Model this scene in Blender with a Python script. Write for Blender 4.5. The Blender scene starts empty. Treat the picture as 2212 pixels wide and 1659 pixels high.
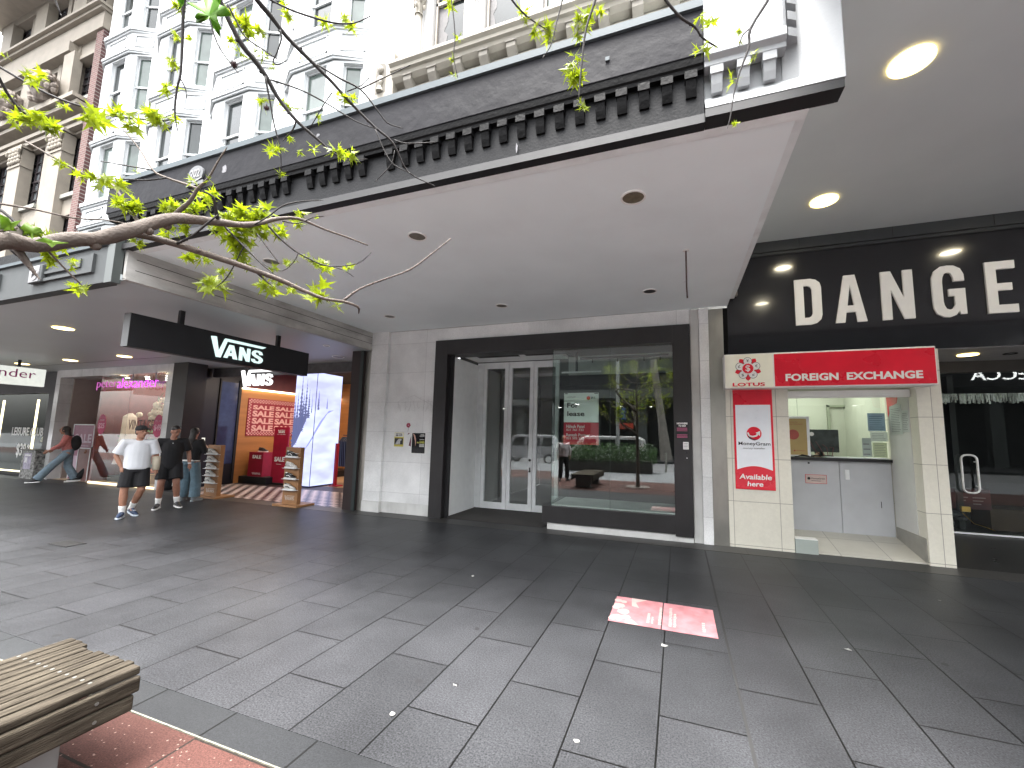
import bpy, bmesh, math, random
from mathutils import Vector, Matrix
R = math.radians
random.seed(7)
S = bpy.context.scene
COL = S.collection

# ---------------------------------------------------------------- camera
CAM = Vector((0, 0, 1.65))
YAW, PIT, ROL = 0.336458, 0.1089076, 0.0197324
fwd = Vector((-math.sin(YAW)*math.cos(PIT), math.cos(YAW)*math.cos(PIT), math.sin(PIT)))
r0 = Vector((math.cos(YAW), math.sin(YAW), 0)); u0 = r0.cross(fwd)
rgt = r0*math.cos(ROL) + u0*math.sin(ROL); upv = -r0*math.sin(ROL) + u0*math.cos(ROL)
cd = bpy.data.cameras.new('camera'); cam = bpy.data.objects.new('camera', cd); COL.objects.link(cam)
cam.matrix_world = Matrix((( rgt.x, upv.x, -fwd.x, CAM.x), (rgt.y, upv.y, -fwd.y, CAM.y), (rgt.z, upv.z, -fwd.z, CAM.z), (0,0,0,1)))
cd.sensor_width = 36; cd.lens = 877.126/2212*36
cd.shift_x = -(1159-1106)/2212; cd.shift_y = (845.8-829.5)/2212
cd.clip_start = .05; cd.clip_end = 600
S.camera = cam
def P(px, py, d):
    "point at distance d (metres along the view axis) on the sight line of a pixel of a 2212 px wide picture"
    return CAM + d*(fwd + rgt*(px-1159)/877.126 - upv*(py-845.8)/877.126)

# ---------------------------------------------------------------- sky, sun, exposure
W = bpy.data.worlds.new('World'); S.world = W; W.use_nodes = True
nt = W.node_tree; nt.nodes.clear()
sky = nt.nodes.new('ShaderNodeTexSky'); sky.sky_type = 'NISHITA'; sky.sun_disc = False
SUN_EL, SUN_AZ = R(76), R(200)
sky.sun_elevation = SUN_EL; sky.sun_rotation = SUN_AZ; sky.air_density = 1.2; sky.dust_density = 6; sky.ozone_density = 1
hsv = nt.nodes.new('ShaderNodeHueSaturation'); hsv.inputs['Saturation'].default_value = .16
bg = nt.nodes.new('ShaderNodeBackground'); bg.inputs['Strength'].default_value = .15
wo = nt.nodes.new('ShaderNodeOutputWorld')
nt.links.new(sky.outputs[0], hsv.inputs['Color']); nt.links.new(hsv.outputs[0], bg.inputs[0]); nt.links.new(bg.outputs[0], wo.inputs[0])
sl = bpy.data.lights.new('sun', 'SUN'); sl.energy = 1.3; sl.angle = R(30); sl.color = (1, .97, .93)
so = bpy.data.objects.new('sun', sl); COL.objects.link(so)
sd = Vector((math.sin(SUN_AZ)*math.cos(SUN_EL), math.cos(SUN_AZ)*math.cos(SUN_EL), math.sin(SUN_EL)))
so.rotation_euler = sd.to_track_quat('Z', 'Y').to_euler()
S.view_settings.view_transform = 'Standard'; S.view_settings.look = 'None'; S.view_settings.gamma = 1
S.view_settings.exposure = 3.15
EK = .235      # lamps and lit signs, against daylight at this exposure

# ---------------------------------------------------------------- materials
MATS = {}
def srgb(h):
    v = [int(h[i:i+2], 16)/255 for i in (0, 2, 4)]
    return tuple(((c+.055)/1.055)**2.4 if c > .04045 else c/12.92 for c in v)
def mat(name, col, rough=.6, metal=0, var=.12, vscale=6, bump=0, bscale=60, spec=.5, emit=None, estr=1, stretch=(1,1,1), coat=0, trans=0, dirt=0, dirtcol=(.04,.035,.03), tint2=None):
    if name in MATS: return MATS[name]
    if isinstance(col, str): col = srgb(col)
    m = bpy.data.materials.new(name); m.use_nodes = True; n = m.node_tree; b = n.nodes['Principled BSDF']; L = n.links.new
    b.inputs['Roughness'].default_value = rough; b.inputs['Metallic'].default_value = metal
    b.inputs['Specular IOR Level'].default_value = spec; b.inputs['Coat Weight'].default_value = coat
    tc = n.nodes.new('ShaderNodeTexCoord'); mp = n.nodes.new('ShaderNodeMapping'); mp.inputs['Scale'].default_value = stretch
    geo = n.nodes.new('ShaderNodeNewGeometry')
    L(tc.outputs['Object'], mp.inputs[0])
    no = n.nodes.new('ShaderNodeTexNoise'); no.inputs['Scale'].default_value = vscale; no.inputs['Detail'].default_value = 6; L(mp.outputs[0], no.inputs[0])
    ra = n.nodes.new('ShaderNodeMapRange'); ra.inputs[1].default_value = .3; ra.inputs[2].default_value = .7
    ra.inputs[3].default_value = 0; ra.inputs[4].default_value = 1; L(no.outputs[0], ra.inputs[0])
    mx = n.nodes.new('ShaderNodeMix'); mx.data_type = 'RGBA'
    lo = tuple(c*(1-var) for c in col); hi = tuple(min(1, c*(1+var)) for c in col)
    if tint2: hi = tint2
    mx.inputs['A'].default_value = (*lo, 1); mx.inputs['B'].default_value = (*hi, 1); L(ra.outputs[0], mx.inputs['Factor'])
    out = mx.outputs['Result']
    if dirt:
        n2 = n.nodes.new('ShaderNodeTexNoise'); n2.inputs['Scale'].default_value = vscale*.6; n2.inputs['Detail'].default_value = 10; n2.inputs['Roughness'].default_value = .7
        m2 = n.nodes.new('ShaderNodeMapping'); m2.inputs['Location'].default_value = (3.1, 7.7, 1.3); m2.inputs['Scale'].default_value = (stretch[0], stretch[1], stretch[2]*.45); L(tc.outputs['Object'], m2.inputs[0]); L(m2.outputs[0], n2.inputs[0])
        r2 = n.nodes.new('ShaderNodeMapRange'); r2.inputs[1].default_value = .5; r2.inputs[2].default_value = .75; r2.inputs[4].default_value = dirt; L(n2.outputs[0], r2.inputs[0])
        mm = n.nodes.new('ShaderNodeMix'); mm.data_type = 'RGBA'; mm.inputs['B'].default_value = (*dirtcol, 1); L(out, mm.inputs['A']); L(r2.outputs[0], mm.inputs['Factor']); out = mm.outputs['Result']
    L(out, b.inputs['Base Color'])
    rr = n.nodes.new('ShaderNodeMapRange'); rr.inputs[3].default_value = max(0, rough-.06); rr.inputs[4].default_value = min(1, rough+.06); L(no.outputs[0], rr.inputs[0]); L(rr.outputs[0], b.inputs['Roughness'])
    if bump:
        bn = n.nodes.new('ShaderNodeTexNoise'); bn.inputs['Scale'].default_value = bscale; bn.inputs['Detail'].default_value = 4; L(mp.outputs[0], bn.inputs[0])
        bp = n.nodes.new('ShaderNodeBump'); bp.inputs['Strength'].default_value = bump; bp.inputs['Distance'].default_value = .01; L(bn.outputs[0], bp.inputs['Height']); L(bp.outputs[0], b.inputs['Normal'])
    if emit:
        b.inputs['Emission Color'].default_value = (*(srgb(emit) if isinstance(emit, str) else emit), 1); b.inputs['Emission Strength'].default_value = estr*EK
    if trans:
        tr = n.nodes.new('ShaderNodeBsdfTranslucent'); L(out, tr.inputs[0]); ms = n.nodes.new('ShaderNodeMixShader'); ms.inputs[0].default_value = trans
        o = n.nodes['Material Output']; L(b.outputs[0], ms.inputs[1]); L(tr.outputs[0], ms.inputs[2]); L(ms.outputs[0], o.inputs[0])
    MATS[name] = m; return m
def glass(name, tint=(.9, .97, .94), refl=.14, rough=.0, gain=1.6, dust=0):
    if name in MATS: return MATS[name]
    m = bpy.data.materials.new(name); m.use_nodes = True; n = m.node_tree; n.nodes.clear(); L = n.links.new
    o = n.nodes.new('ShaderNodeOutputMaterial'); t = n.nodes.new('ShaderNodeBsdfTransparent'); g = n.nodes.new('ShaderNodeBsdfGlossy')
    t.inputs[0].default_value = (*tint, 1); g.inputs['Roughness'].default_value = rough; g.inputs[0].default_value = (.95, 1, .98, 1)
    fr = n.nodes.new('ShaderNodeFresnel'); fr.inputs[0].default_value = 1.5
    ma = n.nodes.new('ShaderNodeMath'); ma.operation = 'MULTIPLY_ADD'; ma.inputs[1].default_value = gain; ma.inputs[2].default_value = refl; ma.use_clamp = True; L(fr.outputs[0], ma.inputs[0])
    mx = n.nodes.new('ShaderNodeMixShader'); L(ma.outputs[0], mx.inputs[0]); L(t.outputs[0], mx.inputs[1]); L(g.outputs[0], mx.inputs[2]); last = mx
    if dust:
        df = n.nodes.new('ShaderNodeBsdfDiffuse'); df.inputs[0].default_value = (.7, .72, .7, 1); no = n.nodes.new('ShaderNodeTexNoise'); no.inputs['Scale'].default_value = 3; ge = n.nodes.new('ShaderNodeNewGeometry'); L(ge.outputs['Position'], no.inputs[0])
        mr = n.nodes.new('ShaderNodeMapRange'); mr.inputs[3].default_value = dust*.5; mr.inputs[4].default_value = dust*1.4; L(no.outputs[0], mr.inputs[0]); m3 = n.nodes.new('ShaderNodeMixShader'); L(mr.outputs[0], m3.inputs[0]); L(mx.outputs[0], m3.inputs[1]); L(df.outputs[0], m3.inputs[2]); last = m3
    L(last.outputs[0], o.inputs[0])
    MATS[name] = m; return m
def brick(name, c1, c2, mortar, bw, bh, ms, axes='YX', off=(0, 0), rough=.6, offset=.5, speck=0, bump=.3, spec=.5, chips=None, nscale=120, stain=.25):
    "running-bond or stack-bond blocks laid in world axes"
    if name in MATS: return MATS[name]
    m = bpy.data.materials.new(name); m.use_nodes = True; n = m.node_tree; b = n.nodes['Principled BSDF']; L = n.links.new
    b.inputs['Specular IOR Level'].default_value = spec
    geo = n.nodes.new('ShaderNodeNewGeometry'); sx = n.nodes.new('ShaderNodeSeparateXYZ'); cx = n.nodes.new('ShaderNodeCombineXYZ')
    L(geo.outputs['Position'], sx.inputs[0])
    for k in (0, 1):
        ad = n.nodes.new('ShaderNodeMath'); ad.operation = 'ADD'; ad.inputs[1].default_value = off[k]; L(sx.outputs['XYZ'.index(axes[k])], ad.inputs[0]); L(ad.outputs[0], cx.inputs[k])
    br = n.nodes.new('ShaderNodeTexBrick'); br.offset = offset; br.inputs['Scale'].default_value = 1; br.inputs['Brick Width'].default_value = bw; br.inputs['Row Height'].default_value = bh
    br.inputs['Mortar Size'].default_value = ms; br.inputs['Mortar Smooth'].default_value = .2; br.inputs['Bias'].default_value = 0
    br.inputs['Color1'].default_value = (*c1, 1); br.inputs['Color2'].default_value = (*c2, 1); br.inputs['Mortar'].default_value = (*mortar, 1); L(cx.outputs[0], br.inputs[0])
    out = br.outputs['Color']
    no = n.nodes.new('ShaderNodeTexNoise'); no.inputs['Scale'].default_value = nscale; no.inputs['Detail'].default_value = 5; no.inputs['Roughness'].default_value = .7; L(geo.outputs['Position'], no.inputs[0])
    if speck:
        mr = n.nodes.new('ShaderNodeMapRange'); mr.inputs[1].default_value = .35; mr.inputs[2].default_value = .65; mr.inputs[3].default_value = 1-speck; mr.inputs[4].default_value = 1+speck; L(no.outputs[0], mr.inputs[0])
        vm = n.nodes.new('ShaderNodeVectorMath'); vm.operation = 'SCALE'; L(out, vm.inputs[0]); L(mr.outputs[0], vm.inputs['Scale']); out = vm.outputs[0]
    if stain:
        n2 = n.nodes.new('ShaderNodeTexNoise'); n2.inputs['Scale'].default_value = 1.1; n2.inputs['Detail'].default_value = 9; n2.inputs['Roughness'].default_value = .62; L(geo.outputs['Position'], n2.inputs[0])
        mr = n.nodes.new('ShaderNodeMapRange'); mr.inputs[1].default_value = .3; mr.inputs[2].default_value = .7; mr.inputs[3].default_value = 1-stain; mr.inputs[4].default_value = 1+stain*.5; L(n2.outputs[0], mr.inputs[0])
        vm = n.nodes.new('ShaderNodeVectorMath'); vm.operation = 'SCALE'; L(out, vm.inputs[0]); L(mr.outputs[0], vm.inputs['Scale']); out = vm.outputs[0]
    for c in (chips or []):      # (scale, threshold, colour)
        vo = n.nodes.new('ShaderNodeTexVoronoi'); vo.inputs['Scale'].default_value = c[0]; L(geo.outputs['Position'], vo.inputs[0])
        n3 = n.nodes.new('ShaderNodeTexNoise'); n3.inputs['Scale'].default_value = c[0]*3; L(geo.outputs['Position'], n3.inputs[0])
        sm = n.nodes.new('ShaderNodeMath'); sm.operation = 'MULTIPLY_ADD'; sm.inputs[1].default_value = .25; L(n3.outputs[0], sm.inputs[0]); L(vo.outputs['Distance'], sm.inputs[2])
        # only some cells carry a chip
        sc = n.nodes.new('ShaderNodeSeparateColor'); L(vo.outputs['Color'], sc.inputs[0])
        gt = n.nodes.new('ShaderNodeMath'); gt.operation = 'GREATER_THAN'; gt.inputs[1].default_value = c[3]; L(sc.outputs[0], gt.inputs[0])
        lt = n.nodes.new('ShaderNodeMath'); lt.operation = 'LESS_THAN'; lt.inputs[1].default_value = c[1]+.125; L(sm.outputs[0], lt.inputs[0])
        mu = n.nodes.new('ShaderNodeMath'); mu.operation = 'MULTIPLY'; L(gt.outputs[0], mu.inputs[0]); L(lt.outputs[0], mu.inputs[1])
        mm = n.nodes.new('ShaderNodeMix'); mm.data_type = 'RGBA'; mm.inputs['B'].default_value = (*c[2], 1); L(out, mm.inputs['A']); L(mu.outputs[0], mm.inputs['Factor']); out = mm.outputs['Result']
    L(out, b.inputs['Base Color'])
    mr = n.nodes.new('ShaderNodeMapRange'); mr.inputs[3].default_value = rough-.08; mr.inputs[4].default_value = rough+.1; L(no.outputs[0], mr.inputs[0]); L(mr.outputs[0], b.inputs['Roughness'])
    if bump:
        ad = n.nodes.new('ShaderNodeMath'); ad.operation = 'MULTIPLY_ADD'; ad.inputs[1].default_value = -3; L(br.outputs['Fac'], ad.inputs[0]); L(no.outputs[0], ad.inputs[2])
        bp = n.nodes.new('ShaderNodeBump'); bp.inputs['Strength'].default_value = bump; bp.inputs['Distance'].default_value = .003; L(ad.outputs[0], bp.inputs['Height']); L(bp.outputs[0], b.inputs['Normal'])
    MATS[name] = m; return m
def glow(name, col, s): return mat(name, (.02, .02, .02), .5, emit=col, estr=s, var=0)

# ---------------------------------------------------------------- mesh helpers
class MB:
    def __init__(s): s.v = []; s.f = []
    def add(s, vs, fs):
        o = len(s.v); s.v += [tuple(v) for v in vs]; s.f += [tuple(i+o for i in f) for f in fs]; return s
    def box(s, x0, x1, y0, y1, z0, z1):
        x0, x1 = min(x0,x1), max(x0,x1); y0, y1 = min(y0,y1), max(y0,y1); z0, z1 = min(z0,z1), max(z0,z1)
        return s.add([(x0,y0,z0),(x1,y0,z0),(x1,y1,z0),(x0,y1,z0),(x0,y0,z1),(x1,y0,z1),(x1,y1,z1),(x0,y1,z1)], [(0,3,2,1),(4,5,6,7),(0,1,5,4),(1,2,6,5),(2,3,7,6),(3,0,4,7)])
    def quad(s, *p): return s.add(p, [tuple(range(len(p)))])
    def extr(s, pts, d):
        "planar polygon pts extruded by vector d"
        n = len(pts); d = Vector(d); a = [Vector(p) for p in pts]
        return s.add(a+[p+d for p in a], [tuple(range(n))[::-1], tuple(range(n, 2*n))]+[(i, (i+1) % n, n+(i+1) % n, n+i) for i in range(n)])
    def prof_x(s, prof, x0, x1): return s.extr([(x0, y, z) for y, z in prof], (x1-x0, 0, 0))
    def tube(s, pts, rad, seg=8, caps=True, flat=1.0, jit=0):
        pts = [Vector(p) for p in pts]
        if not hasattr(rad, '__len__'): rad = [rad]*len(pts)
        prev = None; rings = []; vs = []; fs = []
        for i, p in enumerate(pts):
            t = (pts[min(i+1, len(pts)-1)]-pts[max(i-1, 0)]).normalized()
            if prev is None: a = t.cross(Vector((0, 0, 1)) if abs(t.z) < .9 else Vector((1, 0, 0))).normalized()
            else: a = (prev-t*prev.dot(t)).normalized()
            prev = a; b = t.cross(a)
            r = rad[i]
            ra, rb = (r if hasattr(r, '__len__') else (r, r*flat))
            for k in range(seg):
                an = 2*math.pi*k/seg; q = 1+random.uniform(-jit, jit)
                vs.append(p+a*math.cos(an)*ra*q+b*math.sin(an)*rb*q)
        for i in range(len(pts)-1):
            for k in range(seg):
                fs.append((i*seg+k, i*seg+(k+1) % seg, (i+1)*seg+(k+1) % seg, (i+1)*seg+k))
        if caps: fs.append(tuple(range(seg))[::-1]); fs.append(tuple(range((len(pts)-1)*seg, len(pts)*seg)))
        return s.add(vs, fs)
    def cyl(s, c, r, h, seg=24, axis='z', r2=None):
        c = Vector(c); d = {'x': Vector((h,0,0)), 'y': Vector((0,h,0)), 'z': Vector((0,0,h))}[axis]
        return s.tube([c, c+d], [r, r if r2 is None else r2], seg)
    def ring(s, c, r0_, r1, h, seg=28):
        vs = []; fs = []
        for k in range(seg):
            a = 2*math.pi*k/seg; co, si = math.cos(a), math.sin(a)
            vs += [(c[0]+r0_*co, c[1]+r0_*si, c[2]), (c[0]+r1*co, c[1]+r1*si, c[2]), (c[0]+r1*co, c[1]+r1*si, c[2]+h), (c[0]+r0_*co, c[1]+r0_*si, c[2]+h)]
        for k in range(seg):
            j = (k+1) % seg
            for e in range(4): fs.append((4*k+e, 4*j+e, 4*j+(e+1) % 4, 4*k+(e+1) % 4))
        return s.add(vs, fs)
    def ell(s, c, r, seg=14, rings=8, M=None):
        c = Vector(c); vs = []; fs = []
        for i in range(rings+1):
            th = math.pi*i/rings
            for k in range(seg):
                a = 2*math.pi*k/seg; v = Vector((r[0]*math.sin(th)*math.cos(a), r[1]*math.sin(th)*math.sin(a), r[2]*math.cos(th)))
                if M: v = M @ v
                vs.append(c+v)
        for i in range(rings):
            for k in range(seg): fs.append((i*seg+k, (i+1)*seg+k, (i+1)*seg+(k+1) % seg, i*seg+(k+1) % seg))
        return s.add(vs, fs)
    def xf(s, M, i0=0):
        s.v = s.v[:i0]+[tuple(M @ Vector(v)) for v in s.v[i0:]]; return s
    def build(s, name, m, parent=None, smooth=False, bevel=0, mods=None):
        me = bpy.data.meshes.new(name); o3 = ORG.get(parent.name, Vector()) if parent else Vector()
        me.from_pydata([Vector(v)-o3 for v in s.v], [], s.f); me.update()
        bm = bmesh.new(); bm.from_mesh(me); bmesh.ops.recalc_face_normals(bm, faces=bm.faces); bm.to_mesh(me); bm.free()
        me.materials.append(m)
        o = bpy.data.objects.new(name, me); COL.objects.link(o)
        if parent: o.parent = parent; ORG[o.name] = o3
        if smooth:
            for p in me.polygons: p.use_smooth = True
        if bevel:
            b = o.modifiers.new('bevel', 'BEVEL'); b.width = bevel; b.segments = 2; b.limit_method = 'ANGLE'
        if mods:
            q = o.modifiers.new('remesh', 'REMESH'); q.mode = 'VOXEL'; q.voxel_size = mods[0]; q.use_smooth_shade = True
            if mods[1]: q = o.modifiers.new('smooth', 'SMOOTH'); q.iterations = mods[1]; q.factor = .5
        return o
ORG = {}
def thing(name, label, cat, loc=(0, 0, 0), group=None, rz=0):
    o = bpy.data.objects.new(name, None); COL.objects.link(o); o.location = loc; o.rotation_euler.z = rz; o.empty_display_size = .2
    ORG[o.name] = Vector(loc); o['label'] = label; o['category'] = cat
    if group: o['group'] = group
    return o
def tag(o, label=None, cat=None, group=None, kind=None):
    for k, v in (('label', label), ('category', cat), ('group', group), ('kind', kind)):
        if v: o[k] = v
    return o
def struct(name, mb, m, kind='structure', **k): o = mb.build(name, m, **k); o['kind'] = kind; return o
def dup(root, label=None, loc=None, rz=None, group=None):
    def cp(o, par):
        c = o.copy(); COL.objects.link(c)
        if par: c.parent = par
        for ch in KIDS(o): cp(ch, c)
        return c
    c = cp(root, None)
    if label: c['label'] = label
    if loc is not None: c.location = loc
    if rz is not None: c.rotation_euler.z = rz
    if group: c['group'] = group
    return c
def KIDS(o): return [x for x in COL.objects if x.parent == o]

# flat artwork: a local frame (origin, right vector, up vector) on a wall or a board
class Flat:
    def __init__(s, org, ux=(1, 0, 0), uz=(0, 0, 1)):
        s.o = Vector(org); s.x = Vector(ux).normalized(); s.z = Vector(uz).normalized(); s.n = s.x.cross(s.z).normalized()  # towards the viewer for ux=+X, uz=+Z (-Y)
    def p(s, a, b, d=0): return s.o+s.x*a+s.z*b+s.n*d
    def rect(s, mb, x0, z0, x1, z1, d0=0, d1=.003): return mb.extr([s.p(x0,z0,d0), s.p(x1,z0,d0), s.p(x1,z1,d0), s.p(x0,z1,d0)], s.n*(d1-d0))
    def poly(s, mb, pts, d0=0, d1=.003): return mb.extr([s.p(a, b, d0) for a, b in pts], s.n*(d1-d0))
    def disc(s, mb, c, r, d0=0, d1=.003, seg=28, rz=None): return s.poly(mb, [(c[0]+r*math.cos(2*math.pi*k/seg), c[1]+(rz or r)*math.sin(2*math.pi*k/seg)) for k in range(seg)], d0, d1)
    def line(s, mb, pts, w, d0=0, d1=.003):
        for a, b in zip(pts, pts[1:]):
            dx, dz = b[0]-a[0], b[1]-a[1]; l = math.hypot(dx, dz) or 1; nx, nz = -dz/l*w/2, dx/l*w/2
            s.poly(mb, [(a[0]-nx, a[1]-nz), (b[0]-nx, b[1]-nz), (b[0]+nx, b[1]+nz), (a[0]+nx, a[1]+nz)], d0, d1)
    def loops(s, mb, loops, x0, z0, x1, z1, d=.004, base=.001, flip=False):
        "filled outline with holes, fitted into a box"
        cu = bpy.data.curves.new('t', 'CURVE'); cu.dimensions = '2D'; cu.fill_mode = 'BOTH'; cu.extrude = .5
        for lp in loops:
            sp = cu.splines.new('POLY'); sp.points.add(len(lp)-1); sp.use_cyclic_u = True
            for q, (a, b) in zip(sp.points, lp): q.co = (a, b, 0, 1)
        s._put(mb, cu, x0, z0, x1, z1, d, base, flip)
    def text(s, mb, txt, x0, z0, x1, z1, d=.004, base=.001, bold=0, shear=0, flip=False, sp=1.0, lsp=1.0, align='LEFT'):
        cu = bpy.data.curves.new('t', 'FONT'); cu.body = txt; cu.size = 1; cu.offset = bold; cu.shear = shear; cu.extrude = .5; cu.space_character = sp; cu.space_line = lsp; cu.align_x = align
        cu.resolution_u = 3
        s._put(mb, cu, x0, z0, x1, z1, d, base, flip)
    def _put(s, mb, cu, x0, z0, x1, z1, d, base, flip):
        ob = bpy.data.objects.new('t', cu); me = bpy.data.meshes.new_from_object(ob)
        vs = [v.co.copy() for v in me.vertices]
        if vs:
            ax, bx = min(v.x for v in vs), max(v.x for v in vs); ay, by = min(v.y for v in vs), max(v.y for v in vs)
            kx, ky = (x1-x0)/max(1e-6, bx-ax), (z1-z0)/max(1e-6, by-ay)
            out = []
            for v in vs:
                a = x0+(v.x-ax)*kx if not flip else x1-(v.x-ax)*kx
                out.append(s.p(a, z0+(v.y-ay)*ky, base+(d if v.z > 0 else 0)))
            mb.add(out, [tuple(p.vertices) for p in me.polygons])
        bpy.data.objects.remove(ob); bpy.data.meshes.remove(me); bpy.data.curves.remove(cu)
# ---------------------------------------------------------------- palette
M_wpaint = mat('white_stone_paint', (.62, .62, .60), .6, var=.07, vscale=3, bump=.15, bscale=120, dirt=.5, dirtcol=(.3, .29, .28))
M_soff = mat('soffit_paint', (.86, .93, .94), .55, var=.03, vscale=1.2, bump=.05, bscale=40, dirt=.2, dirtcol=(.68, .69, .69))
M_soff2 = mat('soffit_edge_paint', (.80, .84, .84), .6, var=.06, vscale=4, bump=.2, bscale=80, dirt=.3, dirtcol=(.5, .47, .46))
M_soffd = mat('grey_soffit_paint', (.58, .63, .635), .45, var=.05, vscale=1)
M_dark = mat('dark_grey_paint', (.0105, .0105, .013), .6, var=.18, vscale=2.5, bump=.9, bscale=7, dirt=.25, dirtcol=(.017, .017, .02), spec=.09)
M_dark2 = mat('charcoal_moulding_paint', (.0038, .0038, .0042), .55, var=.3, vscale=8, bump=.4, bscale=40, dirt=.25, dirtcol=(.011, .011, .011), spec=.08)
M_lbl = mat('lower_band_paint', (.0115, .012, .0132), .55, var=.15, vscale=5, bump=.3, bscale=50, dirt=.3, dirtcol=(.02, .02, .021), spec=.1)
M_black = mat('black_trim', (.008, .008, .009), .6, var=0)
M_cap = mat('zinc_capping', (.065, .08, .088), .6, spec=.2, var=.1, vscale=10)
M_frame = mat('charcoal_cladding', (.022, .0205, .0215), .42, var=.12, vscale=3, dirt=.12, dirtcol=(.09, .09, .09))
M_alu = mat('aluminium_frame', (.82, .84, .85), .4, metal=0, var=.08, vscale=5)
M_steel = mat('brushed_steel', (.42, .41, .37), .34, metal=.85, var=.18, vscale=3, stretch=(1, 1, .5), bump=.1, bscale=200, dirt=.3, dirtcol=(.25, .24, .2))
M_glass = glass('shop_glass', refl=.12, gain=1.4)
M_glassd = glass('door_glass', tint=(.8, .84, .83), refl=.10, gain=1.3, dust=.13)
M_glassg = glass('green_glass', tint=(.80, .93, .88), refl=.08, gain=1)
M_tile = brick('beige_wall_tile', (.46, .44, .37), (.50, .475, .41), (.2, .19, .17), .64, .655, .004, axes='XZ', off=(20-.8, 13.1-.68+.655*0), rough=.4, offset=0, bump=.05, stain=.08, nscale=30, speck=.05)
M_redsign = mat('red_sign_face', (.72, .006, .028), .28, var=.15, vscale=2, coat=.3)
M_white = mat('white_print', (.82, .82, .8), .4, var=.02)
M_cream = mat('cream_sign_face', (.88, .87, .74), .3, var=.06, vscale=3)
M_blk = mat('black_print', (.012, .012, .014), .4, var=0)
M_blackgloss = mat('black_gloss_panel', (.006, .006, .008), .14, var=0, coat=.4)
M_grey = mat('grey_print', (.25, .25, .27), .5, var=0)
M_gpaint = mat('grey_counter_panel', (.52, .535, .56), .4, var=.05, vscale=4)
M_dim = mat('unlit_interior', (.02, .02, .02), .8, var=.2)
M_iwall = mat('shop_interior_wall', (.25, .26, .25), .7, var=.05)

# ---------------------------------------------------------------- ground
M_pave = brick('granite_paver', (.029, .030, .0322), (.036, .037, .040), (.005, .005, .005), .93, .482, .006, off=(93-3.2, 96.4+.14), rough=.42, speck=.75, bump=.2, spec=.15, nscale=95, stain=.38, chips=[(3.1, .04, (.16, .16, .155), .94), (4.3, .10, (.02, .02, .021), .80), (9, .07, (.019, .019, .02), .88)])
M_band = brick('granite_border', (.019, .020, .0215), (.026, .0275, .029), (.006, .006, .006), .62, 40, .008, axes='XY', off=(62, 20), rough=.6, spec=.15, speck=.35, bump=.3, offset=0, chips=[(5, .04, (.5, .5, .48), .9)])
M_red = brick('red_aggregate_paver', (.048, .021, .017), (.062, .027, .022), (.015, .011, .009), .62, .62, .008, axes='YX', off=(62-1.65+.31, 62), rough=.7, spec=.15, speck=.5, bump=.3, chips=[(14, .07, (.26, .21, .17), .5), (34, .16, (.17, .12, .10), .45)])
M_road = mat('asphalt', (.09, .09, .095), .75, var=.3, vscale=40, bump=.5, bscale=200)
pts = lambda x0, x1, y0, y1, z: [(x0,y0,z), (x1,y0,z), (x1,y1,z), (x0,y1,z)]
g = MB(); g.quad(*pts(-150, 150, -150, 160, -.14)); struct('ground', g, M_road)
g = MB(); g.box(-60, 40, 1.868, 7.24, -.13, 0); struct('pavement', g, M_pave)
g = MB(); g.box(-60, 40, 1.665, 1.868, -.13, -.002); struct('pavement_border', g, M_band)
g = MB(); g.box(-60, 40, 1.657, 1.665, -.13, .001); struct('pavement_edge_strip', g, mat('white_edge_strip', (.16, .155, .12), .6, var=.3, vscale=20))
g = MB(); g.box(-60, 40, -1.7, 1.652, -.13, -.001); struct('red_paving', g, M_red)
g = MB(); g.box(-60, 40, -7.1, -1.7, -.13, 0); struct('street_paving', g, brick('street_paver', (.11, .115, .125), (.14, .145, .155), (.04, .04, .04), .6, .3, .006, off=(60, 60), rough=.5, speck=.3))
g = MB(); g.box(-60, 40, -40, -16, -.13, 0); struct('far_pavement', g, M_pave)
g = MB(); g.box(-60, -3, -7.6, -7.48, -.136, -.132); g.box(-14, -13.9, -13, -7.6, -.136, -.132); struct('road_marking', g, M_white)
# dark joint at the property line, threshold row along the shops
g = MB(); g.box(.336, .354, 1.9, 6.75, .0005, .003); struct('expansion_joint', g, mat('joint_seal', (.015, .015, .015), .7, var=.3))
g = MB(); g.box(-60, 12, 6.79, 7.24, 0, .003); struct('threshold_paving', g, brick('threshold_stone', (.028, .027, .026), (.04, .038, .036), (.01, .01, .01), .93, 50, .006, axes='XY', off=(93, 20), offset=0, rough=.45, speck=.3, bump=.2))
d = thing('drain_cover', 'small square slotted metal drain cover in the pavement', 'drain cover', (-8.2, 3.45, 0))
g = MB(); g.box(-8.42, -7.98, 3.34, 3.56, .002, .006); g.build('frame', M_black, d)
g = MB()
for k in range(7): g.box(-8.41+k*.063, -8.38+k*.063+.012, 3.35, 3.55, .006, .011)
g.build('grate', mat('iron', (.06, .06, .06), .5, metal=.6), d)
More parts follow.
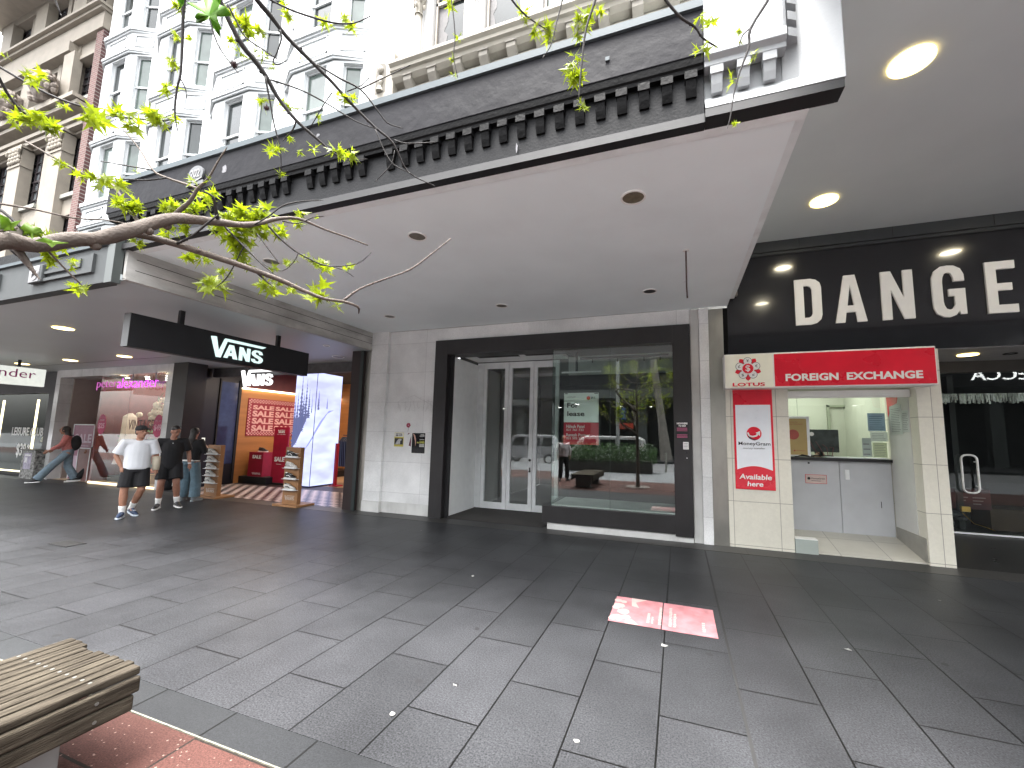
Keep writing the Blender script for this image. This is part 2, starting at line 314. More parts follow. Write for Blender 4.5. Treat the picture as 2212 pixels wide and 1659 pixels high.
# faded pink poster stuck on the paving
d = thing('pavement_decal', 'faded pink poster stuck flat on the dark pavers', 'floor sticker', (-.17, 4.19, .004))
g = MB(); g.box(-.632, -.176, 3.885, 4.485, .0035, .006); g.box(-.166, .284, 3.885, 4.485, .0035, .006)
g.build('sheet', mat('faded_pink', (.34, .145, .155), .7, var=.2, vscale=7, tint2=(.46, .20, .215), dirt=.3, dirtcol=(.5, .34, .34), spec=.2), d)
F = Flat((-.632, 3.885, .006), (1, 0, 0), (0, 1, 0)); g = MB()
for i in range(13):
    a, b = random.uniform(.02, .17), random.uniform(.03, .57); F.disc(g, (a, b), random.uniform(.03, .06), 0, .001+i*.0001, 7)
F.poly(g, [(.15, 0), (.27, 0), (.2, .1), (.15, .1)], 0, .001); F.poly(g, [(.15, .6), (.3, .6), (.2, .5), (.24, .38), (.17, .4)], 0, .001)
for (x, w, n, h) in ((.33, .03, 8, .22), (.37, .02, 6, .15), (.43, .03, 12, .4), (.52, .03, 13, .42), (.56, .03, 8, .3), (.80, .03, 5, .2)):
    for k in range(n): F.rect(g, x, .08+k*h/n, x+w*random.uniform(.7, 1), .08+k*h/n+h/n*.62, 0, .001)
g.build('faded_print', mat('pale_print', (.48, .40, .36), .8, var=.15, vscale=20, tint2=(.44, .28, .27), spec=.2), d)
# scraps of litter
M_paper = mat('litter_paper', (.22, .22, .21), .7, var=.1)
lit = [('scrap of crumpled white paper on the joint in front of the pink floor poster', -.14, 3.6, .035), ('white paper scrap on the dark paving near the drain side', -2.3, 4.45, .022), ('pale leaf-sized litter scrap on the open grey paving', -1.42, 2.55, .022), ('small pale scrap right of the pink floor poster', 1.25, 4.08, .03), ('tiny white scrap by the bottom edge of the paving', -.55, 2.35, .02), ('pale scrap in the foreground left of the poster joint', -1.62, 2.17, .026)]
for lb, x, y, s in lit:
    g = MB(); n = 9; c = []
    for k in range(n):
        a = 6.283*k/n; r = s*random.uniform(.5, 1); c.append((x+r*math.cos(a), y+r*math.sin(a)*.7, .002+random.uniform(0, .006)))
    g.extr(c, (0, 0, .003)); tag(g.build('paper_scrap', M_paper), lb, 'litter', 'litter on the pavement')

# ---------------------------------------------------------------- main canopy (dark, bracketed)
X0, X1, YF, ZS = -6.42, .80, 2.77, 3.85
cn = thing('street_canopy', 'dark grey street canopy with a row of brackets and pale soffit', 'canopy', ((X0+X1)/2, 5, ZS))
g = MB(); g.box(X0+.05, X1, 3.0, 7.17, ZS, ZS+.06)
g.build('soffit', M_soff, cn)
g = MB(); g.box(X0+.02, X1+.05, 2.90, 2.996, ZS-.012, ZS+.05)
for x in (-5.2, -3.6, -1.9, -.55): g.box(x, x+.004, 2.905, 2.99, ZS-.014, ZS-.01)
g.build('soffit_border', M_soff2, cn)
g = MB(); g.box(X0-.34, .212, YF-.0, YF+.14, 4.315, 4.665); g.build('upper_fascia', M_dark, cn, bevel=.006)
g = MB(); g.box(X0-.36, .214, YF-.02, YF+.22, 4.667, 4.73); g.build('capping', M_cap, cn)
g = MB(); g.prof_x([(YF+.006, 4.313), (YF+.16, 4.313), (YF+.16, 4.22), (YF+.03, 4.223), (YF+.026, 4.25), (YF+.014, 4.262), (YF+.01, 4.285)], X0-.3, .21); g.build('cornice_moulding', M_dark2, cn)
g = MB(); g.box(X0-.02, .21, YF+.07, YF+.2, 3.9, 4.22)
g.build('lower_fascia', M_lbl, cn)
g = MB(); g.box(X0-.02, .21, YF+.045, YF+.13, 3.832, 3.898); g.box(.212, 1.01, YF+.004, YF+.13, 3.835, 3.896); g.build('black_edge_strip', M_black, cn)  # black strip along the bottom edge of the fascia
def brk(x, w=.083):
    b = MB(); y0 = YF+.012 if x < .2 else YF+.02; b.box(x, x+w, y0, y0+.07, 4.165, 4.222)
    b.extr([(x+.006, y0+.01, 4.165), (x+.006, y0+.07, 4.165), (x+.006, y0+.07, 4.05), (x+.006, y0+.042, 4.05), (x+.006, y0+.025, 4.10)], (w-.012, 0, 0)); return b
x = .085; k = 0; b0 = None
while x > X0+.02:
    if k in (17, 23): x -= .16; k += 1; continue
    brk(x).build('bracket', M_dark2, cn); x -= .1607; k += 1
# white end of the fascia: framed panel with dentils turning up the side
we = mat('white_plaster', (.25, .262, .27), .5, var=.05, vscale=5, bump=.1, bscale=60, dirt=.3, dirtcol=(.14, .14, .14))
g = MB(); g.box(.215, .70, YF-.002, YF+.14, 4.29, 5.6); g.box(.70, 1.02, YF+.10, YF+.2, 4.0, 5.6); g.box(.215, .86, YF+.115, YF+.2, 4.0, 4.29)
g.add([(.215, YF+.10, 4.05), (.80, YF+.10, 4.05), (1.02, YF, 3.9), (.215, YF, 3.9), (.80, YF+.10, 5.6), (1.02, YF, 5.6), (1.02, YF+.22, 3.9), (.215, YF+.22, 3.9), (1.02, YF+.22, 5.6)], [(0, 3, 2, 1), (1, 2, 5, 4), (3, 7, 6, 2), (2, 6, 8, 5)])
g.prof_x([(YF-.012, 4.345), (YF, 4.345), (YF+.1, 4.25), (YF+.1, 4.225), (YF+.02, 4.225), (YF+.02, 4.26), (YF-.012, 4.285)], .215, .715)
g.extr([(.70, YF-.012, 4.28), (.715, YF+.0, 4.28), (.725, YF+.1, 4.28), (.70, YF+.1, 4.28)], (0, 0, 1.3))
g.build('white_end_panel', we, cn, bevel=.004)
for xx in (.252, .42, .575): brk(xx).build('bracket', we, cn)
for zz in (4.30, 4.42, 4.54, 4.66, 4.78):
    g = MB(); g.extr([(.727, YF+.02, zz), (.727, YF+.11, zz), (.80, YF+.11, zz), (.785, YF+.05, zz), (.75, YF+.03, zz)], (0, 0, .062)); g.build('bracket', we, cn)
g = MB(); g.box(X0, .8, 2.95, 7.17, 4.35, 4.66); g.build('roof_deck', M_dark2, cn)
g = MB(); g.box(-.47, -.44, YF-.012, YF, 4.46, 4.49); g.build('fixing_plate', M_cap, cn)
# left return beam over the lower canopy
g = MB(); g.box(X0-.0, X0+.05, 2.86, 7.17, 3.462, 3.90); g.box(X0-.0, X0+.07, 2.86, 7.17, 3.455, 3.475); g.build('return_beam', mat('weathered_beam', (.42, .41, .385), .7, var=.25, vscale=5, bump=.6, bscale=30, dirt=.5, dirtcol=(.16, .15, .13), stretch=(1, .4, 1)), cn)
g = MB()
for z in (3.60, 3.74): g.box(X0+.05, X0+.053, 2.95, 7.17, z, z+.006)
g.build('beam_groove', M_dark2, cn)
# number plaque on the fascia
d = thing('street_number_plaque', 'round plaque with number 202 on the dark canopy fascia behind twigs', 'number plaque', (-5.05, YF, 4.47))
g = MB(); F = Flat((-5.06, YF-.002, 4.49)); F.disc(g, (0, 0), .125, 0, .02, rz=.10); F.rect(g, -.14, -.13, .14, -.09, 0, .02); g.build('plate', mat('plaque_grey', (.08, .085, .09), .5), d)
g = MB(); F.text(g, '202', -.08, -.045, .08, .055, base=.021, bold=.02); F.line(g, [(-.11, -.07), (0, -.095), (.12, -.06)], .012, .02, .026); g.build('numerals', mat('numeral_grey', (.2, .2, .2), .6), d)

d = thing('peeled_paint', 'pale peeled paint patch on the canopy fascia beside the number plaque', 'paint patch', (-4.6, YF, 4.5)); random.seed(9)
for x, z, w_, h_ in ((-4.62, 4.47, .05, .13), (-3.3, 4.55, .03, .04), (-1.2, 3.97, .012, .10)):
    g = MB(); n = 10; g.extr([(x+w_*math.cos(6.283*k/n)*random.uniform(.5, 1), YF-.002 if z > 4.2 else YF+.052, z+h_*.5*math.sin(6.283*k/n)*random.uniform(.6, 1)) for k in range(n)], (0, .004, 0)); g.build('flake', mat('bare_primer', (.14, .14, .15), .8, var=.3, vscale=30), d)
# downlights in the main soffit
def downlight(name, label, x, y, z, r, lit=False, group=None, col=(.15, .13, .08), watts=0, ecol=(1, .93, .72), es=14):
    d = thing(name, label, 'downlight', (x, y, z), group)
    g = MB(); g.ring((x, y, z-.012), r, r*1.16, .014); g.build('rim', M_white if not lit else glow('halo_rim', (1, .72, .25), 3.2), d)  # lit ones: rim emits too, imitating the warm glow round the lens
    g = MB(); g.cyl((x, y, z-.004), r, .002, 24); g.build('lens', glow('lamp_lens_%d' % int(es*10), ecol, es) if lit else mat('dusty_lens_%d' % int(col[0]*999), col, .4, var=.3, vscale=20), d)
    if watts:
        li = bpy.data.lights.new('lamp', 'SPOT'); li.energy = watts*EK; li.color = ecol; li.spot_size = R(130); li.spot_blend = 1; li.shadow_soft_size = r*.8
        lo = bpy.data.objects.new('lamp', li); COL.objects.link(lo); lo.parent = d; lo.location = (0, 0, -.03)
    return d
gl = 'unlit downlights in the pale canopy soffit'
downlight('downlight', 'large unlit brown lensed downlight nearest the white fascia end', -.355, 3.6, ZS, .098, group=gl, col=(.16, .13, .085))
downlight('downlight', 'unlit brown lensed downlight in mid soffit, front row centre', -2.725, 3.64, ZS, .09, group=gl, col=(.13, .115, .085))
downlight('downlight', 'unlit front row downlight at left, hidden behind twigs', -4.98, 3.66, ZS, .09, group=gl, col=(.11, .10, .08))
downlight('downlight', 'unlit back row downlight at left near the white pilaster', -5.126, 6.15, ZS, .09, group=gl, col=(.12, .11, .09))
downlight('downlight', 'unlit back row downlight above the recessed doors', -2.81, 6.145, ZS, .09, group=gl, col=(.13, .12, .09))
downlight('downlight', 'empty black downlight hole beside the hanging rod', -.371, 6.126, ZS, .09, group=gl, col=(.012, .008, .008))
d = thing('hanging_rod', 'rusty bare rod hanging from the stained soffit', 'rod', (.12, 4.86, ZS))
g = MB(); g.tube([(.12, 4.86, ZS), (.12, 4.86, 3.4), (.125, 4.86, 3.27)], .009, 8); g.build('rod', mat('rust', (.07, .035, .035), .7, var=.3), d)
g = MB(); g.cyl((.12, 4.86, ZS-.012), .035, .012); g.build('ceiling_plate', M_white, d)
for i, y in enumerate((4.86, 5.86)):
    pass
g = MB(); g.cyl((.13, 5.86, ZS-.01), .02, .01); tag(g.build('screw_cap', M_soff2), 'round white plugged fixing hole behind the hanging rod', 'fixing cap')

# ---------------------------------------------------------------- lower left canopy
c2 = thing('street_canopy', 'lower grey canopy with stepped deco fascia over the shoe shop', 'canopy', (-16, 5, 3.45))
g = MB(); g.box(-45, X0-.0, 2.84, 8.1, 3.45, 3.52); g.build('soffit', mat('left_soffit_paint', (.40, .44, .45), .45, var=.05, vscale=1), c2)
M_lf = mat('grey_fascia_paint', (.05, .055, .056), .6, var=.12, vscale=3, dirt=.3, dirtcol=(.08, .08, .08), spec=.2, bump=.1, bscale=20)
g = MB(); g.box(-45, X0-.155, YF, YF+.12, 3.41, 3.88); g.build('fascia', M_lf, c2, bevel=.004)
g = MB(); g.box(-45, X0-.14, YF-.03, YF+.15, 3.882, 3.925); g.build('capping', M_cap, c2)
g = MB(); g.box(-45, X0-.2, YF+.25, YF+.4, 3.93, 4.30); g.box(-45, X0, 3.1, 7.17, 3.9, 4.0); g.build('upper_parapet', M_dark2, c2)
g = MB(); g.box(X0-.153, X0-.003, YF-.01, YF+.08, 3.40, 4.0); g.build('end_block', mat('end_block_paint', (.05, .058, .055), .5, var=.1), c2)
for x in (-7.9, -10.2, -12.6, -15.2):
    g = MB()
    for q, (a, z0, z1) in enumerate(((1.05, 3.56, 3.60), (.62, 3.655, 3.69))): g.box(x-a*.42+.2, x+1.08-q*.27, YF-.03, YF, z0, z1)
    g.box(x+1.02, x+1.08, YF-.03, YF, 3.60, 3.80); g.box(x+.765, x+.81, YF-.03, YF, 3.69, 3.77); g.box(x+.5, x+1.02, YF-.014, YF, 3.60, 3.80); g.box(x+.0, x+.765, YF-.022, YF, 3.69, 3.70)
    g.build('stepped_relief', M_lf, c2)
for x in (-8.05, -10.45):
    g = MB(); g.box(x-.19, x+.13, YF-.05, YF, 3.55, 3.79); g.build('medallion', M_lf, c2, bevel=.01)
    g = MB(); g.add([], []); F = Flat((x-.03, YF-.05, 3.67)); F.disc(g, (0, 0), .09, 0, .012); F.rect(g, -.14, -.11, .1, .11, 0, .004)
    g.build('medallion_disc', mat('pale_relief', (.2, .2, .205), .5, var=.2, vscale=20), c2)
    g = MB(); F.text(g, 'M', -.05, -.05, .05, .05, base=.013, bold=.01); g.build('monogram', mat('monogram_grey', (.22, .22, .22), .6), c2)
g = MB()
for y in (6.45,): g.box(-30, -12, y, y+.01, 3.446, 3.4485)
g.build('soffit_joint', M_dark2, c2)
gl = 'lit downlights in the lower left canopy'
downlight('downlight', 'warm lit downlight in the front of the left soffit, left of the black hanging sign', -10.64, 4.02, 3.448, .12, True, gl, watts=12, es=9)
downlight('downlight', 'lit warm downlight near the pink neon shop, right of the pair', -13.2, 6.12, 3.448, .12, True, gl, watts=8, es=7)
downlight('downlight', 'lit warm downlight near the pink neon shop, left of the pair', -15.58, 6.11, 3.448, .12, True, gl, watts=8, es=7)
downlight('downlight', 'lit downlight above the white hanging lightbox at far left', -18.03, 6.1, 3.448, .12, True, gl, es=7)
gl = 'unlit vents in the soffit over the shoe shop'
downlight('ceiling_vent', 'small flat round vent in the soffit close to the pale beam', -6.95, 6.45, 3.448, .06, group=gl, col=(.08, .08, .1))
downlight('ceiling_vent', 'round grey vent in the soffit above the glowing screen', -7.69, 7.5, 3.448, .12, group=gl, col=(.09, .09, .12))
downlight('ceiling_vent', 'tiny round detector in the soffit above the glowing screen', -7.35, 7.75, 3.448, .03, group=gl, col=(.06, .06, .07))

# ---------------------------------------------------------------- right canopy (high grey soffit)
c3 = thing('street_canopy', 'high plain grey soffit over the black shop sign with glaring downlights', 'canopy', (3, 5, 4.85))
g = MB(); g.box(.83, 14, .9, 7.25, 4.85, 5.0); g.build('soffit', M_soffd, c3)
g = MB(); g.box(.83, .9, 2.99, 7.13, 3.95, 4.848); g.build('side_cheek', M_soff2, c3)
g = MB(); g.box(.8, 14, .85, .9, 4.78, 5.3); g.build('fascia', M_dark, c3)
gl = 'bright downlights in the high grey soffit'
downlight('downlight', 'largest glaring round downlight in the high grey soffit', 1.905, 3.94, 4.846, .135, True, gl, watts=22, es=30)
downlight('downlight', 'bright downlight over the left end of the black letter sign', 1.89, 6.07, 4.846, .135, True, gl, watts=18, es=26)
downlight('downlight', 'bright downlight in the high soffit outside the right edge', 4.35, 6.0, 4.846, .135, True, gl, watts=14, es=26)
# ---------------------------------------------------------------- vacant shop front
YW = 7.2
def grooved(o): return o
w = thing('stone_shopfront_wall', 'pale painted stone wall with flat pilasters framing the vacant shop', 'wall', (-3, YW, 0))
M_wb = brick('painted_stone_block', (.72, .725, .72), (.80, .805, .80), (.55, .55, .55), 5, .63, .004, axes='XZ', off=(50, 6.3-.42), rough=.5, offset=0, speck=.08, bump=.12, stain=.22, nscale=60, spec=.4)
g = MB(); g.box(-5.93, -4.72, YW, YW+.4, .225, 3.85); g.box(-4.72, .22, YW+.004, YW+.4, 3.57, 3.85); g.build('stone_face', M_wb, w)
g = MB(); g.box(-6.37, -5.93, YW-.075, YW+.4, .22, 3.85); g.build('pilaster', M_wb, w, bevel=.006)
g = MB(); g.box(-5.93, -4.725, YW-.012, YW+.3, 0, .223); g.box(-6.375, -5.925, YW-.09, YW+.3, 0, .218); g.build('plinth', M_wpaint, w, bevel=.004)
g = MB(); g.box(.215, .35, YW-.02, YW+.4, 0, 3.83)
for k in range(5): g.box(.228+k*.024, .240+k*.024, YW-.03, YW-.02, .12, 3.8)
g.build('fluted_jamb', M_wpaint, w)
g = MB(); g.box(.352, .50, YW-.055, YW+.4, 0, 3.83); g.build('pilaster', M_wb, w, bevel=.006)
g = MB()
for k in range(90): g.box(-2.7+k*.032, -2.688+k*.032, YW-.003, YW+.004, 3.58, 3.83)
g.build('fluted_frieze', M_wb, w)
g = MB(); F = Flat((-5.75, YW-.003, 1.9)); random.seed(3)
for s in range(9):
    a = .15+s*.11; q = [(a+random.uniform(-.05, .08), .32+random.uniform(-.13, .14)) for _ in range(5)]; F.line(g, q, .006, 0, .001)
F.line(g, [(.1, .42), (.5, .55), (.9, .36), (1.02, .3)], .008, 0, .001)
g.build('ghosted_graffiti', mat('graffiti_ghost', (.62, .62, .62), .6, var=.1), w)
g = MB(); g.box(.503, .725, YW-.03, YW+.3, 0, 3.81); tag(g.build('steel_pilaster', M_steel, bevel=.004), 'dented brushed steel strip between the white pilaster and the beige tiled booth', 'pilaster')
g = MB(); g.box(.728, .80, YW+.0, YW+.3, 2.99, 3.82); tag(g.build('corner_trim', M_dark2), 'dark vertical corner trim above the exchange sign, left of the big black sign', 'trim')

# portal frame
pf = thing('portal_frame', 'big charcoal portal frame around the doors and the for-lease window', 'frame', (-2.25, YW, 0))
yf = YW-.09
g = MB(); g.box(-4.722, -4.43, yf, YW+.3, 0, 3.572); g.build('left_jamb', M_frame, pf, bevel=.003)
g = MB(); g.box(-4.43, -.07, yf, YW+.3, 3.27, 3.572); g.build('head', M_frame, pf, bevel=.003)
g = MB(); g.box(-.07, .207, yf, YW+.3, .09, 3.572); g.build('right_jamb', M_frame, pf, bevel=.003)
g = MB(); g.box(-2.34, -.07, yf, YW+1.0, .125, .41); g.build('stall_riser', M_frame, pf, bevel=.003)
g = MB(); g.box(-2.25, .205, YW-.05, YW+.9, 0, .122); g.build('white_base', M_wpaint, pf)
g = MB(); g.box(-4.428, -4.34, YW+.02, YW+.06, 0, 3.268); g.build('inner_jamb', M_black, pf)
# recess
rc = thing('entrance_lobby', 'recessed entrance lined with pale panels and slotted ceiling', 'entrance recess', (-3.4, 8, 0))
M_panel = mat('pale_lobby_panel', (.86, .88, .87), .45, var=.04)
g = MB(); g.box(-4.429, -4.405, YW+.06, 8.44, .015, 3.262); g.build('side_panel', M_panel, rc)
g = MB(); g.box(-4.42, -2.24, YW+.3, 8.44, 3.335, 3.40); g.build('ceiling', M_panel, rc)
for x in (-4.1, -3.0):
    g = MB(); g.box(x, x+.95, 7.75, 7.9, 3.325, 3.334); g.build('ceiling_slot', M_black, rc)
for x in (-3.9, -3.2, -2.6):
    g = MB(); g.ring((x, 8.15, 3.322), .06, .08, .012); g.build('light_ring', M_alu, rc)
g = MB(); g.box(-4.42, -2.35, YW-.02, 8.42, 0, .006); g.build('mat_well', M_black, rc)
g = MB()
for k in range(34): g.box(-4.40, -2.36, YW+.02+k*.041, YW+.02+k*.041+.017, .006, .014)
g.build('mat_slats', mat('mat_rib', (.03, .027, .025), .6, var=.4, vscale=20), rc)
def leaf(x0, x1, lock=False, label='door'):
    d = thing('glazed_door_leaf', label, 'door', ((x0+x1)/2, 8.49, 0), 'aluminium glazed door leaves'); t = .085; z0, z1 = .02, 3.32
    g = MB(); g.box(x0, x0+t, 8.46, 8.52, z0, z1); g.box(x1-t, x1, 8.46, 8.52, z0, z1); g.box(x0+t, x1-t, 8.46, 8.52, z1-.14, z1); g.box(x0+t, x1-t, 8.46, 8.52, z0, z0+.14); g.build('door_frame', M_alu, d, bevel=.003)
    g = MB(); g.quad((x0+t, 8.49, z0+.14), (x1-t, 8.49, z0+.14), (x1-t, 8.49, z1-.14), (x0+t, 8.49, z1-.14)); g.build('pane', M_glassd, d)
    if lock:
        g = MB(); g.cyl((x1-.045, 8.45, 1.12), .028, -.02, axis='y'); g.box(x1-.055, x1-.035, 8.44, 8.46, .88, .96); g.cyl((x1-.045, 8.45, .88), .022, -.02, axis='y'); g.build('lock', M_blk, d)
leaf(-4.43, -4.275, label='narrow glazed sidelight against the pale lobby panel')
leaf(-4.265, -3.645, label='tall glazed door leaf left of the centre joint in the recess')
leaf(-3.635, -3.035, True, label='tall glazed door leaf right of the centre joint in the recess')
leaf(-3.025, -2.44, label='glazed door leaf partly behind the for-lease window')
# unlit interior of the vacant shop
vi = thing('vacant_shop_interior', 'dim empty shop interior behind the doors and window', 'shop interior', (-2.2, 10.5, 0))
g = MB(); g.box(-5.0, .4, 13.5, 13.6, 0, 3.6); g.box(-5.0, -4.55, 8.6, 13.5, 0, 3.6); g.box(.23, .4, 7.6, 13.5, 0, 3.6); g.build('walls', mat('dim_wall', (.06, .062, .06), .8), vi)
g = MB(); g.box(-4.5, .22, 8.55, 13.5, -.02, .01); g.box(-2.24, .22, 7.6, 8.55, .38, .40); g.build('floor', mat('dim_floor', (.05, .05, .05), .5), vi)
g = MB(); g.box(-4.55, .23, 8.55, 13.5, 3.42, 3.5); g.box(-2.24, .23, YW+.3, 8.55, 3.42, 3.5); g.build('ceiling', mat('dim_ceiling', (.12, .12, .12), .7), vi)
# display window
dw = thing('display_window', 'frameless glass display box with white ledge and for-lease poster', 'shop window', (-1.1, YW, .41))
g = MB()
for a, b in ((-2.2, -1.137), (-1.133, -.075)): g.quad((a, YW, .41), (b, YW, .41), (b, YW, 3.27), (a, YW, 3.27))
g.build('front_pane', M_glass, dw)
g = MB(); g.quad((-2.2, YW, .41), (-2.2, 8.46, .41), (-2.2, 8.46, 3.3), (-2.2, YW, 3.3)); g.build('side_pane', M_glassg, dw)
g = MB(); g.box(-1.137, -1.133, YW-.004, YW+.004, .41, 3.27); g.box(-2.204, -2.196, YW-.003, YW+.003, .41, 3.27); g.build('glass_joint', mat('glass_edge', (.03, .06, .05), .3), dw)
g = MB(); g.box(-2.19, -.07, YW+.02, 8.2, .405, .43); g.build('ledge', mat('white_ledge', (.75, .78, .75), .5, var=.12, vscale=3), dw)
g = MB(); g.box(-2.19, -.07, 8.3, 8.36, 2.95, 3.35); g.build('bulkhead', mat('pale_bulkhead', (.4, .43, .41), .6), dw)
g = MB(); g.box(-1.85, -.15, 7.9, 7.96, 3.2, 3.24)
for x in (-1.6, -1.1, -.6, -.3): g.cyl((x, 7.93, 3.13), .012, .07, 8)
g.build('track_light', M_black, dw)
# for lease poster
fl = thing('for_lease_poster', 'for-lease poster, pale top and red foot, hung inside the window', 'poster', (-1.66, YW, 1.98))
F = Flat((-1.98, YW+.012, 1.51)); wd, hh = .642, .937
g = MB(); F.rect(g, 0, .40, wd, hh, 0, .004); g.build('sheet', mat('poster_pale', (.86, .93, .90), .4, var=.02), fl)
g = MB(); F.rect(g, 0, 0, wd, .398, 0, .004); g.build('red_foot', mat('poster_red', (.55, .03, .06), .4, var=.03), fl)
g = MB()
F.text(g, 'For', .062, .665, .272, .757, base=.005, bold=.015); F.text(g, 'lease', .066, .512, .384, .60, base=.005, bold=.015); F.text(g, 'JLL', .50, .82, .585, .862, base=.005, bold=.02)
F.rect(g, .01, .917, .07, .93, .005, .006); F.rect(g, .56, .917, .63, .93, .005, .006)
F.text(g, 'commercial', .055, .855, .21, .87, base=.005); g.build('dark_lettering', M_blk, fl)
g = MB(); F.disc(g, (.455, .84), .034, .004, .006); g.build('red_emblem', M_redsign, fl)
g = MB()
F.text(g, 'Nilesh Patel', .05, .296, .385, .355, base=.005, bold=.012); F.text(g, '021 761 733', .05, .243, .37, .284, base=.005, bold=.012)
F.text(g, 'Ranesh Parmar', .05, .145, .485, .20, base=.005, bold=.012); F.text(g, '021 502 223', .05, .092, .37, .134, base=.005, bold=.012); g.build('white_lettering', M_white, fl)
d = thing('hanging_rail', 'thin black rail on a pole in the shop window', 'rail', (-1.72, YW, 2.8))
g = MB(); g.box(-2.1, -1.34, YW+.25, YW+.28, 2.86, 2.885); g.build('rail', M_alu, d); g = MB(); g.box(-1.83, -1.79, YW+.25, YW+.29, 2.885, 3.42); g.build('post', M_black, d)
# stickers and posters
def paper(name, label, cat, x0, z0, x1, z1, y, m, extra=None, group=None):
    d = thing(name, label, cat, ((x0+x1)/2, y, z0), group); F = Flat((x0, y, z0)); g = MB(); F.rect(g, 0, 0, x1-x0, z1-z0, 0, .003); g.build('sheet', m, d)
    if extra: extra(F, x1-x0, z1-z0, d)
    return d
def ex1(F, w, h, d):
    g = MB(); F.rect(g, .006, h*.70, w-.006, h*.97, .003, .004); g.build('white_header', M_white, d)
    g = MB(); F.text(g, 'SORT YOUR', .03, h*.86, w-.03, h*.94, base=.004, bold=.05); F.text(g, 'SHIP OUT!', .03, h*.75, w-.03, h*.83, base=.004, bold=.05); g.build('lettering', M_blk, d)
    g = MB(); F.rect(g, .008, h*.15, w-.01, h*.60, .003, .004); g.build('photo', M_blk, d)
    g = MB(); F.poly(g, [(.03, h*.16), (.05, h*.3), (.08, h*.45), (.12, h*.56), (.17, h*.56), (.19, h*.48), (.15, h*.4), (.15, h*.17)], .004, .005); g.build('pale_figure', mat('photo_grey', (.45, .45, .45), .6, var=.3, vscale=25), d)
paper('small_poster', 'small torn yellow and black poster on the pale stone wall', 'poster', -5.685, 1.372, -5.455, 1.662, YW-.003, mat('poster_yellow', (.55, .48, .08), .5), ex1)
def ex2(F, w, h, d):
    g = MB(); F.rect(g, .012, .012, w-.012, h-.012, .003, .004); g.build('black_print', M_blackgloss, d)
    g = MB(); F.poly(g, [(.03, h*.95), (.06, h*.8), (.09, h*.6), (.10, h*.35), (.115, h*.5), (.11, h*.7), (.08, h*.88)], .004, .005); g.build('pale_streak', mat('skin_print', (.5, .28, .22), .6, var=.3, vscale=30), d)
    g = MB(); F.text(g, 'ROWES', .14, h*.49, w-.025, h*.56, base=.005, bold=.02); F.text(g, 'VOTE', .20, h*.57, w-.03, h*.61, base=.005, bold=.02); g.build('yellow_lettering', mat('print_yellow', (.6, .6, .12), .5), d)
    g = MB()
    for q in (.86, .8, .66, .44, .4, .36, .33): F.rect(g, .2, h*q, w-.03, h*q+.008, .005, .006)
    F.rect(g, .22, h*.86, w-.04, h*.9, .005, .006)
    g.build('white_lettering', M_white, d)
paper('event_poster', 'larger black event poster on the pale stone wall', 'poster', -5.255, 1.235, -4.91, 1.675, YW-.003, M_white, ex2)
d = thing('rose_sticker', 'small dark red flower sticker with a grey stem on pale stone', 'sticker', (-5.35, YW, 1.82)); F = Flat((-5.35, YW-.003, 1.82))
g = MB()
for k in range(6): F.disc(g, (.032*math.cos(k), .03*math.sin(k)), .022, 0, .002+k*.0004, 9)
g.build('petals', mat('dark_rose', (.3, .02, .06), .5, var=.4, vscale=40), d); g = MB(); F.line(g, [(0, -.03), (.005, -.08), (-.01, -.13)], .006); g.build('stem', M_grey, d)
d = thing('torn_poster_scrap', 'torn dark sliver of an old poster left of the black poster', 'poster scrap', (-5.3, YW, 1.4)); F = Flat((-5.3, YW-.003, 1.4)); g = MB()
F.poly(g, [(-.02, 0), (.035, -.02), (.035, .2), (.02, .16)]); F.poly(g, [(-.06, .22), (0, .25), (-.045, .26)]); g.build('scrap', mat('torn_print', (.12, .03, .05), .6, var=.5, vscale=30), d)
def ex3(F, w, h, d):
    g = MB(); F.text(g, 'NOWHERE', .015, h*.84, w-.015, h*.95, base=.004, bold=.05); F.text(g, 'TO GO?', .04, h*.70, w-.04, h*.81, base=.004, bold=.05); g.build('white_lettering', M_white, d)
    g = MB()
    for q in (.6, .53, .44, .2, .12, .05): F.rect(g, .015, h*q, w-.02, h*q+.01, .004, .005)
    g.build('pink_lettering', mat('print_pink', (.45, .1, .2), .5), d)
paper('small_poster', 'small black poster reading nowhere to go on the charcoal jamb', 'poster', -.038, 1.655, .158, 1.93, yf-.003, M_blk, ex3)
def ex4(F, w, h, d):
    g = MB()
    for q in (.75, .55, .35, .15): F.rect(g, .01, h*q, w-.015, h*q+.008, .003, .004)
    g.build('print', M_grey, d)
paper('sticker', 'small white sticker on the charcoal jamb under the black poster', 'sticker', .07, 1.48, .155, 1.60, yf-.003, M_white, ex4)
for lb, x, z in (('dark round lock below the white sticker on the charcoal jamb', .12, 1.425), ('lower small bolt on the charcoal jamb', .125, 1.34)):
    g = MB(); g.cyl((x, yf, z), .018 if 'round' in lb else .008, -.012, axis='y'); tag(g.build('jamb_lock', M_blk if 'round' in lb else M_white), lb, 'lock')

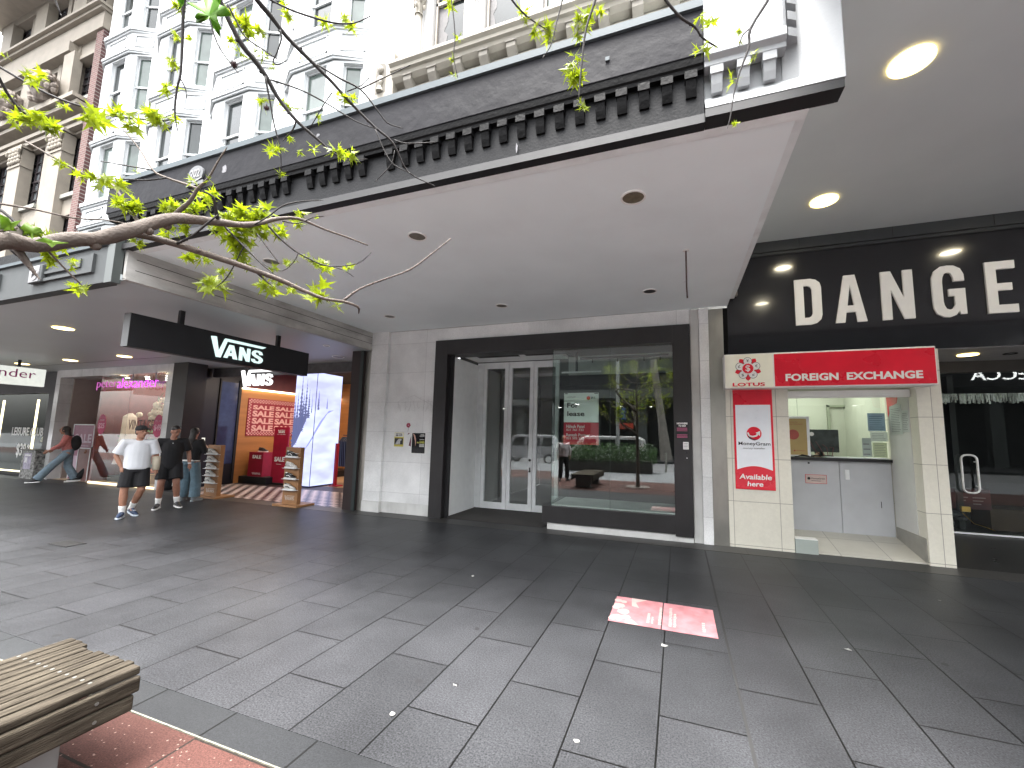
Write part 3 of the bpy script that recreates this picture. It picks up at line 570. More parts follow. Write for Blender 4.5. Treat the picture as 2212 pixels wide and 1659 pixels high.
# ---------------------------------------------------------------- exchange booth
ex = thing('exchange_booth', 'beige tiled currency exchange booth with serving counter', 'kiosk', (2.1, YW, 0))
yb = YW-.02
M_bt = brick('booth_tile', (.68, .655, .565), (.73, .705, .61), (.27, .25, .21), .64, .66, .004, axes='XZ', off=(6.4-1.44+.64*2, 6.6-.70), rough=.35, offset=0, bump=.05, stain=.1, nscale=25, speck=.04)
g = MB(); g.box(.728, 1.61, yb, YW+.5, 0, 2.99); g.build('left_pier', M_bt, ex, bevel=.003)
g = MB(); g.box(3.20, 3.482, yb, 8.3, 0, 2.99); g.build('right_pier', M_bt, ex, bevel=.003)
g = MB(); g.box(1.61, 3.2, 8.0, 8.1, 2.42, 2.99); g.box(1.61, 3.2, yb+.05, 8.1, 2.45, 2.47); g.build('header', mat('cream_wall', (.52, .52, .42), .6, var=.06, vscale=30), ex)
g = MB(); g.extr([(1.61, 7.24, -.05), (1.61, 7.24, .02), (1.61, 8.06, .19), (1.61, 9.6, .19), (1.61, 9.6, -.05)], (1.59, 0, 0)); g.build('booth_floor', brick('booth_floor_tile', (.5, .485, .43), (.54, .52, .46), (.2, .19, .16), .6, .6, .004, axes='XY', off=(60.2, 60), offset=0, rough=.3, bump=.05, stain=.15), ex)
g = MB(); g.box(3.19, 3.2, 7.40, 8.02, .36, 2.44); g.build('side_lining', mat('white_lining', (.62, .62, .60), .5, var=.04), ex)
g = MB(); g.box(3.188, 3.2, YW+.02, 8.02, .03, .35); g.build('skirting', mat('grey_skirting', (.3, .29, .26), .5), ex)
g = MB(); g.box(1.61, 2.486, 8.04, 8.08, .185, 1.335); g.build('counter_panel', M_gpaint, ex, bevel=.002)
g = MB(); g.box(2.494, 3.188, 8.04, 8.08, .185, 1.335); cpd = g.build('counter_door', M_gpaint, ex, bevel=.002)
g = MB(); g.box(2.565, 2.62, 8.02, 8.04, 1.04, 1.20); g.cyl((2.592, 8.02, 1.075), .02, -.01, axis='y'); g.build('lock', M_alu, cpd)
g = MB(); g.box(3.02, 3.028, 8.035, 8.042, .62, .72); g.build('slot', M_black, cpd)
g = MB(); g.box(1.61, 3.19, 7.98, 8.5, 1.337, 1.385); g.build('counter_top', M_blk, ex, bevel=.004)
g = MB(); g.box(2.35, 3.18, 8.06, 8.4, 1.386, 1.40); g.build('steel_tray', M_alu, ex)
g = MB(); g.box(1.62, 3.19, 7.32, 7.38, 2.32, 2.43); g.box(1.61, 3.2, 7.31, 7.33, 2.345, 2.355); g.build('shutter_rail', M_white, ex, bevel=.003)
g = MB(); g.quad((1.61, 8.12, 1.39), (3.19, 8.12, 1.39), (3.19, 8.12, 2.45), (1.61, 8.12, 2.45)); g.build('security_pane', glass('counter_glass', tint=(.88, .95, .90), refl=.03, gain=.8), ex)
g = MB(); g.box(1.95, 1.953, 8.115, 8.125, 1.39, 2.45); g.build('pane_joint', MATS['glass_edge'], ex)
g = MB(); g.box(1.0, 3.4, 9.9, 10.0, 0, 3.0); g.box(3.21, 3.4, 8.3, 9.9, 0, 3.0); g.box(1.0, 1.1, 7.8, 9.9, 0, 3); g.build('back_wall', mat('cream_room', (.50, .50, .44), .7, var=.05, vscale=60), ex)
g = MB(); g.box(1.0, 3.4, 7.8, 10, 2.9, 3.0); g.build('room_ceiling', M_white, ex)
g = MB(); g.box(2.9, 2.94, 9.84, 9.9, 0, 2.4); g.box(2.9, 3.7, 9.84, 9.9, 2.36, 2.4); g.build('inner_door_frame', mat('door_trim', (.3, .32, .25), .5), ex)
g = MB(); g.box(1.12, 1.2, 8.4, 8.5, 1.4, 2.7); g.build('bright_doorway', glow('white_glow', (.9, 1, .95), 1.2), ex)
li = bpy.data.lights.new('lamp', 'AREA'); li.shape = 'RECTANGLE'; li.size = 1.2; li.size_y = .9; li.energy = 13*EK; li.color = (.95, 1, .88); lo = bpy.data.objects.new('lamp', li); COL.objects.link(lo); lo.parent = ex; lo.location = Vector((2.3, 9.0, 2.88))-Vector((2.1, YW, 0))
g = MB(); g.box(1.7, 2.9, 8.9, 9.1, 2.885, 2.9); g.build('ceiling_tube', glow('tube_glow', (1, 1, .9), 3), ex)
g = MB(); g.box(1.615, 1.905, YW-.03, YW+.12, .0, .21); tag(g.build('glass_step', mat('frosted_step', (.36, .40, .37), .25, var=.05)), 'small frosted pale green step block at the booth threshold', 'step')
g = MB(); g.box(1.615, 1.905, YW-.032, YW+.12, .205, .215); g.build('x', M_white).name = 'step_nosing'; bpy.data.objects['step_nosing'].parent = bpy.data.objects['glass_step']
# exchange sign
sg = thing('exchange_sign', 'red and cream foreign exchange sign box above the booth', 'sign', (2.02, 6.95, 2.45))
ys = 6.93
g = MB(); g.box(.70, 3.345, ys+.01, YW-.025, 2.445, 2.985); g.build('sign_box', M_white, sg, bevel=.012)
F = Flat((.70, ys+.01, 2.445))
g = MB(); F.rect(g, .012, .012, .675, .528, 0, .008); g.build('cream_face', M_cream, sg)
g = MB(); F.rect(g, .695, .022, 2.628, .515, 0, .008); g.build('red_face', M_redsign, sg)
g = MB(); F.text(g, 'FOREIGN', .835, .095, 1.505, .205, base=.009, bold=.035); F.text(g, 'EXCHANGE', 1.605, .095, 2.48, .205, base=.009, bold=.035); g.build('lettering', M_white, sg)
c = (.332, .305); g = MB()
for k in range(5):
    a = math.pi/2+2*math.pi*k/5; F.disc(g, (c[0]+.115*math.cos(a), c[1]+.115*math.sin(a)), .062, .008, .010)
g.build('petal_outlines', M_blk, sg); g = MB()
for k in range(5):
    a = math.pi/2+2*math.pi*k/5; F.disc(g, (c[0]+.115*math.cos(a), c[1]+.115*math.sin(a)), .056, .010, .012)
F.disc(g, c, .093, .0135, .0145); g.build('petals', M_white, sg)
g = MB()
for k in range(5):
    a = -math.pi/2+2*math.pi*k/5; q = lambda r, t: (c[0]+r*math.cos(a+t), c[1]+r*math.sin(a+t)); F.poly(g, [q(.09, -.35), q(.165, -.20), q(.19, 0), q(.165, .20), q(.09, .35)], .008, .0095)
F.poly(g, [(c[0]+(.082 if k % 2 else .072)*math.cos(k*math.pi/20), c[1]+(.082 if k % 2 else .072)*math.sin(k*math.pi/20)) for k in range(40)], .0145, .0155)
F.text(g, 'LOTUS', .112, .03, .56, .085, base=.009, bold=.03, d=.003); g.build('red_emblem', M_redsign, sg)
g = MB()
for k, t in enumerate('\u00a5\u20ac\u00a2$\u00a3'):
    a = math.pi/2-2*math.pi*k/5; x, z = c[0]+.125*math.cos(a), c[1]+.125*math.sin(a); F.text(g, t, x-.017, z-.022, x+.017, z+.022, base=.012, d=.002)
g.build('currency_marks', M_blk, sg)
g = MB(); F.text(g, '$', c[0]-.033, c[1]-.055, c[0]+.033, c[1]+.055, base=.0156, d=.002, bold=.015); g.build('dollar_mark', M_white, sg)
# money transfer panel
mp_ = thing('money_transfer_panel', 'tall red and white money transfer panel on the beige tiled pier', 'poster', (1.11, yb, .9))
F = Flat((.835, yb-.001, .89)); g = MB(); F.rect(g, 0, 0, .555, 1.565, 0, .012); g.build('red_panel', M_redsign, mp_, bevel=.003)
g = MB(); n = 12; F.poly(g, [(.03, 1.315), (.03, .30)]+[(.03+.495*k/n, .30+.06*math.sin(math.pi*k/n)) for k in range(1, n)]+[(.525, .30), (.525, 1.315)], .012, .014); g.build('white_field', mat('panel_white', (.82, .85, .9), .3, var=.03), mp_)
b_ = (.285, .865); g = MB(); F.disc(g, b_, .105, .014, .016); g.build('emblem_ball', M_redsign, mp_)
g = MB(); F.poly(g, [(b_[0]-.105, b_[1]+.02), (b_[0]-.07, b_[1]-.08), (b_[0], b_[1]-.11), (b_[0]+.05, b_[1]-.095), (b_[0]-.02, b_[1]-.085), (b_[0]-.075, b_[1]-.04)], .0165, .018)
F.text(g, 'MoneyGram', .06, .665, .505, .735, base=.015, bold=.004); g.build('black_print', M_blk, mp_)
g = MB(); F.text(g, 'money transfer', .125, .615, .43, .65, base=.015, bold=.0); g.build('grey_print', M_grey, mp_)
g = MB(); F.line(g, [(b_[0]-.09, b_[1]+.015), (b_[0]-.07, b_[1]-.035), (b_[0]-.02, b_[1]-.05), (b_[0]+.03, b_[1]-.035), (b_[0]+.06, b_[1]+.005)], .024, .019, .021)
F.poly(g, [(b_[0]+.02, b_[1]+.012), (b_[0]+.085, b_[1]+.04), (b_[0]+.08, b_[1]-.035)], .019, .021)
F.text(g, 'Available', .055, .155, .505, .235, base=.015, bold=.02, shear=.12); F.text(g, 'here', .165, .05, .385, .125, base=.015, bold=.02, shear=.12); g.build('white_lettering', M_white, mp_)
# things at the counter
def lines(g, F, w, h, z0, z1, n, x0=.1, x1=.9):
    for k in range(n):
        z = h*(z0+(z1-z0)*k/n); F.rect(g, w*x0, z, w*random.uniform(x1-.15, x1), z+h*.22*(z1-z0)/n, .004, .005)
def notice(label, x0, z0, x1, z1, y, m, n=9, F=None, blue=False):
    d = thing('notice', label, 'notice', ((x0+x1)/2, y, z0), 'paper notices at the exchange counter'); F = F or Flat((x0, y, z0)); w_, h_ = (x1-x0), z1-z0
    g = MB(); F.rect(g, 0, 0, w_, h_, 0, .003); g.build('sheet', m, d); g = MB(); lines(g, F, w_, h_, .1, .92, n); g.build('print', mat('print_blue', (.12, .2, .32), .5) if blue else M_grey, d)
M_ps = mat('paper_sheet', (.78, .82, .8), .6, var=.05, trans=.5)
notice('pale blue printed notice, uppermost on the counter glass', 2.937, 1.836, 3.17, 2.129, 8.09, mat('paper_blue', (.45, .56, .66), .6, trans=.5), 7, blue=True)
notice('white notice in the middle of the column on the counter glass', 2.96, 1.674, 3.187, 1.827, 8.09, M_ps, 5)
notice('lowest printed sheet on the counter glass, yellow tinted foot', 2.986, 1.417, 3.17, 1.648, 8.09, mat('paper_yellowish', (.66, .7, .56), .6, trans=.5), 7)
notice('faint grey sheet beside the door lock column on the glass', 2.845, 1.42, 2.968, 1.721, 8.10, mat('paper_grey', (.55, .6, .6), .6, trans=.5), 3)
notice('framed list of rules on the right side wall of the booth', 7.6, 1.78, 7.955, 2.235, 3.188, M_ps, 14, Flat((3.188, 7.955, 1.78), (0, -1, 0)))
notice('second narrow list near the outer edge of the side wall', 7.41, 1.815, 7.59, 2.14, 3.188, M_ps, 10, Flat((3.188, 7.59, 1.815), (0, -1, 0)))
g = MB(); F = Flat((3.188, 8.02, 2.06), (0, -1, 0)); F.poly(g, [(-.0, .0), (.045, .06), (.045, .16), (.30, .2), (.36, .36), (-.02, .36)], 0, .003); tag(g.build('red_wall_sign', M_redsign), 'cut red sign shape high on the booth side wall', 'sign')
d = thing('advert_board', 'framed ochre advert board standing on the booth counter', 'advert board', (1.95, 8.0, 1.39)); F = Flat((1.62, 8.0, 1.40))
g = MB(); F.rect(g, -.02, 0, .47, .67, -.02, 0); g.build('frame', M_alu, d, bevel=.006); g = MB(); F.rect(g, -.02, .02, .425, .63, 0, .004); g.build('sheet', mat('ochre_print', (.45, .33, .13), .5, var=.05), d)
g = MB(); F.disc(g, (.225, .36), .085, .004, .006); F.text(g, 'money for', .17, .56, .30, .58, base=.005); F.text(g, 'your remittance', .17, .525, .37, .545, base=.005); F.disc(g, (.235, .09), .013, .004, .006); F.text(g, 'MoneyGram', .26, .08, .39, .10, base=.005); g.build('print', mat('print_brick', (.4, .08, .06), .5), d)
d = thing('computer_monitor', 'back of a dark monitor with cables behind the counter glass', 'monitor', (2.33, 8.35, 1.4))
g = MB(); g.box(2.10, 2.60, 8.33, 8.37, 1.47, 1.86); g.build('screen_back', mat('monitor_back', (.03, .03, .035), .5, var=.8, vscale=9), d, bevel=.008); g = MB(); g.tube([(2.35, 8.4, 1.4), (2.35, 8.38, 1.6)], .025, 8); g.box(2.2, 2.5, 8.3, 8.5, 1.4, 1.415); g.build('stand', M_black, d)
g = MB(); random.seed(5)
for k in range(4): g.tube([(2.15+.1*k, 8.31, 1.7-.05*k), (2.2+.1*k, 8.28, 1.55), (2.3+.06*k, 8.3, 1.41)], .006, 6)
g.build('cables', mat('cable_red', (.12, .02, .03), .5), d)
g = MB(); F = Flat((2.14, 8.10, 1.775)); F.disc(g, (0, 0), .034, 0, .006); tag(g.build('round_sticker', M_white), 'round white speaking-hole ring on the counter glass', 'sticker')
d = thing('person', 'clerk with dark hair, only the top of the head above the monitor', 'person', (2.44, 8.75, 0))
g = MB(); g.ell((2.44, 8.75, 1.60), (.075, .09, .11)); g.tube([(2.44, 8.78, 1.3), (2.44, 8.76, 1.55)], .055); g.ell((2.44, 8.8, 1.15), (.2, .11, .3)); g.build('body', mat('clerk_skin', (.3, .17, .12), .5), d, mods=(.02, 3))
g = MB(); g.ell((2.44, 8.775, 1.64), (.09, .095, .115)); g.tube([(2.42, 8.83, 1.65), (2.42, 8.85, 1.4)], [.08, .05]); g.build('hair', mat('hair_black', (.012, .01, .009), .5), d, mods=(.02, 3))
d = thing('name_plate', 'small framed plaque with a money transfer logo on the counter front', 'plaque', (2.15, 8.04, 1.0)); F = Flat((2.0, 8.038, .955))
g = MB(); F.rect(g, 0, 0, .305, .145, 0, .004); g.build('red_rim', M_redsign, d); g = MB(); F.rect(g, .006, .006, .299, .139, .004, .006); g.build('plate', mat('plate_pink', (.62, .5, .46), .5), d)
g = MB(); F.disc(g, (.05, .08), .022, .006, .008); F.text(g, 'MoneyGram', .085, .065, .28, .095, base=.0065); F.rect(g, .085, .04, .22, .046, .006, .007); g.build('print', M_blk, d)
g = MB(); g.cyl((2.06, 8.04, 1.29), .016, -.006, axis='y'); tag(g.build('cable_hole', M_black), 'small black round hole under the left end of the counter top', 'hole')
d = thing('counter_clutter', 'black cable coil and pen dish on the counter top', 'cables', (1.95, 8.0, 1.39)); g = MB()
for k in range(3): g.tube([(1.85+.05*k, 8.0, 1.39+.01*k), (1.95, 7.99, 1.405+.01*k), (2.08+.03*k, 8.02, 1.395)], .009, 6)
g.build('cable', M_black, d)

# ---------------------------------------------------------------- big black shop sign and right-hand shop
bs = thing('shop_sign', 'wide glossy black sign board with big white condensed capitals', 'sign', (4, YW, 3))
g = MB(); g.box(.80, 13, YW, YW+.05, 2.995, 4.632); g.build('black_board', M_blackgloss, bs)
g = MB(); g.box(.80, 13, YW-.07, YW+.05, 4.68, 4.848); g.box(.80, 13, YW-.03, YW+.05, 4.634, 4.678)
g.build('top_trim', mat('slate_trim', (.035, .04, .042), .5), bs)
g = MB()
for x in (1.85, 3.05, 4.2): g.box(x, x+.006, YW-.074, YW-.07, 4.68, 4.848)
g.build('trim_joint', M_black, bs)
def let(ch, x0, x1):
    if ch == 'D':
        o = [(0, 0), (.6, 0), (.8, .03), (.95, .10), (1, .2), (1, .8), (.95, .9), (.8, .97), (.6, 1), (0, 1)]; i = [(.34, .15), (.34, .85), (.5, .85), (.60, .82), (.65, .76), (.65, .24), (.60, .18), (.5, .15)]; return [o, i]
    if ch == 'A': return [[(0, 0), (.30, 0), (.35, .21), (.655, .21), (.70, 0), (1, 0), (.68, 1), (.32, 1)], [(.40, .35), (.61, .35), (.505, .80)]]
    if ch == 'N': return [[(0, 0), (.30, 0), (.30, .62), (.68, 0), (1, 0), (1, 1), (.70, 1), (.70, .42), (.32, 1), (0, 1)]]
    if ch == 'G': return [[(.5, -.02), (.68, .02), (.78, .10), (.82, .03), (1, .03), (1, .54), (.5, .54), (.5, .40), (.68, .40), (.67, .22), (.6, .15), (.5, .13), (.4, .15), (.34, .22), (.32, .3), (.32, .7), (.34, .78), (.4, .86), (.5, .88), (.6, .86), (.66, .78), (.68, .69), (1, .69), (.99, .82), (.9, .94), (.7, 1.01), (.5, 1.02), (.3, 1.01), (.1, .93), (.01, .8), (0, .68), (0, .3), (.02, .17), (.1, .06), (.3, -.01)]]
    if ch == 'E': return [[(0, 0), (1, 0), (1, .155), (.36, .155), (.36, .43), (.86, .43), (.86, .57), (.36, .57), (.36, .845), (1, .845), (1, 1), (0, 1)]]
F = Flat((0, YW, 0))
for ch, a, b in (('D', 1.768, 2.125), ('A', 2.295, 2.69), ('N', 2.88, 3.262), ('G', 3.476, 3.84), ('E', 4.07, 4.382)):
    g = MB(); z0, z1 = (3.43, 4.185) if ch == 'G' else (3.447, 4.178); F.loops(g, let(ch, a, b), a, z0, b, z1, d=.03, base=.001); g.build('letter', M_white, bs)
rs = thing('glazed_shopfront', 'dark glazed shopfront set back at the right edge', 'shopfront', (5, 8.4, 0))
g = MB(); g.box(3.45, 13, YW+.03, 8.42, 2.985, 3.05); g.build('lobby_soffit', mat('lobby_soffit', (.3, .3, .3), .5), rs)
g = MB(); g.box(3.48, 13, 8.36, 8.5, 2.80, 2.985); g.build('head_beam', mat('brown_beam', (.03, .027, .02), .5), rs)
g = MB(); g.box(3.48, 13, 8.37, 8.43, .265, .285); g.build('bottom_rail', M_alu, rs)
g = MB(); g.quad((3.48, 8.40, .28), (13, 8.40, .28), (13, 8.40, 2.8), (3.48, 8.40, 2.8)); g.build('pane', glass('dark_shop_glass', refl=0.0, gain=.9), rs)
g = MB(); g.extr([(3.484, 7.24, -.05), (3.484, 7.24, .004), (3.484, 8.40, .265), (3.484, 12, .27), (3.484, 12, -.05)], (9.5, 0, 0)); g.build('lobby_floor', mat('lobby_floor', (.022, .022, .021), .3, var=.2, vscale=4), rs)
g = MB(); hx0, hx1, hz0, hz1 = 4.205, 4.40, .90, 1.485; q = .07; n = []
for cx_, cz_, a0 in ((hx1-q, hz1-q, 0), (hx0+q, hz1-q, 90), (hx0+q, hz0+q, 180), (hx1-q, hz0+q, 270)):
    for k in range(5): a = R(a0+k*22.5); n.append((cx_+q*math.cos(a), 8.33, cz_+q*math.sin(a)))
g.tube(n+[n[0]], .0155, 8, caps=False); hd = g.build('door_handle', mat('white_steel', (.75, .75, .73), .25, metal=.2), rs, smooth=True)
g = MB()
for z in (1.0, 1.38): g.cyl((4.4, 8.33, z), .01, .07, axis='y', seg=8)
g.build('standoff', M_alu, hd)
g = MB(); g.box(3.5, 13, 11.4, 11.5, .2, 3); g.box(3.49, 3.55, 8.5, 11.4, .2, 3); g.box(3.5, 13, 8.5, 11.5, 2.9, 3.0); g.build('interior_walls', mat('black_interior', (.003, .003, .003), .9), rs)
g = MB(); g.box(4.0, 4.08, 8.8, 9.1, .28, 2.8); g.box(4.30, 4.38, 8.7, 8.9, .28, 2.8); g.build('inner_column', mat('inner_column', (.012, .013, .013), .5), rs)
random.seed(11); g = MB()
for k in range(260):
    x = 3.9+k*.0052*1.0+random.uniform(-.004, .004); x = 3.85+k*.008; l = random.uniform(.09, .16); g.quad((x, 8.47, 2.47), (x+.012, 8.47+random.uniform(-.01, .01), 2.47), (x+.006+random.uniform(-.02, .02), 8.47, 2.46-l), (x-.004+random.uniform(-.01, .02), 8.48, 2.46-l))
tag(g.build('tinsel_fringe', mat('silver_tinsel', (.5, .5, .47), .25, metal=.9, var=.3)), 'silver tinsel fringe hanging inside the right shop window', 'tinsel')
def carton(label, x0, x1, y0, y1, z0, z1, m): g = MB(); g.box(x0, x1, y0, y1, z0, z1); return tag(g.build('carton', m, bevel=.004), label, 'box', 'boxes inside the right shop')
carton('brown cardboard box on the floor behind the right shop glass', 4.75, 5.6, 8.8, 9.3, .28, .62, mat('cardboard', (.05, .028, .014), .7))
d = carton('red packing box with pale stripes behind the door handle', 4.25, 4.75, 8.75, 9.0, .60, .92, mat('red_carton', (.05, .002, .005), .6))
for a in (4.30, 4.52):
    g = MB()
    for k in range(3): g.box(a, a+.16-.03*k, 8.744, 8.748, .78-k*.05, .795-k*.05)
    o = g.build('print_line', mat('dull_white', (.25, .2, .2), .6)); o.parent = d
random.seed(9); d = thing('stock_heap', 'heap of dark bagged stock with gold ribbon on the shop floor', 'bags', (4.15, 8.75, .28)); g = MB()
for k in range(14): g.ell((3.95+random.uniform(0, .42), 8.62+random.uniform(0, .3), .32+random.uniform(0, .34)), (random.uniform(.06, .12),)*2+(random.uniform(.05, .09),), 8, 5)
g.build('bags', mat('dark_bag', (.03, .03, .035), .45, var=.6, vscale=20, bump=.6, bscale=30), d)
g = MB(); g.tube([(4.30, 8.6, .55), (4.42, 8.58, .40), (4.55, 8.58, .36), (4.66, 8.56, .31)], [.02, .012, .02, .01], 5, flat=.4); g.box(4.27, 4.38, 8.55, 8.6, .58, .66); g.build('gold_ribbon', mat('gold', (.7, .45, .12), .3, metal=.8), d)
downlight('downlight', 'white lit downlight in the low soffit of the right-hand shop', 4.10, 7.74, 2.984, .10, True, None, watts=2, ecol=(1, 1, 1), es=6)
g = MB(); g.ring((4.60, 7.78, 2.976), .06, .075, .008); tag(g.build('soffit_speaker', M_dark2), 'thin round grille in the low right soffit', 'grille')
# ---------------------------------------------------------------- shoe shop
vs_ = thing('shoe_shop', 'open shoe shop front with dark walls, timber lining and checkered floor', 'shop', (-10, 9, 0))
M_maroon = mat('maroon_cladding', (.02, .010, .010), .5, var=.12); M_wood = mat('birch_ply', (.36, .15, .045), .5, var=.18, vscale=2.5, stretch=(.3, .3, 2.5))
g = MB(); g.box(-6.85, -6.52, 7.08, 8.6, 0, 3.45); g.build('right_pillar', M_maroon, vs_); g = MB(); g.box(-6.60, -6.52, 7.06, 7.09, 0, 3.45); g.build('pillar_edge', mat('dark_green_edge', (.02, .03, .03), .4), vs_)
g = MB(); g.box(-6.515, -6.378, 7.14, 7.6, 0, 3.45); tag(g.build('steel_pilaster', M_steel), 'narrow steel strip beside the maroon pillar of the shoe shop', 'pilaster')
g = MB(); g.box(-13.0, -6.85, 8.1, 8.2, 3.19, 3.46); g.build('lintel', mat('concrete_lintel', (.08, .077, .08), .8, var=.2, vscale=8), vs_)
g = MB(); g.box(-13.05, -12.45, 7.12, 7.6, 0, 3.45); g.box(-13.3, -13.1, 7.6, 9.05, 0, 3.6); g.build('left_wall', mat('near_black_wall', (.006, .0045, .005), .45, var=.3), vs_)
g = MB(); g.box(-13.12, -13.095, 8.42, 8.95, .62, 3.12); g.build('side_glass', mat('screen_blue_glass', (.03, .04, .09), .12, var=.2), vs_)  # blue of the screen's reflection is put into the glass colour
g = MB(); g.box(-13.11, -13.06, 8.38, 8.42, .1, 3.2); g.box(-13.11, -13.06, 8.95, 9.0, .1, 3.2); g.build('glass_frame', M_black, vs_)
g = MB(); g.box(-13.3, -13.1, 9.05, 13, 0, 2.98); g.box(-13.3, -6.9, 13, 13.2, 0, 3.6); g.box(-6.9, -6.8, 8.6, 13, 0, 3.6); g.build('timber_lining', M_wood, vs_)
g = MB(); g.box(-13.3, -13.02, 9.05, 13, 3.0, 3.62); g.build('bulkhead', mat('maroon_bulkhead', (.12, .03, .035), .6), vs_)
g = MB(); g.box(-13.1, -13.0, 9.05, 13, 2.96, 3.0); g.build('light_strip', glow('strip_glow', (1, .8, .5), 5), vs_)
g = MB(); g.box(-13.3, -6.8, 8.2, 13.2, 3.62, 3.7); g.build('ceiling', M_dim, vs_)
M_chk = bpy.data.materials.new('checker_floor'); M_chk.use_nodes = True; n_ = M_chk.node_tree; ck = n_.nodes.new('ShaderNodeTexChecker'); ge = n_.nodes.new('ShaderNodeNewGeometry'); ck.inputs['Scale'].default_value = 5.9
ck.inputs['Color1'].default_value = (.72, .6, .57, 1); ck.inputs['Color2'].default_value = (.008, .004, .005, 1); ad_ = n_.nodes.new('ShaderNodeVectorMath'); ad_.inputs[1].default_value = (50, 50, .06); n_.links.new(ge.outputs['Position'], ad_.inputs[0]); n_.links.new(ad_.outputs[0], ck.inputs[0]); n_.links.new(ck.outputs[0], n_.nodes['Principled BSDF'].inputs['Base Color']); n_.nodes['Principled BSDF'].inputs['Roughness'].default_value = .3
g = MB(); g.box(-13, -6.86, 7.2, 9.0, -.1, .004); g.build('checkered_floor', M_chk, vs_)
g = MB(); g.box(-13, -6.86, 9.0, 9.75, -.1, .003); g.build('dark_floor', M_maroon, vs_)
g = MB(); g.box(-13.1, -6.86, 9.75, 13, -.1, .002); g.build('timber_floor', mat('timber_floor', (.33, .2, .11), .4, var=.2, stretch=(4, .4, 1)), vs_)
g = MB(); g.box(-13.09, -11.9, 9.2, 12.9, .004, .22); g.build('display_step', M_black, vs_)
for p, e, s in (((-10.5, 10.8, 3.5), 60, 2), ((-11.4, 8.9, 3.4), 30, 1.2), ((-8.3, 11.5, 3.5), 40, 1.5)):
    li = bpy.data.lights.new('lamp', 'AREA'); li.size = s; li.energy = e*EK; li.color = (1, .82, .62); lo = bpy.data.objects.new('lamp', li); COL.objects.link(lo); lo.parent = vs_; lo.location = Vector(p)-Vector((-10, 9, 0))
for x, y in ((-10.3, 11.6), (-9.3, 12.2)):
    g = MB(); g.box(x, x+1.3, y, y+.06, 3.0, 3.04); g.build('ceiling_tube', glow('strip_glow', (1, .8, .5), 5), vs_)
# glowing screen column
sc = thing('led_screen', 'tall two-sided glowing screen column showing a snowy slope with firs', 'screen', (-10.6, 9.5, 0))
m = bpy.data.materials.new('snow_video'); m.use_nodes = True; n_ = m.node_tree; n_.nodes.clear(); o_ = n_.nodes.new('ShaderNodeOutputMaterial'); em = n_.nodes.new('ShaderNodeEmission'); em.inputs[1].default_value = .8*EK
ge = n_.nodes.new('ShaderNodeNewGeometry'); no_ = n_.nodes.new('ShaderNodeTexNoise'); no_.inputs['Scale'].default_value = 1.1; mp2 = n_.nodes.new('ShaderNodeMapping'); mp2.inputs['Scale'].default_value = (1, 1, 2.2); mp2.inputs['Rotation'].default_value = (.6, .5, 0)
cr = n_.nodes.new('ShaderNodeValToRGB'); cr.color_ramp.elements[0].position = .35; cr.color_ramp.elements[0].color = (.42, .44, .82, 1); cr.color_ramp.elements[1].position = .65; cr.color_ramp.elements[1].color = (.60, .66, 1, 1)
for a, b in ((ge.outputs['Position'], mp2.inputs[0]), (mp2.outputs[0], no_.inputs[0]), (no_.outputs[0], cr.inputs[0]), (cr.outputs[0], em.inputs[0]), (em.outputs[0], o_.inputs[0])): n_.links.new(a, b)
g = MB(); g.box(-11.08, -10.24, 9.28, 10.24, .05, 3.43); g.build('panels', m, sc)
g = MB(); g.box(-10.246, -10.234, 9.274, 9.286, .04, 3.44); g.box(-11.0, -10.3, 9.33, 10.2, 0, .05); g.build('seam', mat('screen_seam', (.02, .02, .05), .5), sc)
def fir(g, F, x, z, w, h, n=13):
    random.seed(int(x*1000+z*77)); L_, R_ = [], []
    for k in range(n):
        t = k/n; ww = w*(1-t)*random.uniform(.55, 1); L_.append((x-ww, z+h*t)); L_.append((x-ww*.35, z+h*(t+.5/n))); ww = w*(1-t)*random.uniform(.55, 1); R_.append((x+ww, z+h*t)); R_.append((x+ww*.35, z+h*(t+.5/n)))
    F.poly(g, L_+[(x, z+h)]+R_[::-1], .002, .004)
F = Flat((-11.08, 9.28, .05)); g = MB()
for x, z, w, h in ((.04, 1.2, .10, 1.5), (.14, 1.55, .10, 1.3), (.27, 1.75, .15, 1.6), (.37, 1.8, .10, 1.0), (.46, 1.9, .12, 1.3), (.58, 2.0, .10, .9), (.1, 1.2, .13, .9), (.33, 1.6, .16, .8), (.70, 2.15, .03, .6)): fir(g, F, x, z, w, h)
F.poly(g, [(0, .9), (.08, 1.15), (.2, 1.3), (.35, 1.6), (.5, 1.9), (.55, 2.15), (.3, 2.0), (0, 2.0)], .001, .002)
F2 = Flat((-10.24, 9.28, .05), (0, 1, 0))
for x, z, w, h in ((.10, 2.25, .07, .6), (.42, 2.3, .04, .35)): fir(g, F2, x, z, w, h)
g.build('dark_firs', mat('fir_video', (.01, .01, .02), .6, var=.8, vscale=40, emit=(.07, .08, .17), estr=1), sc)
g = MB(); F2.poly(g, [(0, 1.55), (.2, 1.9), (.5, 2.25), (.7, 2.28), (.45, 2.15), (.25, 1.85), (0, 1.45)], .001, .0015); F.poly(g, [(.45, .95), (.7, 1.3), (.84, 1.5), (.84, 1.42), (.68, 1.2)], .001, .0015); g.build('ski_track', glow('track_video', (.27, .30, .66), .7), sc)
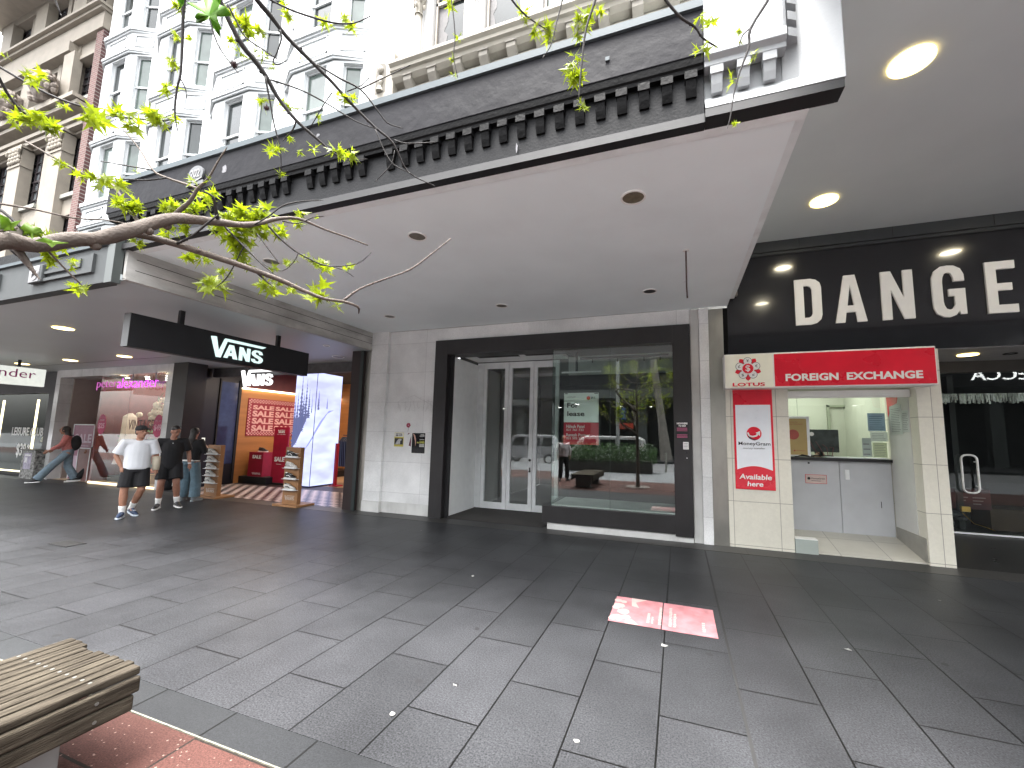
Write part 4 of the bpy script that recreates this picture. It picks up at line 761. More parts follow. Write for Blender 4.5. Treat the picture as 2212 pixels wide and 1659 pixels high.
# big wordmark drawn letter by letter: tall V with a bar over the rest
def vwm(F, g, x0, z0, w, h, d, base=.001):
    L = lambda pts: F.loops(g, pts, 0, 0, 1, 1) if 0 else pts
    def put(pts_list, bx):
        a0, b0, a1, b1 = bx; F.loops(g, pts_list, x0+w*a0, z0+h*b0, x0+w*a1, z0+h*b1, d=d, base=base)
    put([[(0, .97), (.06, 1), (.09, 1), (.145, .30), (.225, .96), (.24, 1), (1, .985), (.93, .865), (.275, .865), (.185, 0), (.11, 0)]], (0, 0, 1, 1))
    put([[(0, 0), (.27, 0), (.33, .2), (.62, .2), (.68, 0), (1, 0), (.66, 1), (.34, 1)], [(.40, .40), (.58, .40), (.49, .75)]], (.235, .03, .475, .72))
    put([[(0, 0), (.3, 0), (.3, .55), (.68, 0), (1, 0), (1, 1), (.7, 1), (.7, .45), (.32, 1), (0, 1)]], (.50, .03, .70, .72))
    put([[(0, .28), (.3, .30), (.36, .18), (.5, .14), (.64, .18), (.68, .27), (.6, .36), (.3, .46), (.08, .58), (.02, .74), (.1, .9), (.3, 1), (.6, 1), (.86, .92), (.96, .72), (.68, .69), (.62, .82), (.5, .86), (.36, .83), (.32, .74), (.4, .66), (.75, .54), (.95, .42), (1, .26), (.9, .1), (.7, 0), (.3, 0), (.08, .1)]], (.725, .03, .955, .72))
hs = thing('hanging_sign', 'long black hanging sign box with pale white shoe brand lettering', 'sign', (-7.15, 4.7, 3.0))
g = MB(); g.box(-7.23, -7.09, 3.30, 6.17, 2.765, 3.232); g.build('sign_box', mat('matt_black_box', (.008, .008, .01), .5, var=0), hs, bevel=.004)
g = MB(); g.box(-7.232, -7.088, 3.295, 3.301, 2.765, 3.232); g.build('end_plate', mat('end_plate_grey', (.12, .125, .125), .5), hs)
F = Flat((-7.088, 4.32, 2.83), (0, 1, 0)); g = MB(); vwm(F, g, 0, 0, .93, .33, .012); g.build('lettering', mat('pale_mint_letter', (.6, .75, .75), .5, var=.02, emit=(.62, .85, .82), estr=.55), hs)
g = MB()
for y in (3.93, 5.53): g.box(-7.19, -7.13, y-.03, y+.03, 3.232, 3.45)
g.build('hanger', M_black, hs)
nw = thing('lit_sign', 'glowing white shoe brand lettering inside the shop entrance', 'sign', (-12.3, 9, 3.0))
F = Flat((-11.50, 7.9, 2.855)); g = MB(); vwm(F, g, 0, 0, 1.28, .45, .03); g.build('lettering', glow('neon_white', (1, 1, 1), 1.15), nw)
g = MB(); g.box(-11.3, -11.27, 7.92, 7.95, 3.3, 3.45); g.box(-10.6, -10.57, 7.92, 7.95, 3.3, 3.45); g.box(-11.4, -10.3, 7.92, 7.94, 2.95, 2.98); g.build('bracket', M_black, nw)
# sale poster on the timber side wall
sp = thing('sale_poster', 'red sale poster with checkered border on the timber wall', 'poster', (-13.09, 10.2, 2.1)); F = Flat((-13.095, 9.28, 1.475), (0, 1, 0)); w_, h_ = 1.75, 1.215
g = MB(); F.rect(g, 0, 0, w_, h_, 0, .02); g.build('red_board', mat('deep_red_board', (.25, .012, .03), .45), sp)
g = MB(); n1 = 34
for k in range(n1):
    for j in range(3):
        if (k+j) % 2: F.rect(g, .02+k*.0503, .02+j*.043, .02+k*.0503+.046, .02+j*.043+.038, .02, .022); F.rect(g, .02+k*.0503, h_-.06-j*.043, .02+k*.0503+.046, h_-.06-j*.043+.038, .02, .022)
for k in range(20):
    for j in range(2):
        if (k+j) % 2: F.rect(g, .02+j*.045, .15+k*.046, .06+j*.045, .15+k*.046+.04, .02, .022)
m_pk = mat('sale_pink', (.66, .38, .34), .5, var=.03)
for r_ in range(4):
    for c_ in range(2):
        z = .155+r_*.235; F.text(g, 'SALE', .16+c_*.79, z, .90+c_*.79, z+.195 if r_ < 3 else z+.14, base=.021, bold=.045, d=.002)
g.build('lettering', m_pk, sp)
bn = thing('sale_banner', 'tall red sale banner stand beside the glowing screen', 'banner', (-11.75, 9.45, 0)); F = Flat((-12.0, 9.45, .0))
g = MB(); F.rect(g, 0, .06, .62, 1.77, 0, .03); g.build('red_face', mat('banner_red', (.38, .008, .035), .5), bn); g = MB(); vwm(F, g, .16, 1.58, .30, .10, .003, .031); F.text(g, 'OFF THE WALL', .13, 1.535, .5, 1.552, base=.031); F.text(g, 'SALE', .10, .70, .52, .85, base=.031, bold=.05); F.rect(g, .2, .62, .4, .63, .031, .034); g.build('lettering', M_white, bn)
g = MB(); g.box(-12.05, -11.35, 9.4, 9.7, 0, .05); g.build('foot', M_black, bn)
def shoe(name, label, x, y, z, rz, up, sole=None, group=None, s=1.0, col2=None):
    d = thing(name, label, 'shoe', (x, y, z), group, rz); L_ = .28*s
    ORG[d.name] = Vector((0, 0, 0)); g = MB()
    outl = [(-.5, .0), (-.48, .13), (-.3, .15), (0, .14), (.25, .18), (.42, .15), (.5, .02), (.46, -.12), (.3, -.16), (0, -.12), (-.3, -.14), (-.47, -.12)]
    g.extr([(a*L_, b*L_, 0) for a, b in outl], (0, 0, .028*s)); g.build('sole', sole or M_white, d)
    g = MB(); g.tube([(-.45*L_, 0, .05*s), (-.36*L_, 0, .075*s), (-.1*L_, 0, .07*s), (.15*L_, 0, .052*s), (.38*L_, 0, .038*s), (.47*L_, 0, .03*s)], [(.02*s, .028*s), (.035*s, .05*s), (.036*s, .048*s), (.036*s, .03*s), (.036*s, .018*s), (.018*s, .012*s)], 10)
    g.v = [(a, b, max(c, .02*s)) for a, b, c in g.v]; u = g.build('upper', up, d, smooth=True)
    g = MB(); g.tube([(-.40*L_, 0, .12*s), (-.16*L_, 0, .105*s)], [(.022*s, .008*s), (.02*s, .008*s)], 8); 
    for q in (-.05, .03, .11): g.tube([(q*L_, -.025*s, (.098-.1*q)*s), (q*L_, .025*s, (.098-.1*q)*s)], .005*s, 5)
    g.tube([(-.2*L_, -.04*s, .06*s), (0, -.042*s, .075*s), (.15*L_, -.036*s, .04*s)], .007*s, 5)
    g.build('trim', col2 or M_blk, d); return d
def rack(label, x0, x1, y, h, base, shoes, n):
    d = thing('shoe_rack', label, 'shoe rack', ((x0+x1)/2, y, 0), 'upright timber shoe racks'); mw = mat('rack_ply', (.33, .17, .075), .5, var=.12, stretch=(1, 1, 3))
    g = MB(); g.box(x0, x1, y, y+.10, .03, h); g.build('board', mw, d, bevel=.004); g = MB(); g.box(x0-.14, x1+.14, y-.12, y+.35, 0, .045); g.build('foot', mw, d, bevel=.004)
    F = Flat((x0, y-.001, .13)); g = MB(); vwm(F, g, (x1-x0)*.17, 0, (x1-x0)*.68, .10, .003); g.build('lettering', mat('pale_rack_print', (.5, .42, .36), .5), d)
    zs = [.36+(h-.36-.22)*k/(n-1) for k in range(n)]
    for z in zs: g = MB(); g.box(x0+.04, x1+.02, y-.10, y, z-.006, z); g.build('shelf', M_alu, d)
    if h > 1.2 and n == 4: g = MB(); g.box(x0+.08, x1-.06, y-.03, y, h-.14, h-.13); g.build('shelf', M_alu, d)
    return zs
M_sw = mat('shoe_white', (.68, .66, .62), .5, var=.03)
zs = rack('timber shoe rack with five pale shoes near the walkers', -11.02, -10.56, 6.93, 1.27, 0, 0, 5)
ordn = ['lowest', 'second lowest', 'middle', 'second highest', 'top']
for k, z in enumerate(zs): shoe('shoe', ordn[k]+' pale shoe on the rack nearer the walkers', -10.76, 6.875, z, 0, M_sw, group='shoes on the racks', s=1.15, col2=M_grey)
zs = rack('timber shoe rack with four shoes beside the glowing screen', -8.38, -7.94, 6.9, 1.29, 0, 0, 4)
for k, z in enumerate(zs): shoe('shoe', ['lowest white and black shoe', 'dark shoe second from the bottom', 'white shoe third from the bottom', 'topmost dark shoe'][k]+' on the rack beside the screen', -8.13, 6.85, z, 0, M_sw if k in (0, 2) else M_blk, M_white, 'shoes on the racks', 1.15, M_blk if k == 0 else M_white)
for x, y, t, lb, sh, sl_ in ((-12.88, 9.32, .97, 'red sale plinth with a black shoe, left of the other plinth', M_blk, 'black shoe on the left red sale plinth'), (-12.72, 10.1, 1.0, 'red sale plinth with a pink shoe, partly behind the banner', mat('shoe_pink', (.6, .12, .15), .5), 'pink shoe on the right red sale plinth')):
    d = thing('display_plinth', lb, 'plinth', (x+.31, y, .22), 'red sale plinths'); g = MB(); g.box(x, x+.62, y, y+.4, .22, t); g.build('box', mat('plinth_red', (.30, .008, .03), .5), d); F = Flat((x, y-.001, .22)); g = MB(); F.text(g, 'SALE', .16, .55, .54, .66, bold=.05)
    for k in range(12):
        for j in range(2):
            if (k+j) % 2: F.rect(g, .2+k*.03, .06+j*.03, .228+k*.03, .088+j*.03, 0, .002)
    g.build('lettering', M_white, d); shoe('shoe', sl_, x+.34, y+.2, t, .2, sh, group='shoes on the plinths', s=1.2)
# clothes and shelves glimpsed past the screen
d = thing('clothes_rail', 'rail of dark and pink clothes glimpsed between screen and maroon pillar', 'clothes rail', (-9.9, 10.6, 0)); g = MB(); g.tube([(-10.4, 10.6, 1.55), (-9.2, 10.6, 1.55)], .015, 8); g.build('rail', M_black, d)
for k in range(10):
    g = MB(); x = -10.38+k*.075; g.extr([(x, 10.45, .55), (x, 10.75, .55), (x, 10.8, 1.35), (x, 10.66, 1.5), (x, 10.54, 1.5), (x, 10.4, 1.35)], (.045, 0, 0)); g.build('garment', [M_blk, M_blk, M_blk, mat('garment_dark', (.03, .03, .04), .8), mat('garment_pink', (.45, .25, .2), .8), M_ps][[0, 0, 3, 0, 0, 3, 4, 5, 4, 0][k]], d)
d = thing('wall_shelf', 'shelves of shoes on the timber wall glimpsed past the screen', 'shelf', (-11, 12.9, 1)); 
for z in (1.0, 1.35, 1.7, 2.05): g = MB(); g.box(-12.0, -9.8, 12.8, 13, z, z+.03); [g.ell((-11.9+q*.27, 12.85, z+.09), (.1, .05, .06), 8, 5) for q in range(8)]; g.build('shelf', M_black, d)
g = MB(); g.box(-10.0, -9.94, 9.9, 10.0, 0, 1.3); g.box(-10.1, -9.8, 9.85, 10.1, 0, .03); tag(g.build('red_stand', mat('banner_red', (.38, .008, .035), .5)), 'thin red upright stand just left of the maroon pillar', 'stand')

# ---------------------------------------------------------------- pyjama shop with the pink sign
pa = thing('fashion_shopfront', 'marble-framed shop window with glowing pink sign', 'shopfront', (-16, YW, 0))
M_marble = brick('marble_tile', (.62, .63, .63), (.72, .73, .73), (.4, .4, .4), .6, .6, .003, axes='XZ', off=(60.2, 60), rough=.12, offset=0, bump=0, stain=.25, spec=.8)
g = MB(); g.box(-19.0, -18.76, YW, YW+.5, 0, 3.45); g.box(-18.76, -13.43, YW, YW+.4, 3.22, 3.45); g.box(-13.43, -13.05, YW, YW+.5, 0, 3.45); g.build('marble_frame', M_marble, pa)
g = MB(); g.box(-18.76, -18.70, YW+.3, 8.9, 0, 3.22); g.build('side_wall', mat('taupe_wall', (.34, .29, .27), .6, var=.05), pa)
g = MB(); g.box(-18.76, -13.3, 10.2, 10.3, 0, 3.3); g.box(-13.3, -13.25, 7.6, 10.2, 0, 3.3); g.build('back_wall', mat('pink_back_wall', (.22, .13, .115), .6, var=.3, vscale=1.5), pa)
g = MB(); g.box(-16.72, -16.62, 7.3, 10.2, 0, 3.2); g.build('pink_return', mat('pink_return', (.25, .05, .055), .6), pa)
g = MB(); g.box(-18.76, -13.3, YW+.4, 10.3, 3.215, 3.3); g.build('ceiling', mat('taupe_ceiling', (.25, .21, .2), .6), pa)
g = MB(); g.quad((-16.6, YW+.05, .05), (-13.44, YW+.05, .05), (-13.44, YW+.05, 3.22), (-16.6, YW+.05, 3.22)); g.build('pane', glass('fashion_glass', refl=.04, gain=1.2), pa)
g = MB(); g.quad((-16.6, YW+.05, .05), (-16.6, 8.9, .05), (-16.6, 8.9, 3.22), (-16.6, YW+.05, 3.22)); g.build('side_pane', glass('fashion_glass2', refl=.02, gain=.5), pa)
g = MB(); g.box(-16.6, -13.44, YW+.06, 10.2, 0, .05); g.box(-18.7, -16.6, YW+.1, 10.2, 0, .003); g.build('window_floor', mat('warm_floor', (.6, .45, .3), .4), pa)
g = MB(); g.box(-16.6, -13.44, YW+.03, YW+.055, .0, .06); g.build('floor_light', glow('warm_sill_glow', (1, .75, .45), 1.6), pa)
g = MB(); random.seed(2)
for k in range(9): g.cyl((-16.3+k*.33, 7.7+(k % 3)*.35, 3.205), .055, .008, 12)
g.build('spotlights', glow('spot_glow', (1, .95, .85), 7), pa)
li = bpy.data.lights.new('lamp', 'AREA'); li.shape = 'RECTANGLE'; li.size = 3; li.size_y = 2; li.energy = 55*EK; li.color = (1, .86, .74); lo = bpy.data.objects.new('lamp', li); COL.objects.link(lo); lo.parent = pa; lo.location = Vector((-15, 8.7, 3.19))-Vector((-16, YW, 0))
g = MB(); g.quad((-15.1, YW+.04, .1), (-15.09, YW+.04, .1), (-15.09, YW+.04, 3.2), (-15.1, YW+.04, 3.2))
for x in (-15.0, -13.95): g.box(x, x+.02, YW+.0, YW+.02, 3.05, 3.45)
g.build('glass_seam', M_grey, pa)
ns = thing('neon_sign', 'pink neon lower-case name sign in the fashion shop window', 'sign', (-15.1, YW, 2.8)); F = Flat((-16.62, YW-.03, 2.76))
g = MB(); F.text(g, 'peter', .0, 0, .98, .27, bold=-.022, d=.015); g.build('dim_tubes', mat('neon_dim', (.3, .05, .25), .4, emit=(.35, .08, .30), estr=.7), ns)
g = MB(); F.text(g, 'alexander', 1.02, .05, 2.90, .34, bold=-.022, d=.015); g.build('bright_tubes', glow('neon_pink', (.55, .06, .66), 1.25), ns)
def bub(label, x, z, r_, txt, top):
    d = thing('price_decal', label, 'decal', (x, YW, z), 'round magenta price decals on the fashion window'); F = Flat((x, YW+.045, z)); g = MB(); F.disc(g, (0, 0), r_, 0, .003, rz=r_*1.5); g.build('disc', mat('magenta', (.42, .01, .09), .5), d)
    g = MB(); F.text(g, txt, -r_*.75, -r_*.7, r_*.75, r_*.2, base=.004, bold=.03); F.text(g, top, -r_*.55, r_*.5, r_*.55, r_*.8, base=.004); g.build('lettering', mat('decal_pink', (.7, .35, .45), .5), d)
bub('magenta price decal reading 49 at the right edge of the window', -13.66, 1.72, .21, '$49', 'FROM'); bub('magenta price decal reading 25 at the left edge of the window', -16.30, 1.74, .20, '$25', 'FROM')
g = MB(); F = Flat((-15.0, YW+.045, 1.60)); F.text(g, 'VINTAGE', 0, 0, 1.16, .29, d=.003); tag(g.build('window_lettering', mat('brown_lettering', (.08, .03, .03), .5)), 'tall thin brown capitals on the fashion shop window', 'lettering')
for k, (x, y, h_, m_) in enumerate(((-16.2, 7.9, 1.0, mat('mauve_pyjama', (.5, .15, .3), .7)), (-14.3, 8.0, 1.1, mat('peach_pyjama', (.6, .3, .15), .7)), (-15.0, 8.4, 1.15, mat('cream_pyjama', (.6, .5, .4), .7)))):
    d = thing('mannequin', ['mannequin in mauve pyjamas left in the window', 'mannequin in peach pyjamas near the 49 decal', 'mannequin in cream pyjamas mid window'][k], 'mannequin', (x, y, .05)); g = MB(); g.ell((x, y, h_+.55), (.07, .08, .1)); g.tube([(x, y, h_-.1), (x, y, h_+.2), (x, y, h_+.38), (x, y, h_+.5)], [(.14, .1), (.15, .1), (.17, .08), (.04, .04)], 12); g.tube([(x-.07, y, .08), (x-.07, y, h_)], .07, 8); g.tube([(x+.08, y, .08), (x+.07, y, h_)], .07, 8); g.tube([(x-.17, y, h_+.33), (x-.25, y, h_), (x-.2, y-.1, h_-.2)], .04, 8); g.tube([(x+.17, y, h_+.33), (x+.25, y, h_), (x+.2, y-.1, h_-.2)], .04, 8); g.build('body', m_, d, smooth=True)
for k, (x, y, z0, z1, s, m_, lb) in enumerate(((-15.6, 7.7, .05, .55, .35, mat('glass_table', (.12, .15, .15), .2), 'dark low display table in the fashion window'), (-14.8, 7.6, .05, .32, .42, mat('wicker', (.5, .32, .15), .8, bump=.8), 'pale wicker plinth low in the fashion window'), (-14.9, 7.6, .34, .42, .3, mat('orange_tray', (.6, .15, .03), .5), 'orange tray on the wicker plinth'), (-15.9, 7.5, .05, .22, .35, mat('dark_base', (.03, .03, .03), .5), 'dark low base at left of the window'))):
    g = MB(); g.box(x-s, x+s, y, y+.4, z0, z1); tag(g.build('display_block', m_, bevel=.01), lb, 'display block')
g = MB(); random.seed(4); g.tube([(-16.0, 8.0, .05), (-16.0, 8.0, .6)], .12, 10)
for k in range(160): c_ = Vector((-16.0+random.gauss(0, .2), 8.0+random.gauss(0, .15), 1.0+random.gauss(0, .3))); a = Vector((random.uniform(-1, 1), random.uniform(-1, 1), random.uniform(-1, 1)))*.09; b = Vector((random.uniform(-1, 1), random.uniform(-1, 1), random.uniform(-1, 1)))*.04; g.quad(c_-a, c_+b, c_+a, c_-b)
tag(g.build('potted_plant', mat('shop_plant', (.06, .12, .04), .6)), 'dark green bushy plant inside the fashion window', 'plant')
d = thing('flower_display', 'peach and cream flower arrangement hanging in the fashion window', 'flowers', (-14.3, 7.6, 2.2)); g = MB(); random.seed(18)
for k in range(46): g.ell((-14.35+random.gauss(0, .28), 7.6+random.uniform(-.1, .2), 2.15+random.gauss(0, .22)), (random.uniform(.04, .1),)*3, 7, 5)
g.build('blooms', mat('peach_bloom', (.75, .42, .28), .7, var=.4, vscale=6, tint2=(.85, .75, .6)), d)
g = MB()
for k in range(20): c_ = Vector((-14.3+random.gauss(0, .35), 7.6, 2.25+random.gauss(0, .3))); g.tube([c_, c_+Vector((random.uniform(-.2, .2), 0, random.uniform(-.2, .3)))], .008, 5)
g.build('stems', MATS['shop_plant'], d)
for k, (x, z0, z1, w_, mm, lb) in enumerate(((-16.0, .9, 2.1, .24, mat('ivory_gown', (.6, .5, .42), .7), 'ivory gown hanging left of the seam in the fashion window'), (-13.9, .7, 1.35, .22, mat('coral_gown', (.65, .2, .12), .7), 'coral garment under the 49 decal in the fashion window'), (-16.2, .55, 1.05, .2, mat('white_tee_display', (.75, .6, .62), .7), 'white folded display low at the left of the fashion window'))):
    g = MB(); g.tube([(x, 7.75, z0), (x, 7.75, (z0+z1)/2), (x, 7.75, z1-.1), (x, 7.75, z1)], [(w_, .1), (w_*.8, .09), (w_*.7, .07), (w_*.2, .03)], 14, jit=.08); tag(g.build('hanging_garment', mm), lb, 'garment')
# sale boards
def board(label, x0, x1, y, h, txt, m_, z0=.03):
    d = thing('sale_board', label, 'sign board', ((x0+x1)/2, y, 0)); F = Flat((x0, y, z0)); w_ = x1-x0; g = MB(); F.rect(g, 0, 0, w_, h-z0, -.03, 0)
    g.build('board', m_, d); g = MB(); 
    for a in ((0, 0, .03, h-z0), (w_-.03, 0, w_, h-z0), (0, h-z0-.03, w_, h-z0)): F.rect(g, *a, 0, .012)
    g.build('frame', M_alu, d)
    if txt: g = MB(); F.text(g, txt, w_*.12, (h-z0)*.66, w_*.9, (h-z0)*.82, base=.001, bold=.03); F.rect(g, w_*.3, (h-z0)*.60, w_*.8, (h-z0)*.61); F.rect(g, w_*.3, (h-z0)*.55, w_*.8, (h-z0)*.56); F.rect(g, 0.03, .05, w_-.03, (h-z0)*.42, 0, .0005); g.build('lettering', mat('sale_lilac', (.55, .42, .5), .5), d)
board('tall mauve sale board behind the walking woman', -18.25, -17.1, 7.46, 1.74, 'SALE', mat('mauve_board', (.30, .13, .19), .5))
board('lower blank framed board in front of the mauve sale board', -17.5, -16.85, 7.32, 1.02, None, mat('pinkish_board', (.25, .14, .13), .5))
# hanging lightbox
hb = thing('hanging_lightbox', 'white hanging lightbox with thin magenta name, far left', 'sign', (-17, 5.4, 3)); 
g = MB(); g.box(-17.13, -17.0, 3.9, 6.22, 2.76, 3.25); g.build('box', mat('lightbox_face', (.6, .63, .6), .4, emit=(.75, .8, .74), estr=.42), hb, bevel=.005)
F = Flat((-16.998, 3.95, 2.92), (0, 1, 0)); g = MB(); F.text(g, 'peter', .0, 0, .62, .25, d=.003); F.text(g, 'alexander', .66, .045, 2.08, .27, d=.003); g.build('lettering', mat('magenta_letter', (.45, .05, .25), .5), hb)
g = MB(); g.box(-17.09, -17.04, 5.7, 5.75, 3.25, 3.45); g.box(-17.09, -17.04, 4.3, 4.35, 3.25, 3.45); g.build('hanger', M_black, hb)
# far-left clothing shop
ls = thing('corner_shopfront', 'dark-framed clothing shop window with white price lettering, far left', 'shopfront', (-22, 7.4, 0))
g = MB(); g.box(-30, -19.02, 7.3, 7.5, 2.75, 3.45); g.box(-19.5, -19.02, 7.28, 7.6, 0, 3.45); g.box(-30, -19.5, 7.35, 7.5, 0, .10); g.build('frame', mat('shop_dark_frame', (.007, .007, .007), .5), ls)
g = MB(); g.quad((-30, 7.4, .10), (-19.5, 7.4, .10), (-19.5, 7.4, 2.75), (-30, 7.4, 2.75)); g.build('pane', glass('corner_glass', refl=.0, gain=.6), ls)
g = MB(); g.box(-20.62, -20.56, 7.44, 7.48, .1, 2.55); g.box(-22.9, -22.84, 7.44, 7.48, .1, 2.55); g.box(-30, -19.5, 7.44, 7.48, .10, .14); g.build('light_tube', glow('warm_tube', (1, .82, .5), 2.2), ls)
g = MB(); g.box(-30, -19.02, 9.6, 9.7, 0, 3.4); g.box(-30, -19.5, 7.5, 9.6, 0, .03); g.box(-19.05, -19.0, 7.6, 9.7, 0, 3.4); g.build('back_wall', mat('corner_back', (.004, .003, .003), .7, var=.6, vscale=2), ls)
F = Flat((-21.8, 7.39, 1.3)); g = MB(); F.text(g, 'LEISURE CLUB', 0, .02, 1.98, .30, d=.003, bold=.02); F.text(g, '$39', .48, -.72, 1.05, -.24, d=.003, bold=.02); F.text(g, '.99', 1.08, -.45, 1.4, -.27, d=.003); g.build('window_lettering', mat('window_white', (.9, .9, .88), .5), ls)
d = thing('mannequin', 'pale mannequin in khaki standing in the far-left window', 'mannequin', (-20.05, 7.8, .1)); x, y = -20.05, 7.75; g = MB(); g.ell((x, y, 2.0), (.1, .1, .13)); g.tube([(x, y, .1), (x, y, .9), (x, y, 1.3), (x, y, 1.7), (x, y, 1.9)], [.1, .14, .14, .18, .06], 10); g.tube([(x-.2, y, 1.65), (x-.32, y-.1, 1.3), (x-.2, y-.2, 1.15)], .05, 8); g.build('body', mat('khaki_figure', (.5, .46, .33), .7, var=.2), d, smooth=True)
ub = thing('utility_box', 'low stickered grey utility box beside the marble pilaster', 'utility box', (-19.35, 7.0, 0))
g = MB(); g.box(-19.75, -18.98, 6.98, 7.26, 0, .88); g.build('body', mat('sticker_covered', (.16, .16, .15), .6, var=.9, vscale=14, bump=.2, tint2=(.4, .4, .38)), ub, bevel=.01); g = MB(); g.box(-19.8, -18.94, 6.94, 7.28, .88, .91); g.build('lid', mat('lid_grey', (.12, .12, .11), .6), ub)
g = MB(); F = Flat((-19.6, 6.979, .3)); F.rect(g, 0, 0, .42, .5); g.build('bill', mat('lilac_bill', (.36, .33, .42), .6, var=.4, vscale=10), ub)
g = MB(); F.text(g, 'SHOW', .05, .4, .38, .46, base=.004, bold=.03); F.text(g, 'LIVE', .05, .2, .2, .36, base=.004, bold=.03); g.build('lettering', M_white, ub)
# ---------------------------------------------------------------- upper facades
M_ww = mat('white_render', (.50, .515, .52), .55, var=.03, vscale=3, bump=.08, bscale=40, dirt=.15, dirtcol=(.36, .385, .385))
M_wm = mat('white_moulding', (.36, .375, .38), .6, var=.05, dirt=.2, dirtcol=(.24, .25, .25))
M_wg = mat('window_glass', (.016, .02, .02), .08, var=.6, vscale=.8, spec=.35)
M_wg2 = mat('pale_blind_glass', (.06, .078, .07), .1, var=.35, vscale=1.5, spec=.4)
wb = thing('white_bay_building', 'white rendered building with stacked angled bay windows', 'building', (-12.7, 7.2, 4))
g = MB(); g.box(-18.93, -6.75, 7.2, 9, 4.0, 24); g.build('wall', M_ww, wb)
YB = 6.87
def sash(par, a, b, z0, z1, blind=0, rec=.10, fr=.05, nm='window'):
    "sash window in the plane through a-b (xy points, left to right seen from the street)"
    a = Vector((a[0], a[1], 0)); b = Vector((b[0], b[1], 0)); ux = (b-a).normalized(); w = (b-a).length; F = Flat(a, ux); zm = z0+(z1-z0)*.45
    g = MB(); 
    for r_ in ((0, z0, fr, z1), (w-fr, z0, w, z1), (fr, z1-fr, w-fr, z1), (fr, z0, w-fr, z0+fr), (fr, zm-.03, w-fr, zm+.03)): F.rect(g, *r_, -rec-.03, -rec+.02)
    F.rect(g, -.04, zm-.05, fr, zm-.02, -rec, -rec+.05)
    o = g.build(nm, M_wm, par)
    g = MB(); F.rect(g, fr, zm+.03, w-fr, z1-fr, -rec-.02, -rec-.01); F.rect(g, fr, z0+fr, w-fr, zm-.03, -rec-.03, -rec-.02); g.build('pane', M_wg2 if blind else M_wg, o)
def facet(par, g, p, q, z0, z1, wx0, wx1, wz0, wz1, blind, rec=.10):
    "wall facet between xy points p,q with a window opening between fractions wx0..wx1"
    p = Vector((p[0], p[1], 0)); q = Vector((q[0], q[1], 0)); F = Flat(p, q-p); w = (q-p).length; a, b = w*wx0, w*wx1
    F.rect(g, 0, z0, a, z1, -.2, 0); F.rect(g, b, z0, w, z1, -.2, 0); F.rect(g, a, wz1, b, z1, -.2, 0); F.rect(g, a, z0, b, wz0, -.2, 0)
    A = F.p(a, 0); B = F.p(b, 0); sash(par, (A.x, A.y), (B.x, B.y), wz0, wz1, blind)
levels = [(5.75, 7.85), (8.80, 10.72), (11.80, 13.72), (14.72, 16.7), (17.8, 19.7)]
for k in range(4):
    Rr = -16.66+2.93*k; Lf = Rr-1.36; Rc, Lc = Rr+.80, Lf-.77
    if k == 3: Rc = Rr+.84
    bw = MB()
    for i, (z0, z1) in enumerate(levels):
        mo = MB()
        facet(wb, bw, (Lf, YB), (Rr, YB), z0-.02, z1+.06, .30, .84, z0, z1, (i+k) % 3 == 1)
        facet(wb, bw, (Rr, YB), (Rc, 7.2), z0-.02, z1+.06, .26, .80, z0, z1, (i*2+k) % 3 != 0)
        facet(wb, bw, (Lc, 7.2), (Lf, YB), z0-.02, z1+.06, .2, .75, z0, z1, 0)
        nz = levels[i+1][0] if i+1 < len(levels) else z1+1.1
        poly = lambda e: [(Lc-e*.3, 7.21), (Lf-e*.4, YB-e), (Rr+e*.4, YB-e), (Rc+e*.3, 7.21)]
        for e, a, b, t in ((.02, z1+.06, nz-.02, bw), (.06, z1+.06, z1+.12, mo), (.09, z1+.12, z1+.20, mo), (.06, nz-.20, nz-.14, mo), (.10, nz-.14, nz-.02, mo)): t.extr([(x, y, a) for x, y in poly(e)], (0, 0, b-a))
        # raised panel frames on the spandrels
        for p, q in (((Lf, YB), (Rr, YB)), ((Rr, YB), (Rc, 7.2))):
            p = Vector((*p, 0)); q = Vector((*q, 0)); F = Flat(p, q-p); w = (q-p).length; a, b = z1+.30, nz-.30
            for r_ in ((w*.16, a, w*.84, a+.03), (w*.16, b-.03, w*.84, b), (w*.16, a, w*.16+.03, b), (w*.84-.03, a, w*.84, b)): F.rect(mo, *r_, .02, .05)
        mo.build('string_course', M_wm, wb)
    bw.build('bay', M_ww, wb)
g = MB(); g.tube([(-18.7, 6.95, 7.2), (-18.72, 6.9, 7.45), (-18.78, 6.85, 7.3)], .08, 8); g.box(-18.85, -17.9, 6.75, 7.2, 7.0, 7.15); g.build('scroll_bracket', M_wm, wb)
g = MB(); g.box(-6.74, -6.50, 7.18, 8, 4, 24); tag(g.build('roughcast_strip', mat('roughcast', (.22, .22, .215), .9, var=.4, vscale=30, bump=1, bscale=30)), 'grey roughcast strip between the white building and the cream arcade', 'wall strip')

